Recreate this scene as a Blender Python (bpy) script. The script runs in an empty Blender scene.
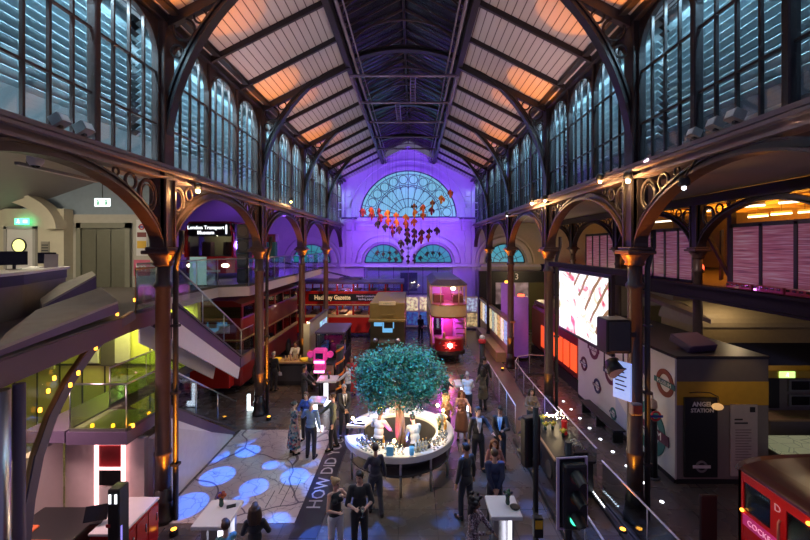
import bpy, math, random
import numpy as np
from mathutils import Vector, Matrix, Euler
R = math.radians
PI = math.pi
rnd = random.Random(7)
scene = bpy.context.scene
COL = scene.collection

# ---------------------------------------------------------------- camera
CX, CZ, FPX = 0.31, 6.5, 400.0          # eye on the entrance mezzanine, level shift lens
cam_d = bpy.data.cameras.new('camera')
cam = bpy.data.objects.new('camera', cam_d)
COL.objects.link(cam)
cam.location = (CX, 0, CZ)
cam.rotation_euler = (R(90), 0, 0)
cam_d.sensor_width = 36.0
cam_d.lens = 36.0 * FPX / 810
cam_d.shift_x = -7.0 / 810
cam_d.shift_y = -23.0 / 810
cam_d.clip_end = 200
scene.camera = cam

# ---------------------------------------------------------------- exposure
vs = scene.view_settings
scene.display_settings.display_device = 'sRGB'
vs.view_transform = 'Standard'
vs.look = 'None'
vs.exposure = 0.7
vs.gamma = 1.0
vs.use_curve_mapping = False

# ---------------------------------------------------------------- world (late dusk)
w = bpy.data.worlds.new('dusk')
scene.world = w
w.use_nodes = True
bg = w.node_tree.nodes['Background']
bg.inputs[0].default_value = (0.30, 0.26, 0.48, 1)
bg.inputs[1].default_value = 0.22

# ---------------------------------------------------------------- main lights of the hall
def aim(o, tgt):
    o.rotation_euler = (Vector(tgt) - o.location).to_track_quat('-Z', 'Y').to_euler()

def spot(loc, tgt, col, e, ang=60, blend=0.6, size=0.08, name='spot_light'):
    d = bpy.data.lights.new(name, 'SPOT')
    d.color = col; d.energy = e; d.spot_size = R(ang); d.spot_blend = blend; d.shadow_soft_size = size
    o = bpy.data.objects.new(name, d); COL.objects.link(o); o.location = loc; aim(o, tgt)
    return o

def point(loc, col, e, size=0.1, name='point_light'):
    d = bpy.data.lights.new(name, 'POINT')
    d.color = col; d.energy = e; d.shadow_soft_size = size
    o = bpy.data.objects.new(name, d); COL.objects.link(o); o.location = loc
    return o

def area(loc, tgt, col, e, sx, sy, name='area_light'):
    d = bpy.data.lights.new(name, 'AREA')
    d.shape = 'RECTANGLE'; d.size = sx; d.size_y = sy; d.color = col; d.energy = e
    o = bpy.data.objects.new(name, d); COL.objects.link(o); o.location = loc; aim(o, tgt)
    return o

VIO = (0.17, 0.035, 1.0)
ORG = (1.0, 0.28, 0.015)
WARM = (1.0, 0.72, 0.42)
BLUE = (0.05, 0.28, 1.0)
TEAL = (0.50, 0.80, 0.98)
MAG = (0.85, 0.08, 1.0)
PINK = (1.0, 0.25, 0.35)
BAYS = [9.53 + 6 * k for k in range(-1, 5)]     # column lines, 3.53 ... 33.53
NX = 5.62                                       # half width of the nave
# violet wash of the end wall
for s in (-1, 1):
    spot((s * 4.6, 26.5, 8.7), (s * 1.5, 33.5, 11.5), VIO, 1050, 95, 0.8, 0.2)
    spot((s * 4.6, 27.5, 6.9), (s * 1.6, 33.5, 6.2), (0.24, 0.05, 1.0), 700, 95, 0.8, 0.2)
spot((0, 26.5, 12.9), (0, 33.4, 10.5), VIO, 700, 110, 0.8, 0.04)
spot((0, 25.5, 12.9), (0, 31.0, 2.5), (0.22, 0.05, 1.0), 900, 70, 0.8, 0.2)
# amber uplights under the roof, pale fill added to brighten the boards
for i, y in enumerate(BAYS[:-1]):
    for s in (-1, 1):
        e = (160, 900, 800, 620, 200)[i]
        spot((s * 4.85, y - 0.35, 8.6), (s * 4.75, y - 1.0, 12.4), ORG, e, 27, 0.2, 0.05)
        spot((s * 4.85, y + 0.35, 8.6), (s * 4.45, y + 0.85, 12.5), ORG, e * .7, 22, 0.2, 0.05)
        spot((s * 5.0, y + 2.8, 8.7), (s * 2.6, y + 3.4, 13.2), (0.88, 0.74, 0.80), (165, 200, 160, 90, 35)[i], 120, 0.9, 0.3)
    # violet and blue spots between the lantern beams
    spot((0, y + 1.0, 13.2), (0, y + 3.0, 20.0), (0.35, 0.2, 0.9), 18, 120, 0.9, 0.1)
# fill spots added at truss height over the floor, then bar and tree spots
spot((-1.6, 15.5, 12.9), (-0.5, 11.5, 0), (0.42, 0.44, 1.0), 650, 75, 0.9, 0.15)
spot((1.8, 16.0, 12.9), (2.2, 12.5, 0), (0.66, 0.56, 1.0), 520, 80, 0.9, 0.15)
spot((1.9, 21.0, 12.9), (2.5, 19.5, 0), (1.0, 0.62, 0.40), 900, 75, 0.9, 0.15)
spot((-1.9, 20.5, 12.9), (-3.0, 21.0, 0), (1.0, 0.60, 0.40), 900, 75, 0.9, 0.15)
spot((0.3, 9.0, 13.4), (-0.06, 11.83, 1.1), (1.0, 0.82, 0.58), 1500, 24, 0.5, 0.06)
spot((-5.3, 8.2, 8.6), (-0.2, 11.6, 2.9), (0.03, 0.32, 1.0), 4200, 26, 0.6, 0.1)
spot((5.3, 9.0, 8.6), (0.2, 11.8, 2.9), (0.03, 0.55, 0.95), 2300, 26, 0.6, 0.1)

def gobo(o, scale, lo, hi, stren):
    """a patterned slide in front of a lamp"""
    d = o.data; d.use_nodes = True
    nt = d.node_tree; n = nt.nodes; n.clear()
    out = n.new('ShaderNodeOutputLight'); em = n.new('ShaderNodeEmission')
    tc = n.new('ShaderNodeTexCoord'); vo = n.new('ShaderNodeTexVoronoi'); vo.feature = 'F1'
    vo.inputs['Scale'].default_value = scale
    mr = n.new('ShaderNodeMapRange')
    mr.inputs['From Min'].default_value = lo; mr.inputs['From Max'].default_value = hi
    mr.inputs['To Min'].default_value = stren; mr.inputs['To Max'].default_value = 0.0
    mp = n.new('ShaderNodeMapping'); mp.inputs['Scale'].default_value = (1.0, 1.0, 1.0)
    nt.links.new(tc.outputs['Normal'], mp.inputs[0]); nt.links.new(mp.outputs[0], vo.inputs['Vector'])
    nt.links.new(vo.outputs['Distance'], mr.inputs['Value'])
    nt.links.new(mr.outputs[0], em.inputs['Strength'])
    em.inputs['Color'].default_value = (1, 1, 1, 1)
    nt.links.new(em.outputs[0], out.inputs[0])

g1 = spot((-5.0, 14.6, 9.0), (-3.1, 11.3, 0), (0.02, 0.17, 1.0), 8500, 36, 0.3, 0.02, 'gobo_spot'); gobo(g1, 8.5, 0.40, 0.43, 1.0)
g2 = spot((0.5, 15.4, 12.8), (-0.3, 9.5, 0), (0.03, 0.2, 1.0), 9000, 44, 0.5, 0.02, 'gobo_spot'); gobo(g2, 12.0, 0.28, 0.40, 1.0)
g3 = spot((3.0, 15.4, 12.8), (2.6, 10.5, 0), (0.25, 0.32, 1.0), 2600, 40, 0.5, 0.02, 'gobo_spot'); gobo(g3, 13.0, 0.28, 0.40, 1.0)
# left mezzanine and rooms under it
area((-10.5, 11.0, 8.15), (-10.5, 11.5, 5), (1.0, 0.86, 0.62), 55, 2.2, 0.4)
area((-12.8, 9.0, 8.0), (-13, 12.5, 6), (1.0, 0.86, 0.62), 60, 1.6, 0.4)
area((-9.0, 13.4, 4.4), (-9.0, 13.6, 0), (0.80, 0.82, 0.14), 130, 2.6, 1.2)
area((-8.0, 7.6, 4.4), (-8.2, 8.4, 0), (1.0, 0.60, 0.60), 130, 1.5, 1.0)
area((-7.0, 10.2, 2.2), (-7.0, 10.3, 0), (1.0, 0.40, 0.42), 40, 1.0, 0.5)
point((-7.6, 21.0, 6.6), (0.30, 0.12, 1.0), 150, 0.2)
point((-8.6, 27.5, 7.0), (0.27, 0.08, 1.0), 260, 0.2)
# right aisles
area((8.5, 14.0, 8.2), (8.5, 14.0, 0), (1.0, 0.72, 0.62), 45, 2.0, 1.0)
area((14.5, 12.0, 7.6), (14.5, 12.0, 12), (1.0, 0.36, 0.03), 200, 2.5, 7.0)
area((18.0, 20.5, 7.3), (18.0, 20.5, 12), (1.0, 0.36, 0.03), 900, 2.5, 7.0)
point((14.2, 17.2, 4.3), (1.0, 0.72, 0.40), 45, 0.1)
point((12.6, 15.0, 4.3), (1.0, 0.72, 0.45), 9, 0.1)
point((9.0, 27.5, 4.6), (1.0, 0.74, 0.40), 120, 0.2)
spot((5.4, 8.6, 8.4), (7.6, 12.8, 1.2), (0.78, 0.72, 1.0), 1900, 44, 0.7, 0.1)
spot((5.5, 5.4, 8.2), (8.9, 11.2, 1.6), (1.0, 0.72, 0.46), 620, 26, 0.7, 0.1)
spot((4.3, 5.2, 3.2), (6.1, 6.4, 1.6), (1.0, 0.15, 0.15), 60, 60, 0.7, 0.05)
spot((0.4, 17.9, 12.9), (-4.6, 28.5, 2.4), (1.0, 0.60, 0.45), 2600, 36, 0.8, 0.1)
spot((0.5, 15.2, 12.9), (2.2, 22.0, 3.0), (1.0, 0.72, 0.40), 900, 22, 0.8, 0.1)
spot((0.2, 15.3, 12.9), (-1.05, 22.0, 2.8), (1.0, 0.75, 0.38), 700, 18, 0.8, 0.1)
spot((8.9, 9.6, 4.4), (9.4, 11.0, 2.5), (1.0, 0.72, 0.30), 22, 60, 0.8, 0.05)

# ================================================================ helpers
def at(px, py, Y):
    return Vector((CX + (px - 412) * Y / FPX, Y, CZ - (py - 247) * Y / FPX))

class MB:
    """collects shapes, links them as one mesh object"""
    def __init__(s):
        s.v = []; s.f = []; s.m = []; s.s = []; s.mi = 0; s.xf = None
    def add(s, vs_, fs, smooth=False):
        o = len(s.v)
        if s.xf is not None:
            vs_ = [s.xf @ Vector(p) for p in vs_]
        s.v += [tuple(p) for p in vs_]
        for f in fs:
            s.f.append([i + o for i in f]); s.m.append(s.mi); s.s.append(smooth)
        return s
    def box(s, x0, x1, y0, y1, z0, z1):
        v = [(x, y, z) for z in (z0, z1) for y in (y0, y1) for x in (x0, x1)]
        return s.add(v, [(0, 2, 3, 1), (4, 5, 7, 6), (0, 1, 5, 4), (2, 6, 7, 3), (0, 4, 6, 2), (1, 3, 7, 5)])
    def bbox(s, x0, x1, y0, y1, z0, z1, b=0.02):
        """box with chamfered vertical and top edges"""
        b = min(b, (x1 - x0) * .45, (y1 - y0) * .45, (z1 - z0) * .45)
        def ring(d, z): return [(x0 + b + d, y0 + d, z), (x1 - b - d, y0 + d, z), (x1 - d, y0 + b + d, z), (x1 - d, y1 - b - d, z), (x1 - b - d, y1 - d, z), (x0 + b + d, y1 - d, z), (x0 + d, y1 - b - d, z), (x0 + d, y0 + b + d, z)]
        rs = [ring(b * .6, z0), ring(0, z0 + b), ring(0, z1 - b), ring(b * .6, z1)]
        v = sum(rs, []); f = [tuple(range(7, -1, -1)), tuple(range(24, 32))]
        for k in range(3):
            for i in range(8):
                j = (i + 1) % 8
                f.append((k * 8 + i, k * 8 + j, k * 8 + 8 + j, k * 8 + 8 + i))
        return s.add(v, f)
    def obox(s, c, size, rz=0.0, rx=0.0, ry=0.0):
        M = Matrix.Translation(c) @ Euler((rx, ry, rz)).to_matrix().to_4x4()
        a, b, d = size[0] / 2, size[1] / 2, size[2] / 2
        v = [M @ Vector((x, y, z)) for z in (-d, d) for y in (-b, b) for x in (-a, a)]
        return s.add(v, [(0, 2, 3, 1), (4, 5, 7, 6), (0, 1, 5, 4), (2, 6, 7, 3), (0, 4, 6, 2), (1, 3, 7, 5)])
    def cyl(s, p0, p1, r0, r1=None, n=12, smooth=True):
        p0 = Vector(p0); p1 = Vector(p1); r1 = r0 if r1 is None else r1
        d = (p1 - p0).normalized()
        a = d.orthogonal().normalized(); b = d.cross(a)
        v = []
        for p, r in ((p0, r0), (p1, r1)):
            for i in range(n):
                t = 2 * PI * i / n
                v.append(p + a * (r * math.cos(t)) + b * (r * math.sin(t)))
        s.add(v, [(i, (i + 1) % n, n + (i + 1) % n, n + i) for i in range(n)], smooth)
        o = len(s.v) - 2 * n
        s.f.append([o + i for i in range(n - 1, -1, -1)]); s.f.append([o + n + i for i in range(n)])
        s.m += [s.mi] * 2; s.s += [False] * 2
        return s
    def tube(s, pts, r, n=8, closed=False):
        pts = [Vector(p) for p in pts]; m = len(pts)
        rs = r if isinstance(r, (list, tuple)) else [r] * m
        t0 = (pts[1] - pts[0]).normalized(); a = t0.orthogonal().normalized()
        v = []
        for k in range(m):
            if closed: t = (pts[(k + 1) % m] - pts[k - 1]).normalized()
            else: t = (pts[min(k + 1, m - 1)] - pts[max(k - 1, 0)]).normalized()
            a = (a - t * a.dot(t))
            a = a.normalized() if a.length > 1e-6 else t.orthogonal().normalized()
            b = t.cross(a)
            for i in range(n):
                q = 2 * PI * i / n
                v.append(pts[k] + a * (rs[k] * math.cos(q)) + b * (rs[k] * math.sin(q)))
        f = []
        for k in range(m if closed else m - 1):
            k2 = (k + 1) % m
            for i in range(n):
                j = (i + 1) % n
                f.append((k * n + i, k * n + j, k2 * n + j, k2 * n + i))
        if not closed:
            f.append(tuple(range(n - 1, -1, -1))); f.append(tuple((m - 1) * n + i for i in range(n)))
        return s.add(v, f, True)
    def bar(s, pts, side, w, h, closed=False):
        """rectangular section swept along a planar path; side = plane normal, w across it, h in plane"""
        pts = [Vector(p) for p in pts]; m = len(pts); sd = Vector(side).normalized()
        v = []
        for k in range(m):
            if closed: t = (pts[(k + 1) % m] - pts[k - 1]).normalized()
            else: t = (pts[min(k + 1, m - 1)] - pts[max(k - 1, 0)]).normalized()
            nn = t.cross(sd).normalized()
            for (a, b) in ((-1, -1), (1, -1), (1, 1), (-1, 1)):
                v.append(pts[k] + sd * (a * w / 2) + nn * (b * h / 2))
        f = []
        for k in range(m if closed else m - 1):
            k2 = (k + 1) % m
            for i in range(4):
                j = (i + 1) % 4
                f.append((k * 4 + i, k * 4 + j, k2 * 4 + j, k2 * 4 + i))
        if not closed:
            f.append((3, 2, 1, 0)); f.append(tuple((m - 1) * 4 + i for i in range(4)))
        return s.add(v, f)
    def lathe(s, prof, c=(0, 0, 0), n=16, sx=1.0, sy=1.0):
        v = []
        for r, z in prof:
            for i in range(n):
                t = 2 * PI * i / n
                v.append((c[0] + r * sx * math.cos(t), c[1] + r * sy * math.sin(t), c[2] + z))
        f = []
        for k in range(len(prof) - 1):
            for i in range(n):
                j = (i + 1) % n
                f.append((k * n + i, k * n + j, k * n + n + j, k * n + n + i))
        m = len(prof)
        f.append(tuple(range(n - 1, -1, -1))); f.append(tuple((m - 1) * n + i for i in range(n)))
        return s.add(v, f, True)
    def prism(s, poly, axis, t0, t1):
        """polygon in the plane normal to axis, extruded from t0 to t1 (x: poly=(y,z), y: (x,z), z: (x,y))"""
        def P(a, b, t): return {'x': (t, a, b), 'y': (a, t, b), 'z': (a, b, t)}[axis]
        n = len(poly)
        v = [P(a, b, t0) for a, b in poly] + [P(a, b, t1) for a, b in poly]
        f = [tuple(range(n - 1, -1, -1)), tuple(range(n, 2 * n))]
        for i in range(n):
            j = (i + 1) % n
            f.append((i, j, n + j, n + i))
        return s.add(v, f)
    def ball(s, c, r, n=14, m=9):
        if not isinstance(r, (tuple, list)): r = (r, r, r)
        v = [(c[0], c[1], c[2] - r[2])]
        for k in range(1, m):
            p = -PI / 2 + PI * k / m
            for i in range(n):
                t = 2 * PI * i / n
                v.append((c[0] + r[0] * math.cos(p) * math.cos(t), c[1] + r[1] * math.cos(p) * math.sin(t), c[2] + r[2] * math.sin(p)))
        v.append((c[0], c[1], c[2] + r[2]))
        f = [(0, 1 + (i + 1) % n, 1 + i) for i in range(n)]
        for k in range(m - 2):
            for i in range(n):
                j = (i + 1) % n; o = 1 + k * n
                f.append((o + i, o + j, o + n + j, o + n + i))
        o = 1 + (m - 2) * n; e = len(v) - 1
        f += [(o + i, o + (i + 1) % n, e) for i in range(n)]
        return s.add(v, f, True)
    def ring(s, c, r, t, axis='y', n=24, m=6, sx=1.0):
        pts = []
        for i in range(n):
            q = 2 * PI * i / n; a = r * sx * math.cos(q); b = r * math.sin(q)
            pts.append(Vector(c) + Vector({'x': (0, a, b), 'y': (a, 0, b), 'z': (a, b, 0)}[axis]))
        return s.tube(pts, t, m, True)
    def disc(s, c, r, axis, t, n=24):
        d = Vector({'x': (1, 0, 0), 'y': (0, 1, 0), 'z': (0, 0, 1)}[axis]) * (t / 2)
        return s.cyl(Vector(c) - d, Vector(c) + d, r, n=n, smooth=False)
    def capsule(s, p0, p1, r0, r1=None, n=10, k=3):
        p0 = Vector(p0); p1 = Vector(p1); r1 = r0 if r1 is None else r1
        d = (p1 - p0)
        L = d.length
        d = d / L if L > 1e-6 else Vector((0, 0, 1))
        a = d.orthogonal().normalized(); b = d.cross(a)
        rows = []
        for i in range(k + 1):
            q = -PI / 2 + (PI / 2) * i / k
            rows.append((p0 + d * (r0 * math.sin(q)), max(r0 * math.cos(q), r0 * .04)))
        for i in range(k + 1):
            q = (PI / 2) * i / k
            rows.append((p1 + d * (r1 * math.sin(q)), max(r1 * math.cos(q), r1 * .04)))
        v = []
        for c, r in rows:
            for i in range(n):
                t = 2 * PI * i / n
                v.append(c + a * (r * math.cos(t)) + b * (r * math.sin(t)))
        f = [(q * n + i, q * n + (i + 1) % n, q * n + n + (i + 1) % n, q * n + n + i) for q in range(len(rows) - 1) for i in range(n)]
        f.append(tuple(range(n - 1, -1, -1))); f.append(tuple((len(rows) - 1) * n + i for i in range(n)))
        return s.add(v, f, True)
    def quad(s, a, b, c, d):
        return s.add([a, b, c, d], [(0, 1, 2, 3)])
    def build(s, name, mats, parent=None, kind=None):
        me = bpy.data.meshes.new(name)
        me.from_pydata(s.v, [], s.f)
        if not isinstance(mats, (list, tuple)): mats = [mats]
        for m in mats: me.materials.append(m)
        me.polygons.foreach_set('material_index', s.m)
        me.polygons.foreach_set('use_smooth', s.s)
        me.update()
        o = bpy.data.objects.new(name, me); COL.objects.link(o)
        if parent is not None: o.parent = parent
        if kind: o['kind'] = kind
        return o

def tag(o, label, cat, group=None, kind=None):
    o['label'] = label; o['category'] = cat
    if group: o['group'] = group
    if kind: o['kind'] = kind
    return o
def thing(name, label, cat, loc=(0, 0, 0), rz=0.0, group=None):
    o = bpy.data.objects.new(name, None); COL.objects.link(o)
    o.empty_display_size = 0.1
    o.location = loc; o.rotation_euler = (0, 0, rz)
    return tag(o, label, cat, group)
def dup(o, loc, rz=None, label=None, group=None, scale=None):
    def cp(q, par):
        c = q.copy(); COL.objects.link(c)
        if par is not None:
            c.parent = par
        for ch in q.children: cp(ch, c)
        return c
    c = cp(o, None); c.location = loc
    if rz is not None: c.rotation_euler = (c.rotation_euler[0], c.rotation_euler[1], rz)
    if scale: c.scale = (scale,) * 3
    if label: c['label'] = label
    if group: c['group'] = group
    return c
TEXTS = []
def text(body, size, loc, rot, m, parent=None, name='lettering', ext=0.004, align='CENTER', sx=1.0, bold=0.0):
    cu = bpy.data.curves.new(name, 'FONT')
    cu.body = body; cu.size = size; cu.align_x = align; cu.align_y = 'CENTER'; cu.extrude = ext; cu.offset = bold
    cu.resolution_u = 2
    cu.materials.append(m)
    o = bpy.data.objects.new(name, cu); COL.objects.link(o)
    o.location = loc; o.rotation_euler = rot; o.scale = (sx, 1, 1)
    if parent is not None: o.parent = parent
    TEXTS.append(o)
    return o
def arc(cx, cy, rx, ry, a0, a1, n):
    return [(cx + rx * math.cos(R(a0 + (a1 - a0) * i / n)), cy + ry * math.sin(R(a0 + (a1 - a0) * i / n))) for i in range(n + 1)]

# ================================================================ materials
MATS = {}
def mat(name, col, rough=0.5, metal=0.0, emit=0.0, ecol=None, var=0.12, scale=6.0, bump=0.0, coat=0.0, spec=None, sheen=0.0):
    if name in MATS: return MATS[name]
    m = bpy.data.materials.new(name); m.use_nodes = True
    nt = m.node_tree; b = nt.nodes['Principled BSDF']
    b.inputs['Roughness'].default_value = rough; b.inputs['Metallic'].default_value = metal
    b.inputs['Base Color'].default_value = (*col, 1)
    if coat: b.inputs['Coat Weight'].default_value = coat
    if sheen: b.inputs['Sheen Weight'].default_value = sheen
    if spec is not None: b.inputs['Specular IOR Level'].default_value = spec
    if emit:
        b.inputs['Emission Color'].default_value = (*(ecol or col), 1); b.inputs['Emission Strength'].default_value = emit
    if var or bump:
        tc = nt.nodes.new('ShaderNodeTexCoord'); nz = nt.nodes.new('ShaderNodeTexNoise')
        nz.inputs['Scale'].default_value = scale; nz.inputs['Detail'].default_value = 5
        nt.links.new(tc.outputs['Object'], nz.inputs['Vector'])
        if var:
            mx = nt.nodes.new('ShaderNodeMix'); mx.data_type = 'RGBA'
            mx.inputs[6].default_value = (*[c * (1 - var) for c in col], 1)
            mx.inputs[7].default_value = (*[min(1, c * (1 + var)) for c in col], 1)
            nt.links.new(nz.outputs['Fac'], mx.inputs[0]); nt.links.new(mx.outputs[2], b.inputs['Base Color'])
            if emit and var >= .3:
                ec = ecol or col; rp_ = nt.nodes.new('ShaderNodeValToRGB'); el = rp_.color_ramp.elements
                el[0].position = .36; el[0].color = (*[c * (1 - var) * .35 for c in ec], 1); el[1].position = .62; el[1].color = (*[min(1, c * (1 + var)) for c in ec], 1)
                m_ = el.new(.47); m_.color = (ec[1] * .5, ec[0] * .35, ec[2] * .6, 1); m2_ = el.new(.53); m2_.color = (*ec, 1)
                nt.links.new(nz.outputs['Fac'], rp_.inputs[0]); nt.links.new(rp_.outputs[0], b.inputs['Emission Color'])
        if bump:
            bp = nt.nodes.new('ShaderNodeBump'); bp.inputs['Strength'].default_value = bump; bp.inputs['Distance'].default_value = 0.02
            nt.links.new(nz.outputs['Fac'], bp.inputs['Height']); nt.links.new(bp.outputs[0], b.inputs['Normal'])
    MATS[name] = m
    return m
def glass(name, tint, refl=0.02, fres=0.6, rough=0.03):
    """thin pane: mostly see-through with a sharp reflection"""
    if name in MATS: return MATS[name]
    m = bpy.data.materials.new(name); m.use_nodes = True
    nt = m.node_tree; n = nt.nodes; n.clear()
    out = n.new('ShaderNodeOutputMaterial'); tr = n.new('ShaderNodeBsdfTransparent'); gl = n.new('ShaderNodeBsdfGlossy')
    tr.inputs[0].default_value = (*tint, 1); gl.inputs['Roughness'].default_value = rough
    gl.inputs[0].default_value = (0.9, 0.95, 1, 1)
    fr = n.new('ShaderNodeFresnel'); fr.inputs[0].default_value = 1.45
    ma = n.new('ShaderNodeMath'); ma.operation = 'MULTIPLY_ADD'; ma.inputs[1].default_value = fres; ma.inputs[2].default_value = refl
    mx = n.new('ShaderNodeMixShader')
    nt.links.new(fr.outputs[0], ma.inputs[0]); nt.links.new(ma.outputs[0], mx.inputs[0])
    nt.links.new(tr.outputs[0], mx.inputs[1]); nt.links.new(gl.outputs[0], mx.inputs[2]); nt.links.new(mx.outputs[0], out.inputs[0])
    MATS[name] = m
    return m
def nodes_of(m):
    return m.node_tree, m.node_tree.nodes, m.node_tree.nodes['Principled BSDF']
def ramp(nt, stops):
    r = nt.nodes.new('ShaderNodeValToRGB'); e = r.color_ramp.elements
    e[0].position, e[0].color = stops[0][0], (*stops[0][1], 1)
    e[1].position, e[1].color = stops[-1][0], (*stops[-1][1], 1)
    for p, c in stops[1:-1]:
        x = e.new(p); x.color = (*c, 1)
    return r

IRON = mat('dark_iron', (0.026, 0.021, 0.025), 0.38, 0.2, var=0.2, scale=9, bump=0.08)
IRONB = mat('brown_iron', (0.085, 0.050, 0.044), 0.42, 0.2, var=0.2, scale=8, bump=0.06)
GIRD = mat('girder_paint', (0.25, 0.19, 0.20), 0.5, 0.1, var=0.15, scale=5)
BLACK = mat('black_paint', (0.013, 0.013, 0.015), 0.45, var=0.1)
BLACKG = mat('black_gloss', (0.010, 0.010, 0.012), 0.15, var=0.0)
STEEL = mat('brushed_steel', (0.55, 0.56, 0.60), 0.28, 1.0, var=0.08, scale=30)
BRONZE = mat('bronze_steel', (0.48, 0.28, 0.16), 0.35, 0.8, var=0.15, scale=12)
WHITE = mat('white_paint', (0.72, 0.70, 0.70), 0.5, var=0.05)
CREAM = mat('cream_paint', (0.66, 0.60, 0.46), 0.55, var=0.06)
CREAMV = mat('cream_coachwork', (0.62, 0.44, 0.20), 0.4, var=0.08)
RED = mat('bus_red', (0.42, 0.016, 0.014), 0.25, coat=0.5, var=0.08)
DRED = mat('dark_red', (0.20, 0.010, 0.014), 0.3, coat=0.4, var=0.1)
KHAKI = mat('khaki_paint', (0.21, 0.14, 0.035), 0.6, var=0.15)
BROWN = mat('brown_wood', (0.16, 0.075, 0.035), 0.5, var=0.25, scale=10)
PALEW = mat('pale_wood', (0.46, 0.30, 0.17), 0.5, var=0.2, scale=10)
STONE = mat('end_wall_stone', (0.60, 0.56, 0.58), 0.75, var=0.1, scale=3, bump=0.05)
RUBBER = mat('black_rubber', (0.02, 0.02, 0.02), 0.8, var=0.1)
GREYP = mat('grey_panel', (0.24, 0.235, 0.24), 0.55, var=0.1)
DGREY = mat('dark_grey', (0.06, 0.058, 0.062), 0.55, var=0.12)
SLATE = mat('slate_plum', (0.10, 0.07, 0.13), 0.5, var=0.12)
CONC = mat('pale_stone_top', (0.33, 0.30, 0.25), 0.6, var=0.2, scale=4)
GCLEAR = glass('clear_glass', (0.90, 0.95, 0.96))
GBAL = glass('balustrade_glass', (0.80, 0.88, 0.90), 0.02, 0.3)
GDARK = glass('dark_window_glass', (0.30, 0.32, 0.36), 0.06, 0.7)
GGREEN = glass('green_glass', (0.72, 0.82, 0.50), 0.02, 0.5)
WINE = glass('drinking_glass', (0.88, 0.92, 0.95), 0.10, 0.8)
GOLDLIT = mat('warm_bulb', (1, 0.62, 0.22), 0.5, emit=30, ecol=(1, 0.60, 0.20), var=0)
AMBER = mat('amber_led', (1, 0.40, 0.03), 0.5, emit=3.5, ecol=(1, 0.36, 0.03), var=0)
WLED = mat('white_led', (1, 1, 1), 0.5, emit=4, ecol=(0.85, 0.9, 1), var=0)
TUBEW = mat('fluorescent_tube', (1, 1, 1), 0.5, emit=2.5, ecol=(1, 0.82, 0.58), var=0)
GREENL = mat('green_sign_light', (0.1, 1, 0.4), 0.5, emit=2.0, ecol=(0.1, 0.9, 0.4), var=0)
TXTW = mat('white_lettering', (0.8, 0.78, 0.76), 0.5, var=0)
TXTD = mat('dark_lettering', (0.03, 0.03, 0.035), 0.5, var=0)
TXTL = mat('lit_lettering', (0.9, 0.9, 0.9), 0.5, emit=1.2, ecol=(0.9, 0.95, 1), var=0)

# ================================================================ the setting
def floor_mat():
    m = mat('floor_stone', (0.10, 0.082, 0.078), 0.22, var=0)
    nt, n, b = nodes_of(m)
    tc = n.new('ShaderNodeTexCoord'); br = n.new('ShaderNodeTexBrick'); nz = n.new('ShaderNodeTexNoise')
    br.inputs['Scale'].default_value = 1.0; br.inputs['Brick Width'].default_value = 0.9; br.inputs['Row Height'].default_value = 0.9
    br.inputs['Mortar Size'].default_value = 0.008; br.offset = 0.0
    br.inputs['Color1'].default_value = (0.115, 0.092, 0.082, 1); br.inputs['Color2'].default_value = (0.085, 0.068, 0.066, 1)
    br.inputs['Mortar'].default_value = (0.03, 0.026, 0.026, 1)
    nz.inputs['Scale'].default_value = 1.3; nz.inputs['Detail'].default_value = 6
    mr = n.new('ShaderNodeMapRange'); mr.inputs['To Min'].default_value = 0.14; mr.inputs['To Max'].default_value = 0.40
    nt.links.new(tc.outputs['Object'], br.inputs['Vector']); nt.links.new(tc.outputs['Object'], nz.inputs['Vector'])
    nt.links.new(br.outputs['Color'], b.inputs['Base Color'])
    nt.links.new(nz.outputs['Fac'], mr.inputs['Value']); nt.links.new(mr.outputs[0], b.inputs['Roughness'])
    return m
MB().box(-20, 20, 2.5, 36, -0.3, 0).build('floor', floor_mat(), kind='structure')
# timber walkway between the barriers
WALK = mat('walkway_boards', (0.17, 0.11, 0.085), 0.35, var=0.2, scale=3)
MB().box(3.98, 5.36, 13.6, 31, 0.0, 0.012).build('floor_walkway', WALK, kind='structure')
# ---- street map printed on the floor
mm = mat('floor_map_print', (0.36, 0.32, 0.31), 0.35, var=0)
nt, n, b = nodes_of(mm)
tc = n.new('ShaderNodeTexCoord'); cm = None
for sc, wd in ((0.42, 0.012), (1.1, 0.014), (2.6, 0.022)):
    vo = n.new('ShaderNodeTexVoronoi'); vo.feature = 'DISTANCE_TO_EDGE'; vo.inputs['Scale'].default_value = sc
    lt = n.new('ShaderNodeMath'); lt.operation = 'LESS_THAN'; lt.inputs[1].default_value = wd
    nzw = n.new('ShaderNodeTexNoise'); nzw.inputs['Scale'].default_value = 1.1 * sc; vm = n.new('ShaderNodeVectorMath'); vm.operation = 'MULTIPLY_ADD'; vm.inputs[1].default_value = (.9 / sc,) * 3
    nt.links.new(tc.outputs['Object'], nzw.inputs['Vector']); nt.links.new(nzw.outputs['Color'], vm.inputs[0]); nt.links.new(tc.outputs['Object'], vm.inputs[2])
    nt.links.new(vm.outputs[0], vo.inputs['Vector']); nt.links.new(vo.outputs['Distance'], lt.inputs[0])
    if cm is None: cm = lt
    else:
        a = n.new('ShaderNodeMath'); a.operation = 'MULTIPLY_ADD'; a.inputs[1].default_value = 0.45
        nt.links.new(lt.outputs[0], a.inputs[0]); nt.links.new(cm.outputs[0], a.inputs[2]); cm = a
mx = n.new('ShaderNodeMix'); mx.data_type = 'RGBA'; mx.clamp_factor = True
mx.inputs[6].default_value = (0.50, 0.44, 0.42, 1); mx.inputs[7].default_value = (0.12, 0.09, 0.12, 1)
nt.links.new(cm.outputs[0], mx.inputs[0]); nt.links.new(mx.outputs[2], b.inputs['Base Color'])
fm = MB().box(-5.75, -2.46, 9.4, 14.2, 0.001, 0.014).build('floor_map', mm)
tag(fm, 'pale floor mat printed with a street map beside the stair wall', 'mat')
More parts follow.
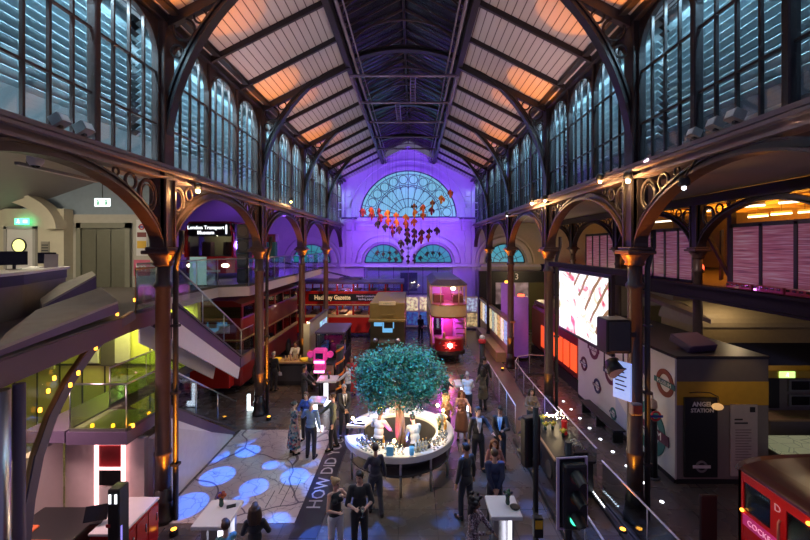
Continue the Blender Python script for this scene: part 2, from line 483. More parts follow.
for k, (x, y, ln) in enumerate(((-3.0, 10.0, .9), (-3.35, 9.95, .7), (-2.8, 10.35, .8), (-3.2, 10.5, .6))):
    MB().box(x, x + 0.02, y, y + ln, 0.014, 0.017).build('map_line', TXTD, fm)
fs = MB().box(-2.44, -1.82, 8.9, 14.6, 0.001, 0.012).build('floor_banner', mat('banner_black', (0.025, 0.02, 0.03), 0.3))
tag(fs, 'black floor strip with large white words along the map', 'floor sign')
text('HOW DID YOU', 0.50, (-2.13, 11.75, 0.013), (0, 0, R(90)), mat('faded_lettering', (.40, .36, .40), .5, var=0), fs, ext=0.002, sx=1.05)

# ---- end wall with the great fanlight
Y_END = 33.53
MB().prism([(-6.0, 0), (6.0, 0), (6.0, 11.9), (0, 14.95), (-6.0, 11.9)], 'y', Y_END, Y_END + 0.5).build('wall_back', STONE, kind='structure')
MB().box(-16.2, -6.0, Y_END, Y_END + .5, 0, 9.8).build('wall_back_left', STONE, kind='structure')
MB().box(6.0, 22.4, Y_END, Y_END + .5, 0, 9.8).build('wall_back_right', mat('end_wall_cream', (0.55, 0.50, 0.36), 0.7), kind='structure')
def moulding(name, pts2, y, w, h, m):
    MB().bar([(a, y, c) for a, c in pts2], (0, 1, 0), w, h).build(name, m, kind='structure')
mo = MB()
mo.box(-5.4, 5.4, Y_END - .28, Y_END, 8.62, 8.92); mo.box(-5.2, 5.2, Y_END - .18, Y_END, 8.25, 8.42); mo.box(-5.5, 5.5, Y_END - .14, Y_END, 7.85, 7.95)
mo.build('trim_1', STONE, kind='structure')
mo = MB()
for s in (-1, 1):
    for k in range(13):
        mo.box(s * 4.95 - (.25 if k % 2 else .17), s * 4.95 + (.25 if k % 2 else .17), Y_END - .14, Y_END, 5.2 + k * .46, 5.2 + k * .46 + .40)
    mo.bbox(s * 5.45 - .16, s * 5.45 + .16, Y_END - .2, Y_END, 0, 11.6)
mo.build('trim_2', STONE, kind='structure')
mo = MB(); mo.bar([(a, Y_END - .06, c) for a, c in arc(0, 9.0, 4.95, 4.75, 8, 172, 40)], (0, 1, 0), .16, .12); mo.build('trim_3', STONE, kind='structure')
mo = MB(); mo.bar([(a, Y_END - .14, c) for a, c in arc(0, 9.0, 4.22, 4.05, 0, 180, 48)], (0, 1, 0), .28, .34); mo.build('trim_4', STONE, kind='structure')
for i, x in enumerate((-2.07, 2.07, -8.1, 8.1)):
    mo = MB(); mo.bar([(a, Y_END - .16, c) for a, c in arc(x, 5.2, 1.98, 1.92, 0, 180, 32)], (0, 1, 0), .32, .36)
    mo.bar([(a, Y_END - .10, c) for a, c in arc(x, 5.2, 2.4, 2.35, 0, 180, 32)], (0, 1, 0), .2, .16)
    mo.build('trim_%d' % (5 + i), STONE if x < 6 else CREAM, kind='structure')
mo = MB(); mo.box(-5.7, 5.7, Y_END - .35, Y_END, 4.85, 5.08); mo.box(-14, -6, Y_END - .3, Y_END, 4.85, 5.05); mo.box(6, 11, Y_END - .3, Y_END, 4.85, 5.05)
mo.build('trim_9', STONE, kind='structure')
FANG = mat('fanlight_glass', (0.05, 0.14, 0.13), 0.35, emit=0.36, ecol=(0.30, 0.80, 0.86), var=0.1)  # fanlight glow painted in place of dusk sky light from outside
FANG2 = mat('lower_fanlight_glass', (0.02, 0.12, 0.12), 0.35, emit=0.17, ecol=(0.05, 0.75, 0.60), var=0.25, scale=3)
FANG3 = mat('right_fanlight_glass', (0.05, 0.2, 0.22), 0.35, emit=0.28, ecol=(0.10, 0.62, 0.85), var=0.2, scale=3)
MUNT = mat('window_muntin', (0.03, 0.03, 0.06), 0.4)
WN = [0]
def win_name():
    WN[0] += 1
    return 'window_%d' % WN[0]
def fanlight(cx, cz, r, g, big):
    y = Y_END - 0.06
    mb = MB(); mb.prism([(cx + a, cz + c) for a, c in arc(0, 0, r, r * .965, 0, 180, 40)], 'y', y, y + 0.05)
    win = mb.build(win_name(), g, kind='structure')
    f = MB(); yy = y - 0.02
    t = 0.05 if big else 0.045
    f.bar([(cx + a, yy, cz + c) for a, c in arc(0, 0, r, r * .965, 0, 180, 40)], (0, 1, 0), .1, .09)
    f.box(cx - r, cx + r, yy - .05, yy + .03, cz - .04, cz + .06)
    n = 12 if big else 8
    for k in range(1, n):
        q = PI * k / n
        f.bar([(cx + r * .2 * math.cos(q), yy, cz + r * .2 * math.sin(q)), (cx + r * math.cos(q), yy, cz + .965 * r * math.sin(q))], (0, 1, 0), .05, t)
    for rr in ((.22, .40, .66, .70, .93) if big else (.3, .62)):
        f.bar([(cx + a, yy, cz + c) for a, c in arc(0, 0, r * rr, r * rr * .965, 0, 180, 36)], (0, 1, 0), .05, t)
    if big:
        for k in range(n):
            q = PI * (k + .5) / n
            f.ring((cx + r * .815 * math.cos(q), yy, cz + r * .79 * math.sin(q)), r * .088, .03, 'y', 20, 5)
            f.bar([(cx + r * .60 * math.cos(q) + r * .075 * math.cos(u), yy, cz + r * .585 * math.sin(q) + r * .075 * math.sin(u)) for u in [q - PI / 2 + PI * i / 10 for i in range(11)]], (0, 1, 0), .05, .035)
    f.build('frame', MUNT, win)
fanlight(0, 9.0, 4.0, FANG, True)
for x in (-2.07, 2.07, -8.1): fanlight(x, 5.2, 1.55, FANG2, False)
fanlight(8.1, 5.2, 1.6, FANG3, False)

# ---- clerestory walls, windows, louvres
SLOPE = 0.51
EAVE, SILL = 11.9, 8.4
LOUV = mat('louvre_slat', (0.36, 0.44, 0.47), 0.5, var=0.1)
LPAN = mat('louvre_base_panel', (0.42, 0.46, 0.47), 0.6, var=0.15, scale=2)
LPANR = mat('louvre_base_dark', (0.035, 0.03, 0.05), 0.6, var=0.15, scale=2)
WGL = glass('clerestory_glass', (0.88, 0.94, 0.96), 0.015, 0.12)
def window_parts(s, yc, wd, fm):
    hw = wd / 2 - .03; sp = 10.85; x = s * NX
    f = MB()
    top = [(yc + a, sp + c) for a, c in arc(0, 0, hw, hw * .98, 0, 180, 20)]
    f.bar([(x, yc + hw, SILL)] + [(x, a, c) for a, c in top] + [(x, yc - hw, SILL)], (1, 0, 0), .12, .06)
    # plate over the arch
    f.prism([(yc + wd / 2, sp)] + [(a, c) for a, c in top] + [(yc - wd / 2, sp), (yc - wd / 2, EAVE), (yc + wd / 2, EAVE)], 'x', x - .02, x + .02)
    for u in (-.5, 0, .5):
        h = sp + math.sqrt(max(0, 1 - u * u)) * hw * .98
        f.box(x - .03, x + .03, yc + u * hw - .022, yc + u * hw + .022, SILL, h)
    for z in (9.35, 10.55):
        f.box(x - .028, x + .028, yc - hw, yc + hw, z - .02, z + .02)
    g = MB().box(x + s * .015, x + s * .021, yc - hw, yc + hw, SILL, sp + hw * .6)
    win = f.build(win_name(), fm, kind='structure')
    g.build('pane', WGL, win)
for s in (-1, 1):
    side = 'left' if s < 0 else 'right'
    for k in range(5):
        y0, y1 = BAYS[k], BAYS[k + 1]
        wd = (6 - .44) / 3
        for j in range(3):
            window_parts(s, y0 + .22 + wd * (j + .5), wd, IRONB if s < 0 else IRON)
        p = MB()
        for j in (1, 2): p.bbox(s * NX - .09, s * NX + .09, y0 + .22 + wd * j - .07, y0 + .22 + wd * j + .07, SILL, EAVE)
        p.build('trim_%d' % (20 + k + (5 if s > 0 else 0)), IRONB if s < 0 else IRON, kind='structure')
        lv = MB(); lv.mi = 0
        for i in range(17):
            z = 9.22 + i * .17
            lv.obox((s * 6.32, (y0 + y1) / 2, z), (.02, 5.7, .15), ry=s * R(-52))
        lv.mi = 1; lv.box(min(s * 6.2, s * 6.26), max(s * 6.2, s * 6.26), y0, y1, SILL - .1, 9.12)
        lv.mi = 2; lv.box(min(s * 6.55, s * 6.65), max(s * 6.55, s * 6.65), y0, y1, SILL - .1, 12.1)
        lv.mi = 2; lv.box(min(s * 5.75, s * 6.65), max(s * 5.75, s * 6.65), y0, y1, 12.05, 12.12); lv.mi = 1; lv.box(min(s * 5.7, s * 6.6), max(s * 5.7, s * 6.6), y0, y1, SILL - .2, SILL - .1)
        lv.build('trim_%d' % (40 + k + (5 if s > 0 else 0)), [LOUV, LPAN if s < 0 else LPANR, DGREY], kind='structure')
        la = area((s * 5.95, (y0 + y1) / 2, 11.72), (s * 6.3, (y0 + y1) / 2, 9.2), TEAL, 190 if s < 0 else 160, 5.2, .14)
        zz = Vector((-s * .13, 0, 1)).normalized(); xx = Vector((0, 1, 0)); yy = zz.cross(xx)
        la.rotation_euler = Matrix((xx, yy, zz)).transposed().to_euler()
        lb_ = area((s * 5.82, (y0 + y1) / 2, 8.5), (s * 6.3, (y0 + y1) / 2, 10.2), TEAL, 120 if s < 0 else 45, 5.2, .10)  # lower strip added to even out the light on the louvres
        zz = Vector((-s * .35, 0, -1)).normalized(); yy = zz.cross(xx)
        lb_.rotation_euler = Matrix((xx, yy, zz)).transposed().to_euler()
    # sill girder and ledges
    g = MB()
    x = s * NX
    g.box(x - .17, x + .17, 3.4, Y_END, 8.10, 8.16); g.box(x - .05, x + .05, 3.4, Y_END, 8.16, 8.34); g.box(x - .24, x + .24, 3.4, Y_END, 8.34, 8.42)
    g.box(x - s * .24 - .06, x - s * .24 + .06, 3.4, Y_END, 8.24, 8.30)
    g.build('trim_%d' % (60 if s < 0 else 61), GIRD, kind='structure')
    e = MB(); e.bbox(x - .16, x + .16, 3.4, Y_END, EAVE - .12, EAVE + .14); e.box(x - s * .34 - .09, x - s * .34 + .09, 3.4, Y_END, EAVE + .06, EAVE + .18)
    e.build('trim_%d' % (62 if s < 0 else 63), IRON, kind='structure')

# ---- boarded roof
rm = mat('roof_boards', (0.40, 0.36, 0.37), 0.55, var=0)
nt, n, b = nodes_of(rm)
tc = n.new('ShaderNodeTexCoord'); sx = n.new('ShaderNodeSeparateXYZ'); dv = n.new('ShaderNodeMath'); dv.operation = 'DIVIDE'; dv.inputs[1].default_value = 0.21
fr = n.new('ShaderNodeMath'); fr.operation = 'FRACT'; lt = n.new('ShaderNodeMath'); lt.operation = 'LESS_THAN'; lt.inputs[1].default_value = 0.13
nt.links.new(tc.outputs['Object'], sx.inputs[0]); nt.links.new(sx.outputs[0], dv.inputs[0]); nt.links.new(dv.outputs[0], fr.inputs[0]); nt.links.new(fr.outputs[0], lt.inputs[0])
nz = n.new('ShaderNodeTexNoise'); nz.inputs['Scale'].default_value = 0.8
m1 = n.new('ShaderNodeMix'); m1.data_type = 'RGBA'; m1.inputs[6].default_value = (0.36, 0.33, 0.34, 1); m1.inputs[7].default_value = (0.46, 0.41, 0.41, 1)
m2 = n.new('ShaderNodeMix'); m2.data_type = 'RGBA'; m2.inputs[7].default_value = (0.09, 0.06, 0.07, 1)
nt.links.new(tc.outputs['Object'], nz.inputs['Vector']); nt.links.new(nz.outputs['Fac'], m1.inputs[0]); nt.links.new(m1.outputs[2], m2.inputs[6])
nt.links.new(lt.outputs[0], m2.inputs[0]); nt.links.new(m2.outputs[2], b.inputs['Base Color'])
LX = 2.15
def rz_at(x): return EAVE + (NX - abs(x)) * SLOPE
for s in (-1, 1):
    xo = 5.95
    MB().prism([(s * xo, rz_at(xo)), (s * LX, rz_at(LX)), (s * LX, rz_at(LX) + .12), (s * xo, rz_at(xo) + .12)], 'y', 2.6, Y_END + .2).build('ceiling_' + ('left' if s < 0 else 'right'), rm, kind='structure')
    for k in range(5):
        y0 = BAYS[k]
        r_ = MB()
        for j in (1, 2):
            yy = y0 + 2 * j
            r_.bar([(s * 5.6, yy, rz_at(5.6) - .08), (s * LX, yy, rz_at(LX) - .08)], (0, 1, 0), .10, .16)
        r_.build('trim_%d' % (70 + k + (5 if s > 0 else 0)), IRON, kind='structure')
# lantern
LZ = rz_at(LX)
lan = MB(); lan.mi = 0
for s in (-1, 1):
    lan.box(min(s * LX, s * (LX + .06)), max(s * LX, s * (LX + .06)), 2.6, Y_END, LZ, LZ + .62)
    lan.prism([(s * (LX + .2), LZ + .58), (0, LZ + 1.75), (0, LZ + 1.8), (s * (LX + .2), LZ + .64)], 'y', 2.6, Y_END)
lan.build('ceiling_lantern', [mat('lantern_night_glass', (0.015, 0.013, 0.022), 0.25, var=0.2)], kind='structure')
lb = MB()
for s in (-1, 1):
    lb.bbox(s * LX - .11, s * LX + .11, 2.6, Y_END, LZ - .22, LZ + .06)
    lb.box(s * LX - .05, s * LX + .05, 2.6, Y_END, LZ + .5, LZ + .62)
lb.box(-.05, .05, 2.6, Y_END, LZ + 1.6, LZ + 1.75)
lb.build('trim_80', IRON, kind='structure')
for k in range(46):
    y = 3.0 + k * .66
    if k % 3 == 0:
        q = MB(); q.bar([(a, y, c) for a, c in arc(0, LZ + .1, LX - .15, 1.18, 8, 172, 22)], (0, 1, 0), .05, .05)
        q.bar([(-LX, y, LZ + .58), (0, y, LZ + 1.68), (LX, y, LZ + .58)], (0, 1, 0), .07, .08)
        q.box(-.03, .03, y - .02, y + .02, LZ + 1.25, LZ + 1.7)
        q.build('trim_%d' % (100 + k), IRONB, kind='structure')
    else:
        q = MB(); q.bar([(-LX, y, LZ + .58), (0, y, LZ + 1.70), (LX, y, LZ + .58)], (0, 1, 0), .04, .05)
        q.build('trim_%d' % (100 + k), IRONB, kind='structure')
pm = mat('lantern_pipe', (0.20, 0.15, 0.20), 0.45, 0.2)
for s in (-1, 1):
    q = MB(); q.tube([(s * (LX - .28), 2.8, LZ - .12), (s * (LX - .28), Y_END - .1, LZ - .12)], .055, 8)
    q.tube([(s * (LX - .45), 2.8, LZ - .02), (s * (LX - .45), Y_END - .1, LZ - .02)], .03, 6)
    for k in range(16): q.box(s * (LX - .28) - .03, s * (LX - .28) + .03, 3 + k * 2, 3.06 + k * 2, LZ - .14, LZ + .1)
    q.build('trim_%d' % (150 if s < 0 else 151), pm, kind='structure')

# ---- roof arches on every column line
def roof_arch(y, nm):
    a = MB()
    pts = [(x, y, z) for x, z in arc(0, 8.4, 5.60, 5.80, 0, 180, 56)]
    a.bar(pts, (0, 1, 0), .10, .16)
    a.bar([(x, y, z) for x, z in arc(0, 8.4, 5.54, 5.74, 0, 180, 56)], (0, 1, 0), .26, .06)
    a.bar([(x, y, z) for x, z in arc(0, 8.4, 5.68, 5.88, 8, 172, 56)], (0, 1, 0), .20, .05)
    for s in (-1, 1):
        a.bar([(s * 5.6, y, rz_at(5.6) - .13), (s * LX, y, rz_at(LX) - .13)], (0, 1, 0), .16, .24)
        for (cx, cz, r, t) in ((5.12, 11.68, .26, .035), (5.28, 11.16, .145, .03), (4.73, 11.99, .155, .03)):
            a.ring((s * cx, y, cz), r, t, 'y', 22, 6)
    a.build(nm, IRON, kind='structure')
for k, y in enumerate(BAYS[:-1]): roof_arch(y, 'trim_%d' % (160 + k))
g_ = MB(); g_.bar([(-5.9, Y_END - .15, 11.85), (0, Y_END - .15, 14.8), (5.9, Y_END - .15, 11.85)], (0, 1, 0), .3, .16); g_.build('trim_170', STONE, kind='structure')

# ---- arcade arches between columns
def arch_pts(y0, y1, zs, rise, n=28, off=0.0):
    a = (y1 - y0) / 2 + off; r = rise + off; Rr = (a * a + r * r) / (2 * r)
    out = []
    for i in range(n + 1):
        u = -math.cos(PI * i / n)
        e = math.sqrt(max(0, 1 - u * u)) * r
        c = math.sqrt(max(0, Rr * Rr - (a * u) ** 2)) - (Rr - r)
        out.append(((y0 + y1) / 2 + a * u, zs + .55 * e + .45 * c))
    return out
def arcade(x, y0, nm, m, m2):
    a = MB(); ya, yb = y0 + .2, y0 + 5.8
    a.mi = 1; a.bar([(x, p, q) for p, q in arch_pts(ya, yb, 6.5, 1.48)], (1, 0, 0), .30, .05)
    a.mi = 0; a.bar([(x, p, q) for p, q in arch_pts(ya, yb, 6.5, 1.48, off=.07)], (1, 0, 0), .08, .12)
    a.bar([(x, p, q) for p, q in arch_pts(ya, yb, 6.5, 1.48, off=.15)][2:-2], (1, 0, 0), .20, .04)
    for sgn, yo in ((1, y0), (-1, y0 + 6)):
        a.ring((x, yo + sgn * .57, 7.66), .34, .045, 'x', 24, 6, sx=.82)
        a.ring((x, yo + sgn * .57, 7.66), .25, .02, 'x', 20, 5, sx=.78)
        a.ring((x, yo + sgn * .34, 7.06), .12, .035, 'x', 18, 6)
        a.ring((x, yo + sgn * 1.10, 7.89), .16, .035, 'x', 18, 6)
        a.ring((x, yo + sgn * 1.52, 8.02), .08, .025, 'x', 14, 5)
        a.box(x - .07, x + .07, min(yo + sgn * .17, yo + sgn * .24), max(yo + sgn * .17, yo + sgn * .24), 6.6, 8.1)
    a.build(nm, [m, m2], kind='structure')
for k in range(5):
    arcade(-NX, BAYS[k], 'trim_%d' % (180 + k), IRONB, IRONB)
    arcade(NX, BAYS[k], 'trim_%d' % (185 + k), IRON, IRONB)
    if k >= 0: arcade(11.4, BAYS[k], 'trim_%d' % (190 + k), IRON, IRON)
g = MB(); g.box(11.2, 11.6, 3.4, Y_END, 8.1, 8.45); g.build('trim_195', IRON, kind='structure')

# ---- columns
def column(x, y, label, row, in_m=IRON, pipe=0):
    t = thing('iron_column', label, 'column', (x, y, 0), 0, row)
    MB().lathe([(.27, 0), (.27, .10), (.24, .14), (.22, .45), (.24, .48), (.20, .54), (.18, .8)], n=8).build('base', in_m, t)
    MB().lathe([(.175, .78), (.175, 1.55), (.19, 1.58), (.19, 1.64), (.17, 1.67), (.16, 5.5), (.20, 5.54), (.20, 5.62), (.155, 5.68), (.155, 6.06)], n=18).build('shaft', mat('column_shaft_paint', (.085, .06, .058), .36, .1, var=.2, scale=9), t)
    c = MB(); c.lathe([(.16, 6.04), (.22, 6.08), (.20, 6.14), (.30, 6.3), (.31, 6.33)], n=16); c.bbox(-.33, .33, -.33, .33, 6.33, 6.42); c.bbox(-.27, .27, -.27, .27, 6.42, 6.5)
    c.build('capital', IRONB, t)
    u = MB(); u.bbox(-.16, .16, -.2, .2, 6.5, EAVE - .1 if abs(x) < 6 else 8.2)
    for q in (-1, 1): u.box(-.20, .20, q * .17 - .03, q * .17 + .03, 6.5, 8.1)
    u.build('upper_post', IRON if x > 0 else IRONB, t)
    if pipe:
        p = MB(); p.tube([(pipe * .30, .0, .02), (pipe * .30, 0, 6.0), (pipe * .34, 0, 6.2), (pipe * .44, 0, 6.5), (pipe * .44, 0, 6.9)], .062, 10)
        for z in (1.3, 3.0, 4.6): p.box(pipe * .30 - .09, pipe * .30 + .09, -.07, .07, z, z + .06)
        p.build('downpipe', BLACK if x < 0 else DGREY, t)
    return t
ordl = ['nearest dark iron column of the left row, before the stairs', 'second iron column of the left row, beside the lower stair foot', 'third iron column of the left row, in front of red buses', 'slim fourth iron column of the left row, before the trolleybus advert']
ordr = ['nearest iron column of the right row, with speaker and downpipe', 'second iron column of the right row, at the far edge of the video screen', 'third iron column of the right row, at the end of lit panels', 'slim fourth iron column of the right row, near the end wall']
for k in range(4):
    column(-NX, BAYS[k + 1], ordl[k], 'left row of nave columns', pipe=1 if k < 2 else 0)
    column(NX, BAYS[k + 1], ordr[k], 'right row of nave columns', pipe=1 if k < 2 else 0)
for k, l in ((2, 'dark column of the outer right row, under the gallery edge'), (3, 'outer right column behind the video screen'), (4, 'farthest outer right column near the cream wall')):
    column(11.4, BAYS[k], l, 'outer right row of columns')

# ---- aisles: ceilings, galleries, outer walls
AISLE = mat('aisle_ceiling', (0.34, 0.31, 0.31), 0.6, var=0.06)
AISLEW = mat('aisle_wall_cream', (0.60, 0.56, 0.44), 0.65, var=0.06)
c = MB(); c.prism([(-5.8, 8.45), (-9.4, 9.75), (-16.5, 7.2), (-16.5, 7.3), (-9.4, 9.85), (-5.8, 8.55)], 'y', 3.0, Y_END); c.build('ceiling_left_aisle', AISLE, kind='structure')
c = MB(); c.box(5.7, 11.5, 3.0, Y_END, 8.5, 8.6); c.build('ceiling_right_aisle', AISLE, kind='structure')
c = MB(); c.box(11.5, 22.4, 3.0, Y_END, 8.95, 9.05)
for k in range(9): c.box(11.5, 22.4, 5 + k * 3.2, 5.2 + k * 3.2, 8.6, 8.95)
for k in range(5): c.box(12.5 + k * 2, 12.6 + k * 2, 3, Y_END, 8.7, 8.95)
c.build('ceiling_outer_right', mat('outer_ceiling', (0.40, 0.28, 0.14), 0.6), kind='structure')
MB().box(22.2, 22.4, 3, Y_END, 0, 9).build('wall_right', mat('outer_wall', (0.32, 0.24, 0.14), 0.7), kind='structure')
MB().box(-16.4, -16.2, 3, Y_END, 0, 9).build('wall_left', AISLEW, kind='structure')
# left mezzanine slab: runs behind the stair opening
SLABW = mat('mezzanine_fascia', (0.52, 0.47, 0.50), 0.5, var=0.06)
CARP = mat('mezzanine_floor', (0.14, 0.12, 0.11), 0.6)
poly = [(-4.95, 4.0), (-5.15, 5.3), (-5.9, 8.8), (-6.0, 10.4), (-6.9, 10.45), (-6.95, 15.0), (-5.95, 15.4), (-5.95, 28.5), (-16.2, 28.5), (-16.2, 3.4), (-5.0, 3.4)]
npoly = [(-4.95, 4.0), (-5.15, 5.3), (-5.9, 8.8), (-6.0, 10.4), (-16.2, 10.4), (-16.2, 3.4), (-5.0, 3.4)]
fpoly = [(-6.9, 10.4), (-6.95, 15.0), (-5.95, 15.4), (-5.95, 28.5), (-16.2, 28.5), (-16.2, 10.4)]
sl = MB(); sl.prism(fpoly, 'z', 4.62, 4.98); sl.build('floor_left_mezzanine', SLABW, kind='structure')
sl = MB(); sl.prism(npoly, 'z', 4.62, 4.98); sl.build('floor_near_mezzanine', mat('near_fascia', (.10, .06, .07), .5), kind='structure')
sl = MB(); sl.prism([(x - .03, y) for x, y in poly], 'z', 4.98, 5.0); sl.build('floor_mezzanine_carpet', CARP, kind='structure')
# lift wall on the mezzanine
lw = MB(); lw.mi = 0
lw.box(-16.2, -9.42, 15.0, 15.25, 5, 7.72)
lw.mi = 1; lw.prism([(-16.2, 7.72), (-8.7, 7.72), (-8.7, 9.45), (-9.4, 9.75), (-16.2, 7.75)], 'y', 15.1, 15.25)
lw.mi = 0; lw.box(-9.44, -8.7, 14.9, 15.3, 5, 8.0)
lw.build('wall_lift', [mat('lift_wall_grey', (0.50, 0.48, 0.42), 0.6), mat('blue_gable', (0.30, 0.38, 0.46), 0.6)], kind='structure')
# cream blind arch over the white door
aw = MB(); aw.box(-16.2, -12.4, 14.6, 15.0, 5.0, 7.9)
aw.bar([(a, 14.55, c_) for a, c_ in arc(-15.4, 7.15, 2.75, 1.3, 0, 90, 16)], (0, 1, 0), .5, .34)
aw.bar([(a, 14.45, c_) for a, c_ in arc(-15.4, 7.15, 3.0, 1.55, 0, 90, 16)], (0, 1, 0), .5, .12)
aw.build('wall_arch_left', AISLEW, kind='structure')
# lower rooms beneath the mezzanine
GRN = mat('lime_panel_wall', (0.50, 0.50, 0.16), 0.5, var=0.08)
lo = MB(); lo.box(-16.2, -8.4, 14.2, 14.4, 0, 4.62); lo.box(-8.4, -7.3, 14.2, 14.4, 2.55, 4.6)
lo.build('wall_lower_left', GRN, kind='structure')
tr = MB()
for k in range(7): tr.box(-13.8 + k * .8, -13.76 + k * .8, 14.17, 14.2, 0, 4.6)
tr.box(-16.2, -8.4, 14.16, 14.2, 2.3, 2.36); tr.build('trim_200', mat('panel_joint', (0.05, 0.05, 0.03), 0.5), kind='structure')
PINKW = mat('shop_wall_white', (0.62, 0.58, 0.57), 0.6, var=0.05)
MB().box(-8.0, -7.8, 4.5, 9.3, 0, 2.05).build('wall_shop_left', PINKW, kind='structure')
MB().prism([(-7.8, 0), (-5.95, 0), (-5.95, 2.02), (-7.8, 2.02)], 'y', 9.35, 9.5).build('wall_shop_back', mat('shop_wall_pink', (0.60, 0.50, 0.50), 0.6), kind='structure')
# stair side wall under the lower flight
sw = MB(); sw.prism([(9.5, 0), (13.75, 0), (13.75, .05), (10.1, 1.95), (9.5, 1.95)], 'x', -5.98, -5.84); STAIRWALL = sw
# right gallery deck on the outer row
g = MB(); g.mi = 0; g.box(11.15, 11.35, 3.4, Y_END, 4.55, 5.05); g.box(11.05, 11.5, 3.4, Y_END, 4.98, 5.06); g.box(11.05, 11.5, 3.4, Y_END, 4.5, 4.57)
g.mi = 1; g.box(11.4, 22.2, 3.4, Y_END, 4.8, 5.0)
g.build('floor_right_gallery', [mat('gallery_girder', (0.020, 0.015, 0.032), 0.8, spec=.1), DGREY], kind='structure')

# ================================================================ mezzanine, stairs and fixed displays
def barrier(pts, h, label, name='glass_balustrade', group=None, rail=STEEL, rr=.022, g=GBAL, seg=1.5, post=True):
    """glass panels, posts and a handrail along 3-D foot points"""
    o = Vector(pts[0]); t = thing(name, label, 'railing', o, 0, group)
    P = [Vector(p) - o for p in pts]
    MB().tube([p + Vector((0, 0, h)) for p in P], rr, 8).build('handrail', rail, t)
    for a, b in zip(P, P[1:]):
        d = b - a; n = max(1, round(d.length / seg)); nn = Vector((-d.y, d.x, 0))
        nn = nn.normalized() * .006 if nn.length > 1e-6 else Vector((.006, 0, 0))
        for i in range(n):
            u = a + d * ((i + .015) / n); v = a + d * ((i + .985) / n)
            lo = Vector((0, 0, .06)); hi = Vector((0, 0, h - rr))
            q = MB(); q.add([u + lo - nn, v + lo - nn, v + hi - nn, u + hi - nn, u + lo + nn, v + lo + nn, v + hi + nn, u + hi + nn], [(0, 1, 2, 3), (7, 6, 5, 4), (0, 4, 5, 1), (1, 5, 6, 2), (2, 6, 7, 3), (3, 7, 4, 0)])
            q.build('glass_panel', g, t)
            if post:
                w = a + d * (i / n)
                MB().cyl(w, w + Vector((0, 0, h)), .013, n=6).build('post', rail, t)
        q = MB(); s_ = Vector((0, 0, .04)); m = nn * 4
        q.add([a - m - s_ * 0, b - m, b - m + s_ * 1.6, a - m + s_ * 1.6, a + m, b + m, b + m + s_ * 1.6, a + m + s_ * 1.6], [(0, 1, 2, 3), (7, 6, 5, 4), (0, 4, 5, 1), (1, 5, 6, 2), (2, 6, 7, 3), (3, 7, 4, 0)])
        q.build('kerb', DGREY, t)
    return t
barrier([(-5.99, 15.44, 5), (-5.99, 28.4, 5)], 1.05, 'glass balustrade along the violet lit left mezzanine edge')
barrier([(-6.98, 10.6, 5), (-7.0, 15.05, 5), (-6.1, 15.42, 5)], 1.05, 'glass balustrade round the head of the upper stairs')
barrier([(-5.98, 9.1, 5), (-6.03, 10.3, 5)], 1.0, 'short glass balustrade before the blue lit mezzanine floor', rail=BRONZE)
# ---- stairs
t = thing('staircase', 'white sided double flight staircase with dark stringers and glass rails', 'stairs', (-6.4, 10.4, 0))
def flight(nm, y0, z0, y1, z1, x0, x1, nstep, up, down):
    q = MB(); q.mi = 0
    dy = (y1 - y0) / nstep; dz = (z1 - z0) / nstep
    for i in range(nstep): q.box(x0 + .06, x1 - .06, y0 + dy * i - .01, y0 + dy * (i + 1), z0 + dz * (i + 1) - .06 - .12, z0 + dz * (i + 1) - .06)
    f = q.build(nm, DGREY, t); f.location = (6.4, -10.4, 0)
    for x in (x0, x1 - .06):
        st = MB(); st.prism([(y0, z0 - down), (y1, z1 - down), (y1, z1 + up), (y0, z0 + up)], 'x', x, x + .06)
        b = st.build('stringer', SLATE, f)
        if down > .1:
            wv = MB(); wv.prism([(y0, z0 - down - .62), (y1 - .15, z1 - down - .35), (y1, z1 - down), (y0, z0 - down)], 'x', x + .005, x + .055)
            wv.build('side_panel', WHITE, f)
    return f
flight('upper_flight', 10.45, 4.98, 14.45, 2.5, -6.85, -5.9, 15, .05, .36)
flight('lower_flight', 10.15, 2.42, 13.95, 0.0, -6.95, -5.86, 14, .05, .24)
def slab(nm, x0, x1, y0, y1, z0, z1, m=SLATE):
    q = MB().box(x0, x1, y0, y1, z0, z1).build(nm, m, t); q.location = (6.4, -10.4, 0); return q
ws = STAIRWALL.build('under_stair_wall', mat('stair_wall_white', (0.60, 0.57, 0.58), 0.55), t); ws.location = (6.4, -10.4, 0)
STAIR = t
def on_stair(o):
    o.parent = STAIR; o.location = Vector(o.location) - Vector((-6.4, 10.4, 0)); o.name = 'guard_rail'
    for k_ in ('label', 'category'): del o[k_]
slab('half_landing', -8.3, -5.9, 14.5, 15.75, 2.12, 2.46)
slab('lower_landing', -7.35, -6.0, 8.85, 10.1, 2.12, 2.40)
slab('bridge', -8.3, -7.38, 8.85, 14.45, 2.16, 2.42)
on_stair(barrier([(-7.3, 8.9, 2.4), (-6.05, 8.9, 2.4), (-6.0, 10.1, 2.4)], 1.05, 'glass guard round the lower stair landing', g=GGREEN))
on_stair(barrier([(-5.90, 10.2, 2.42), (-5.90, 14.1, .08)], 0.98, 'sloping glass rail down the lower stair flight'))
on_stair(barrier([(-5.88, 10.5, 5.0), (-5.88, 14.5, 2.5), (-5.88, 15.6, 2.5)], 0.98, 'sloping glass rail down the upper stair flight'))
on_stair(barrier([(-7.40, 10.2, 2.42), (-7.40, 14.4, 2.42)], 1.0, 'inner glass rail of the bridge between the flights', g=GGREEN))
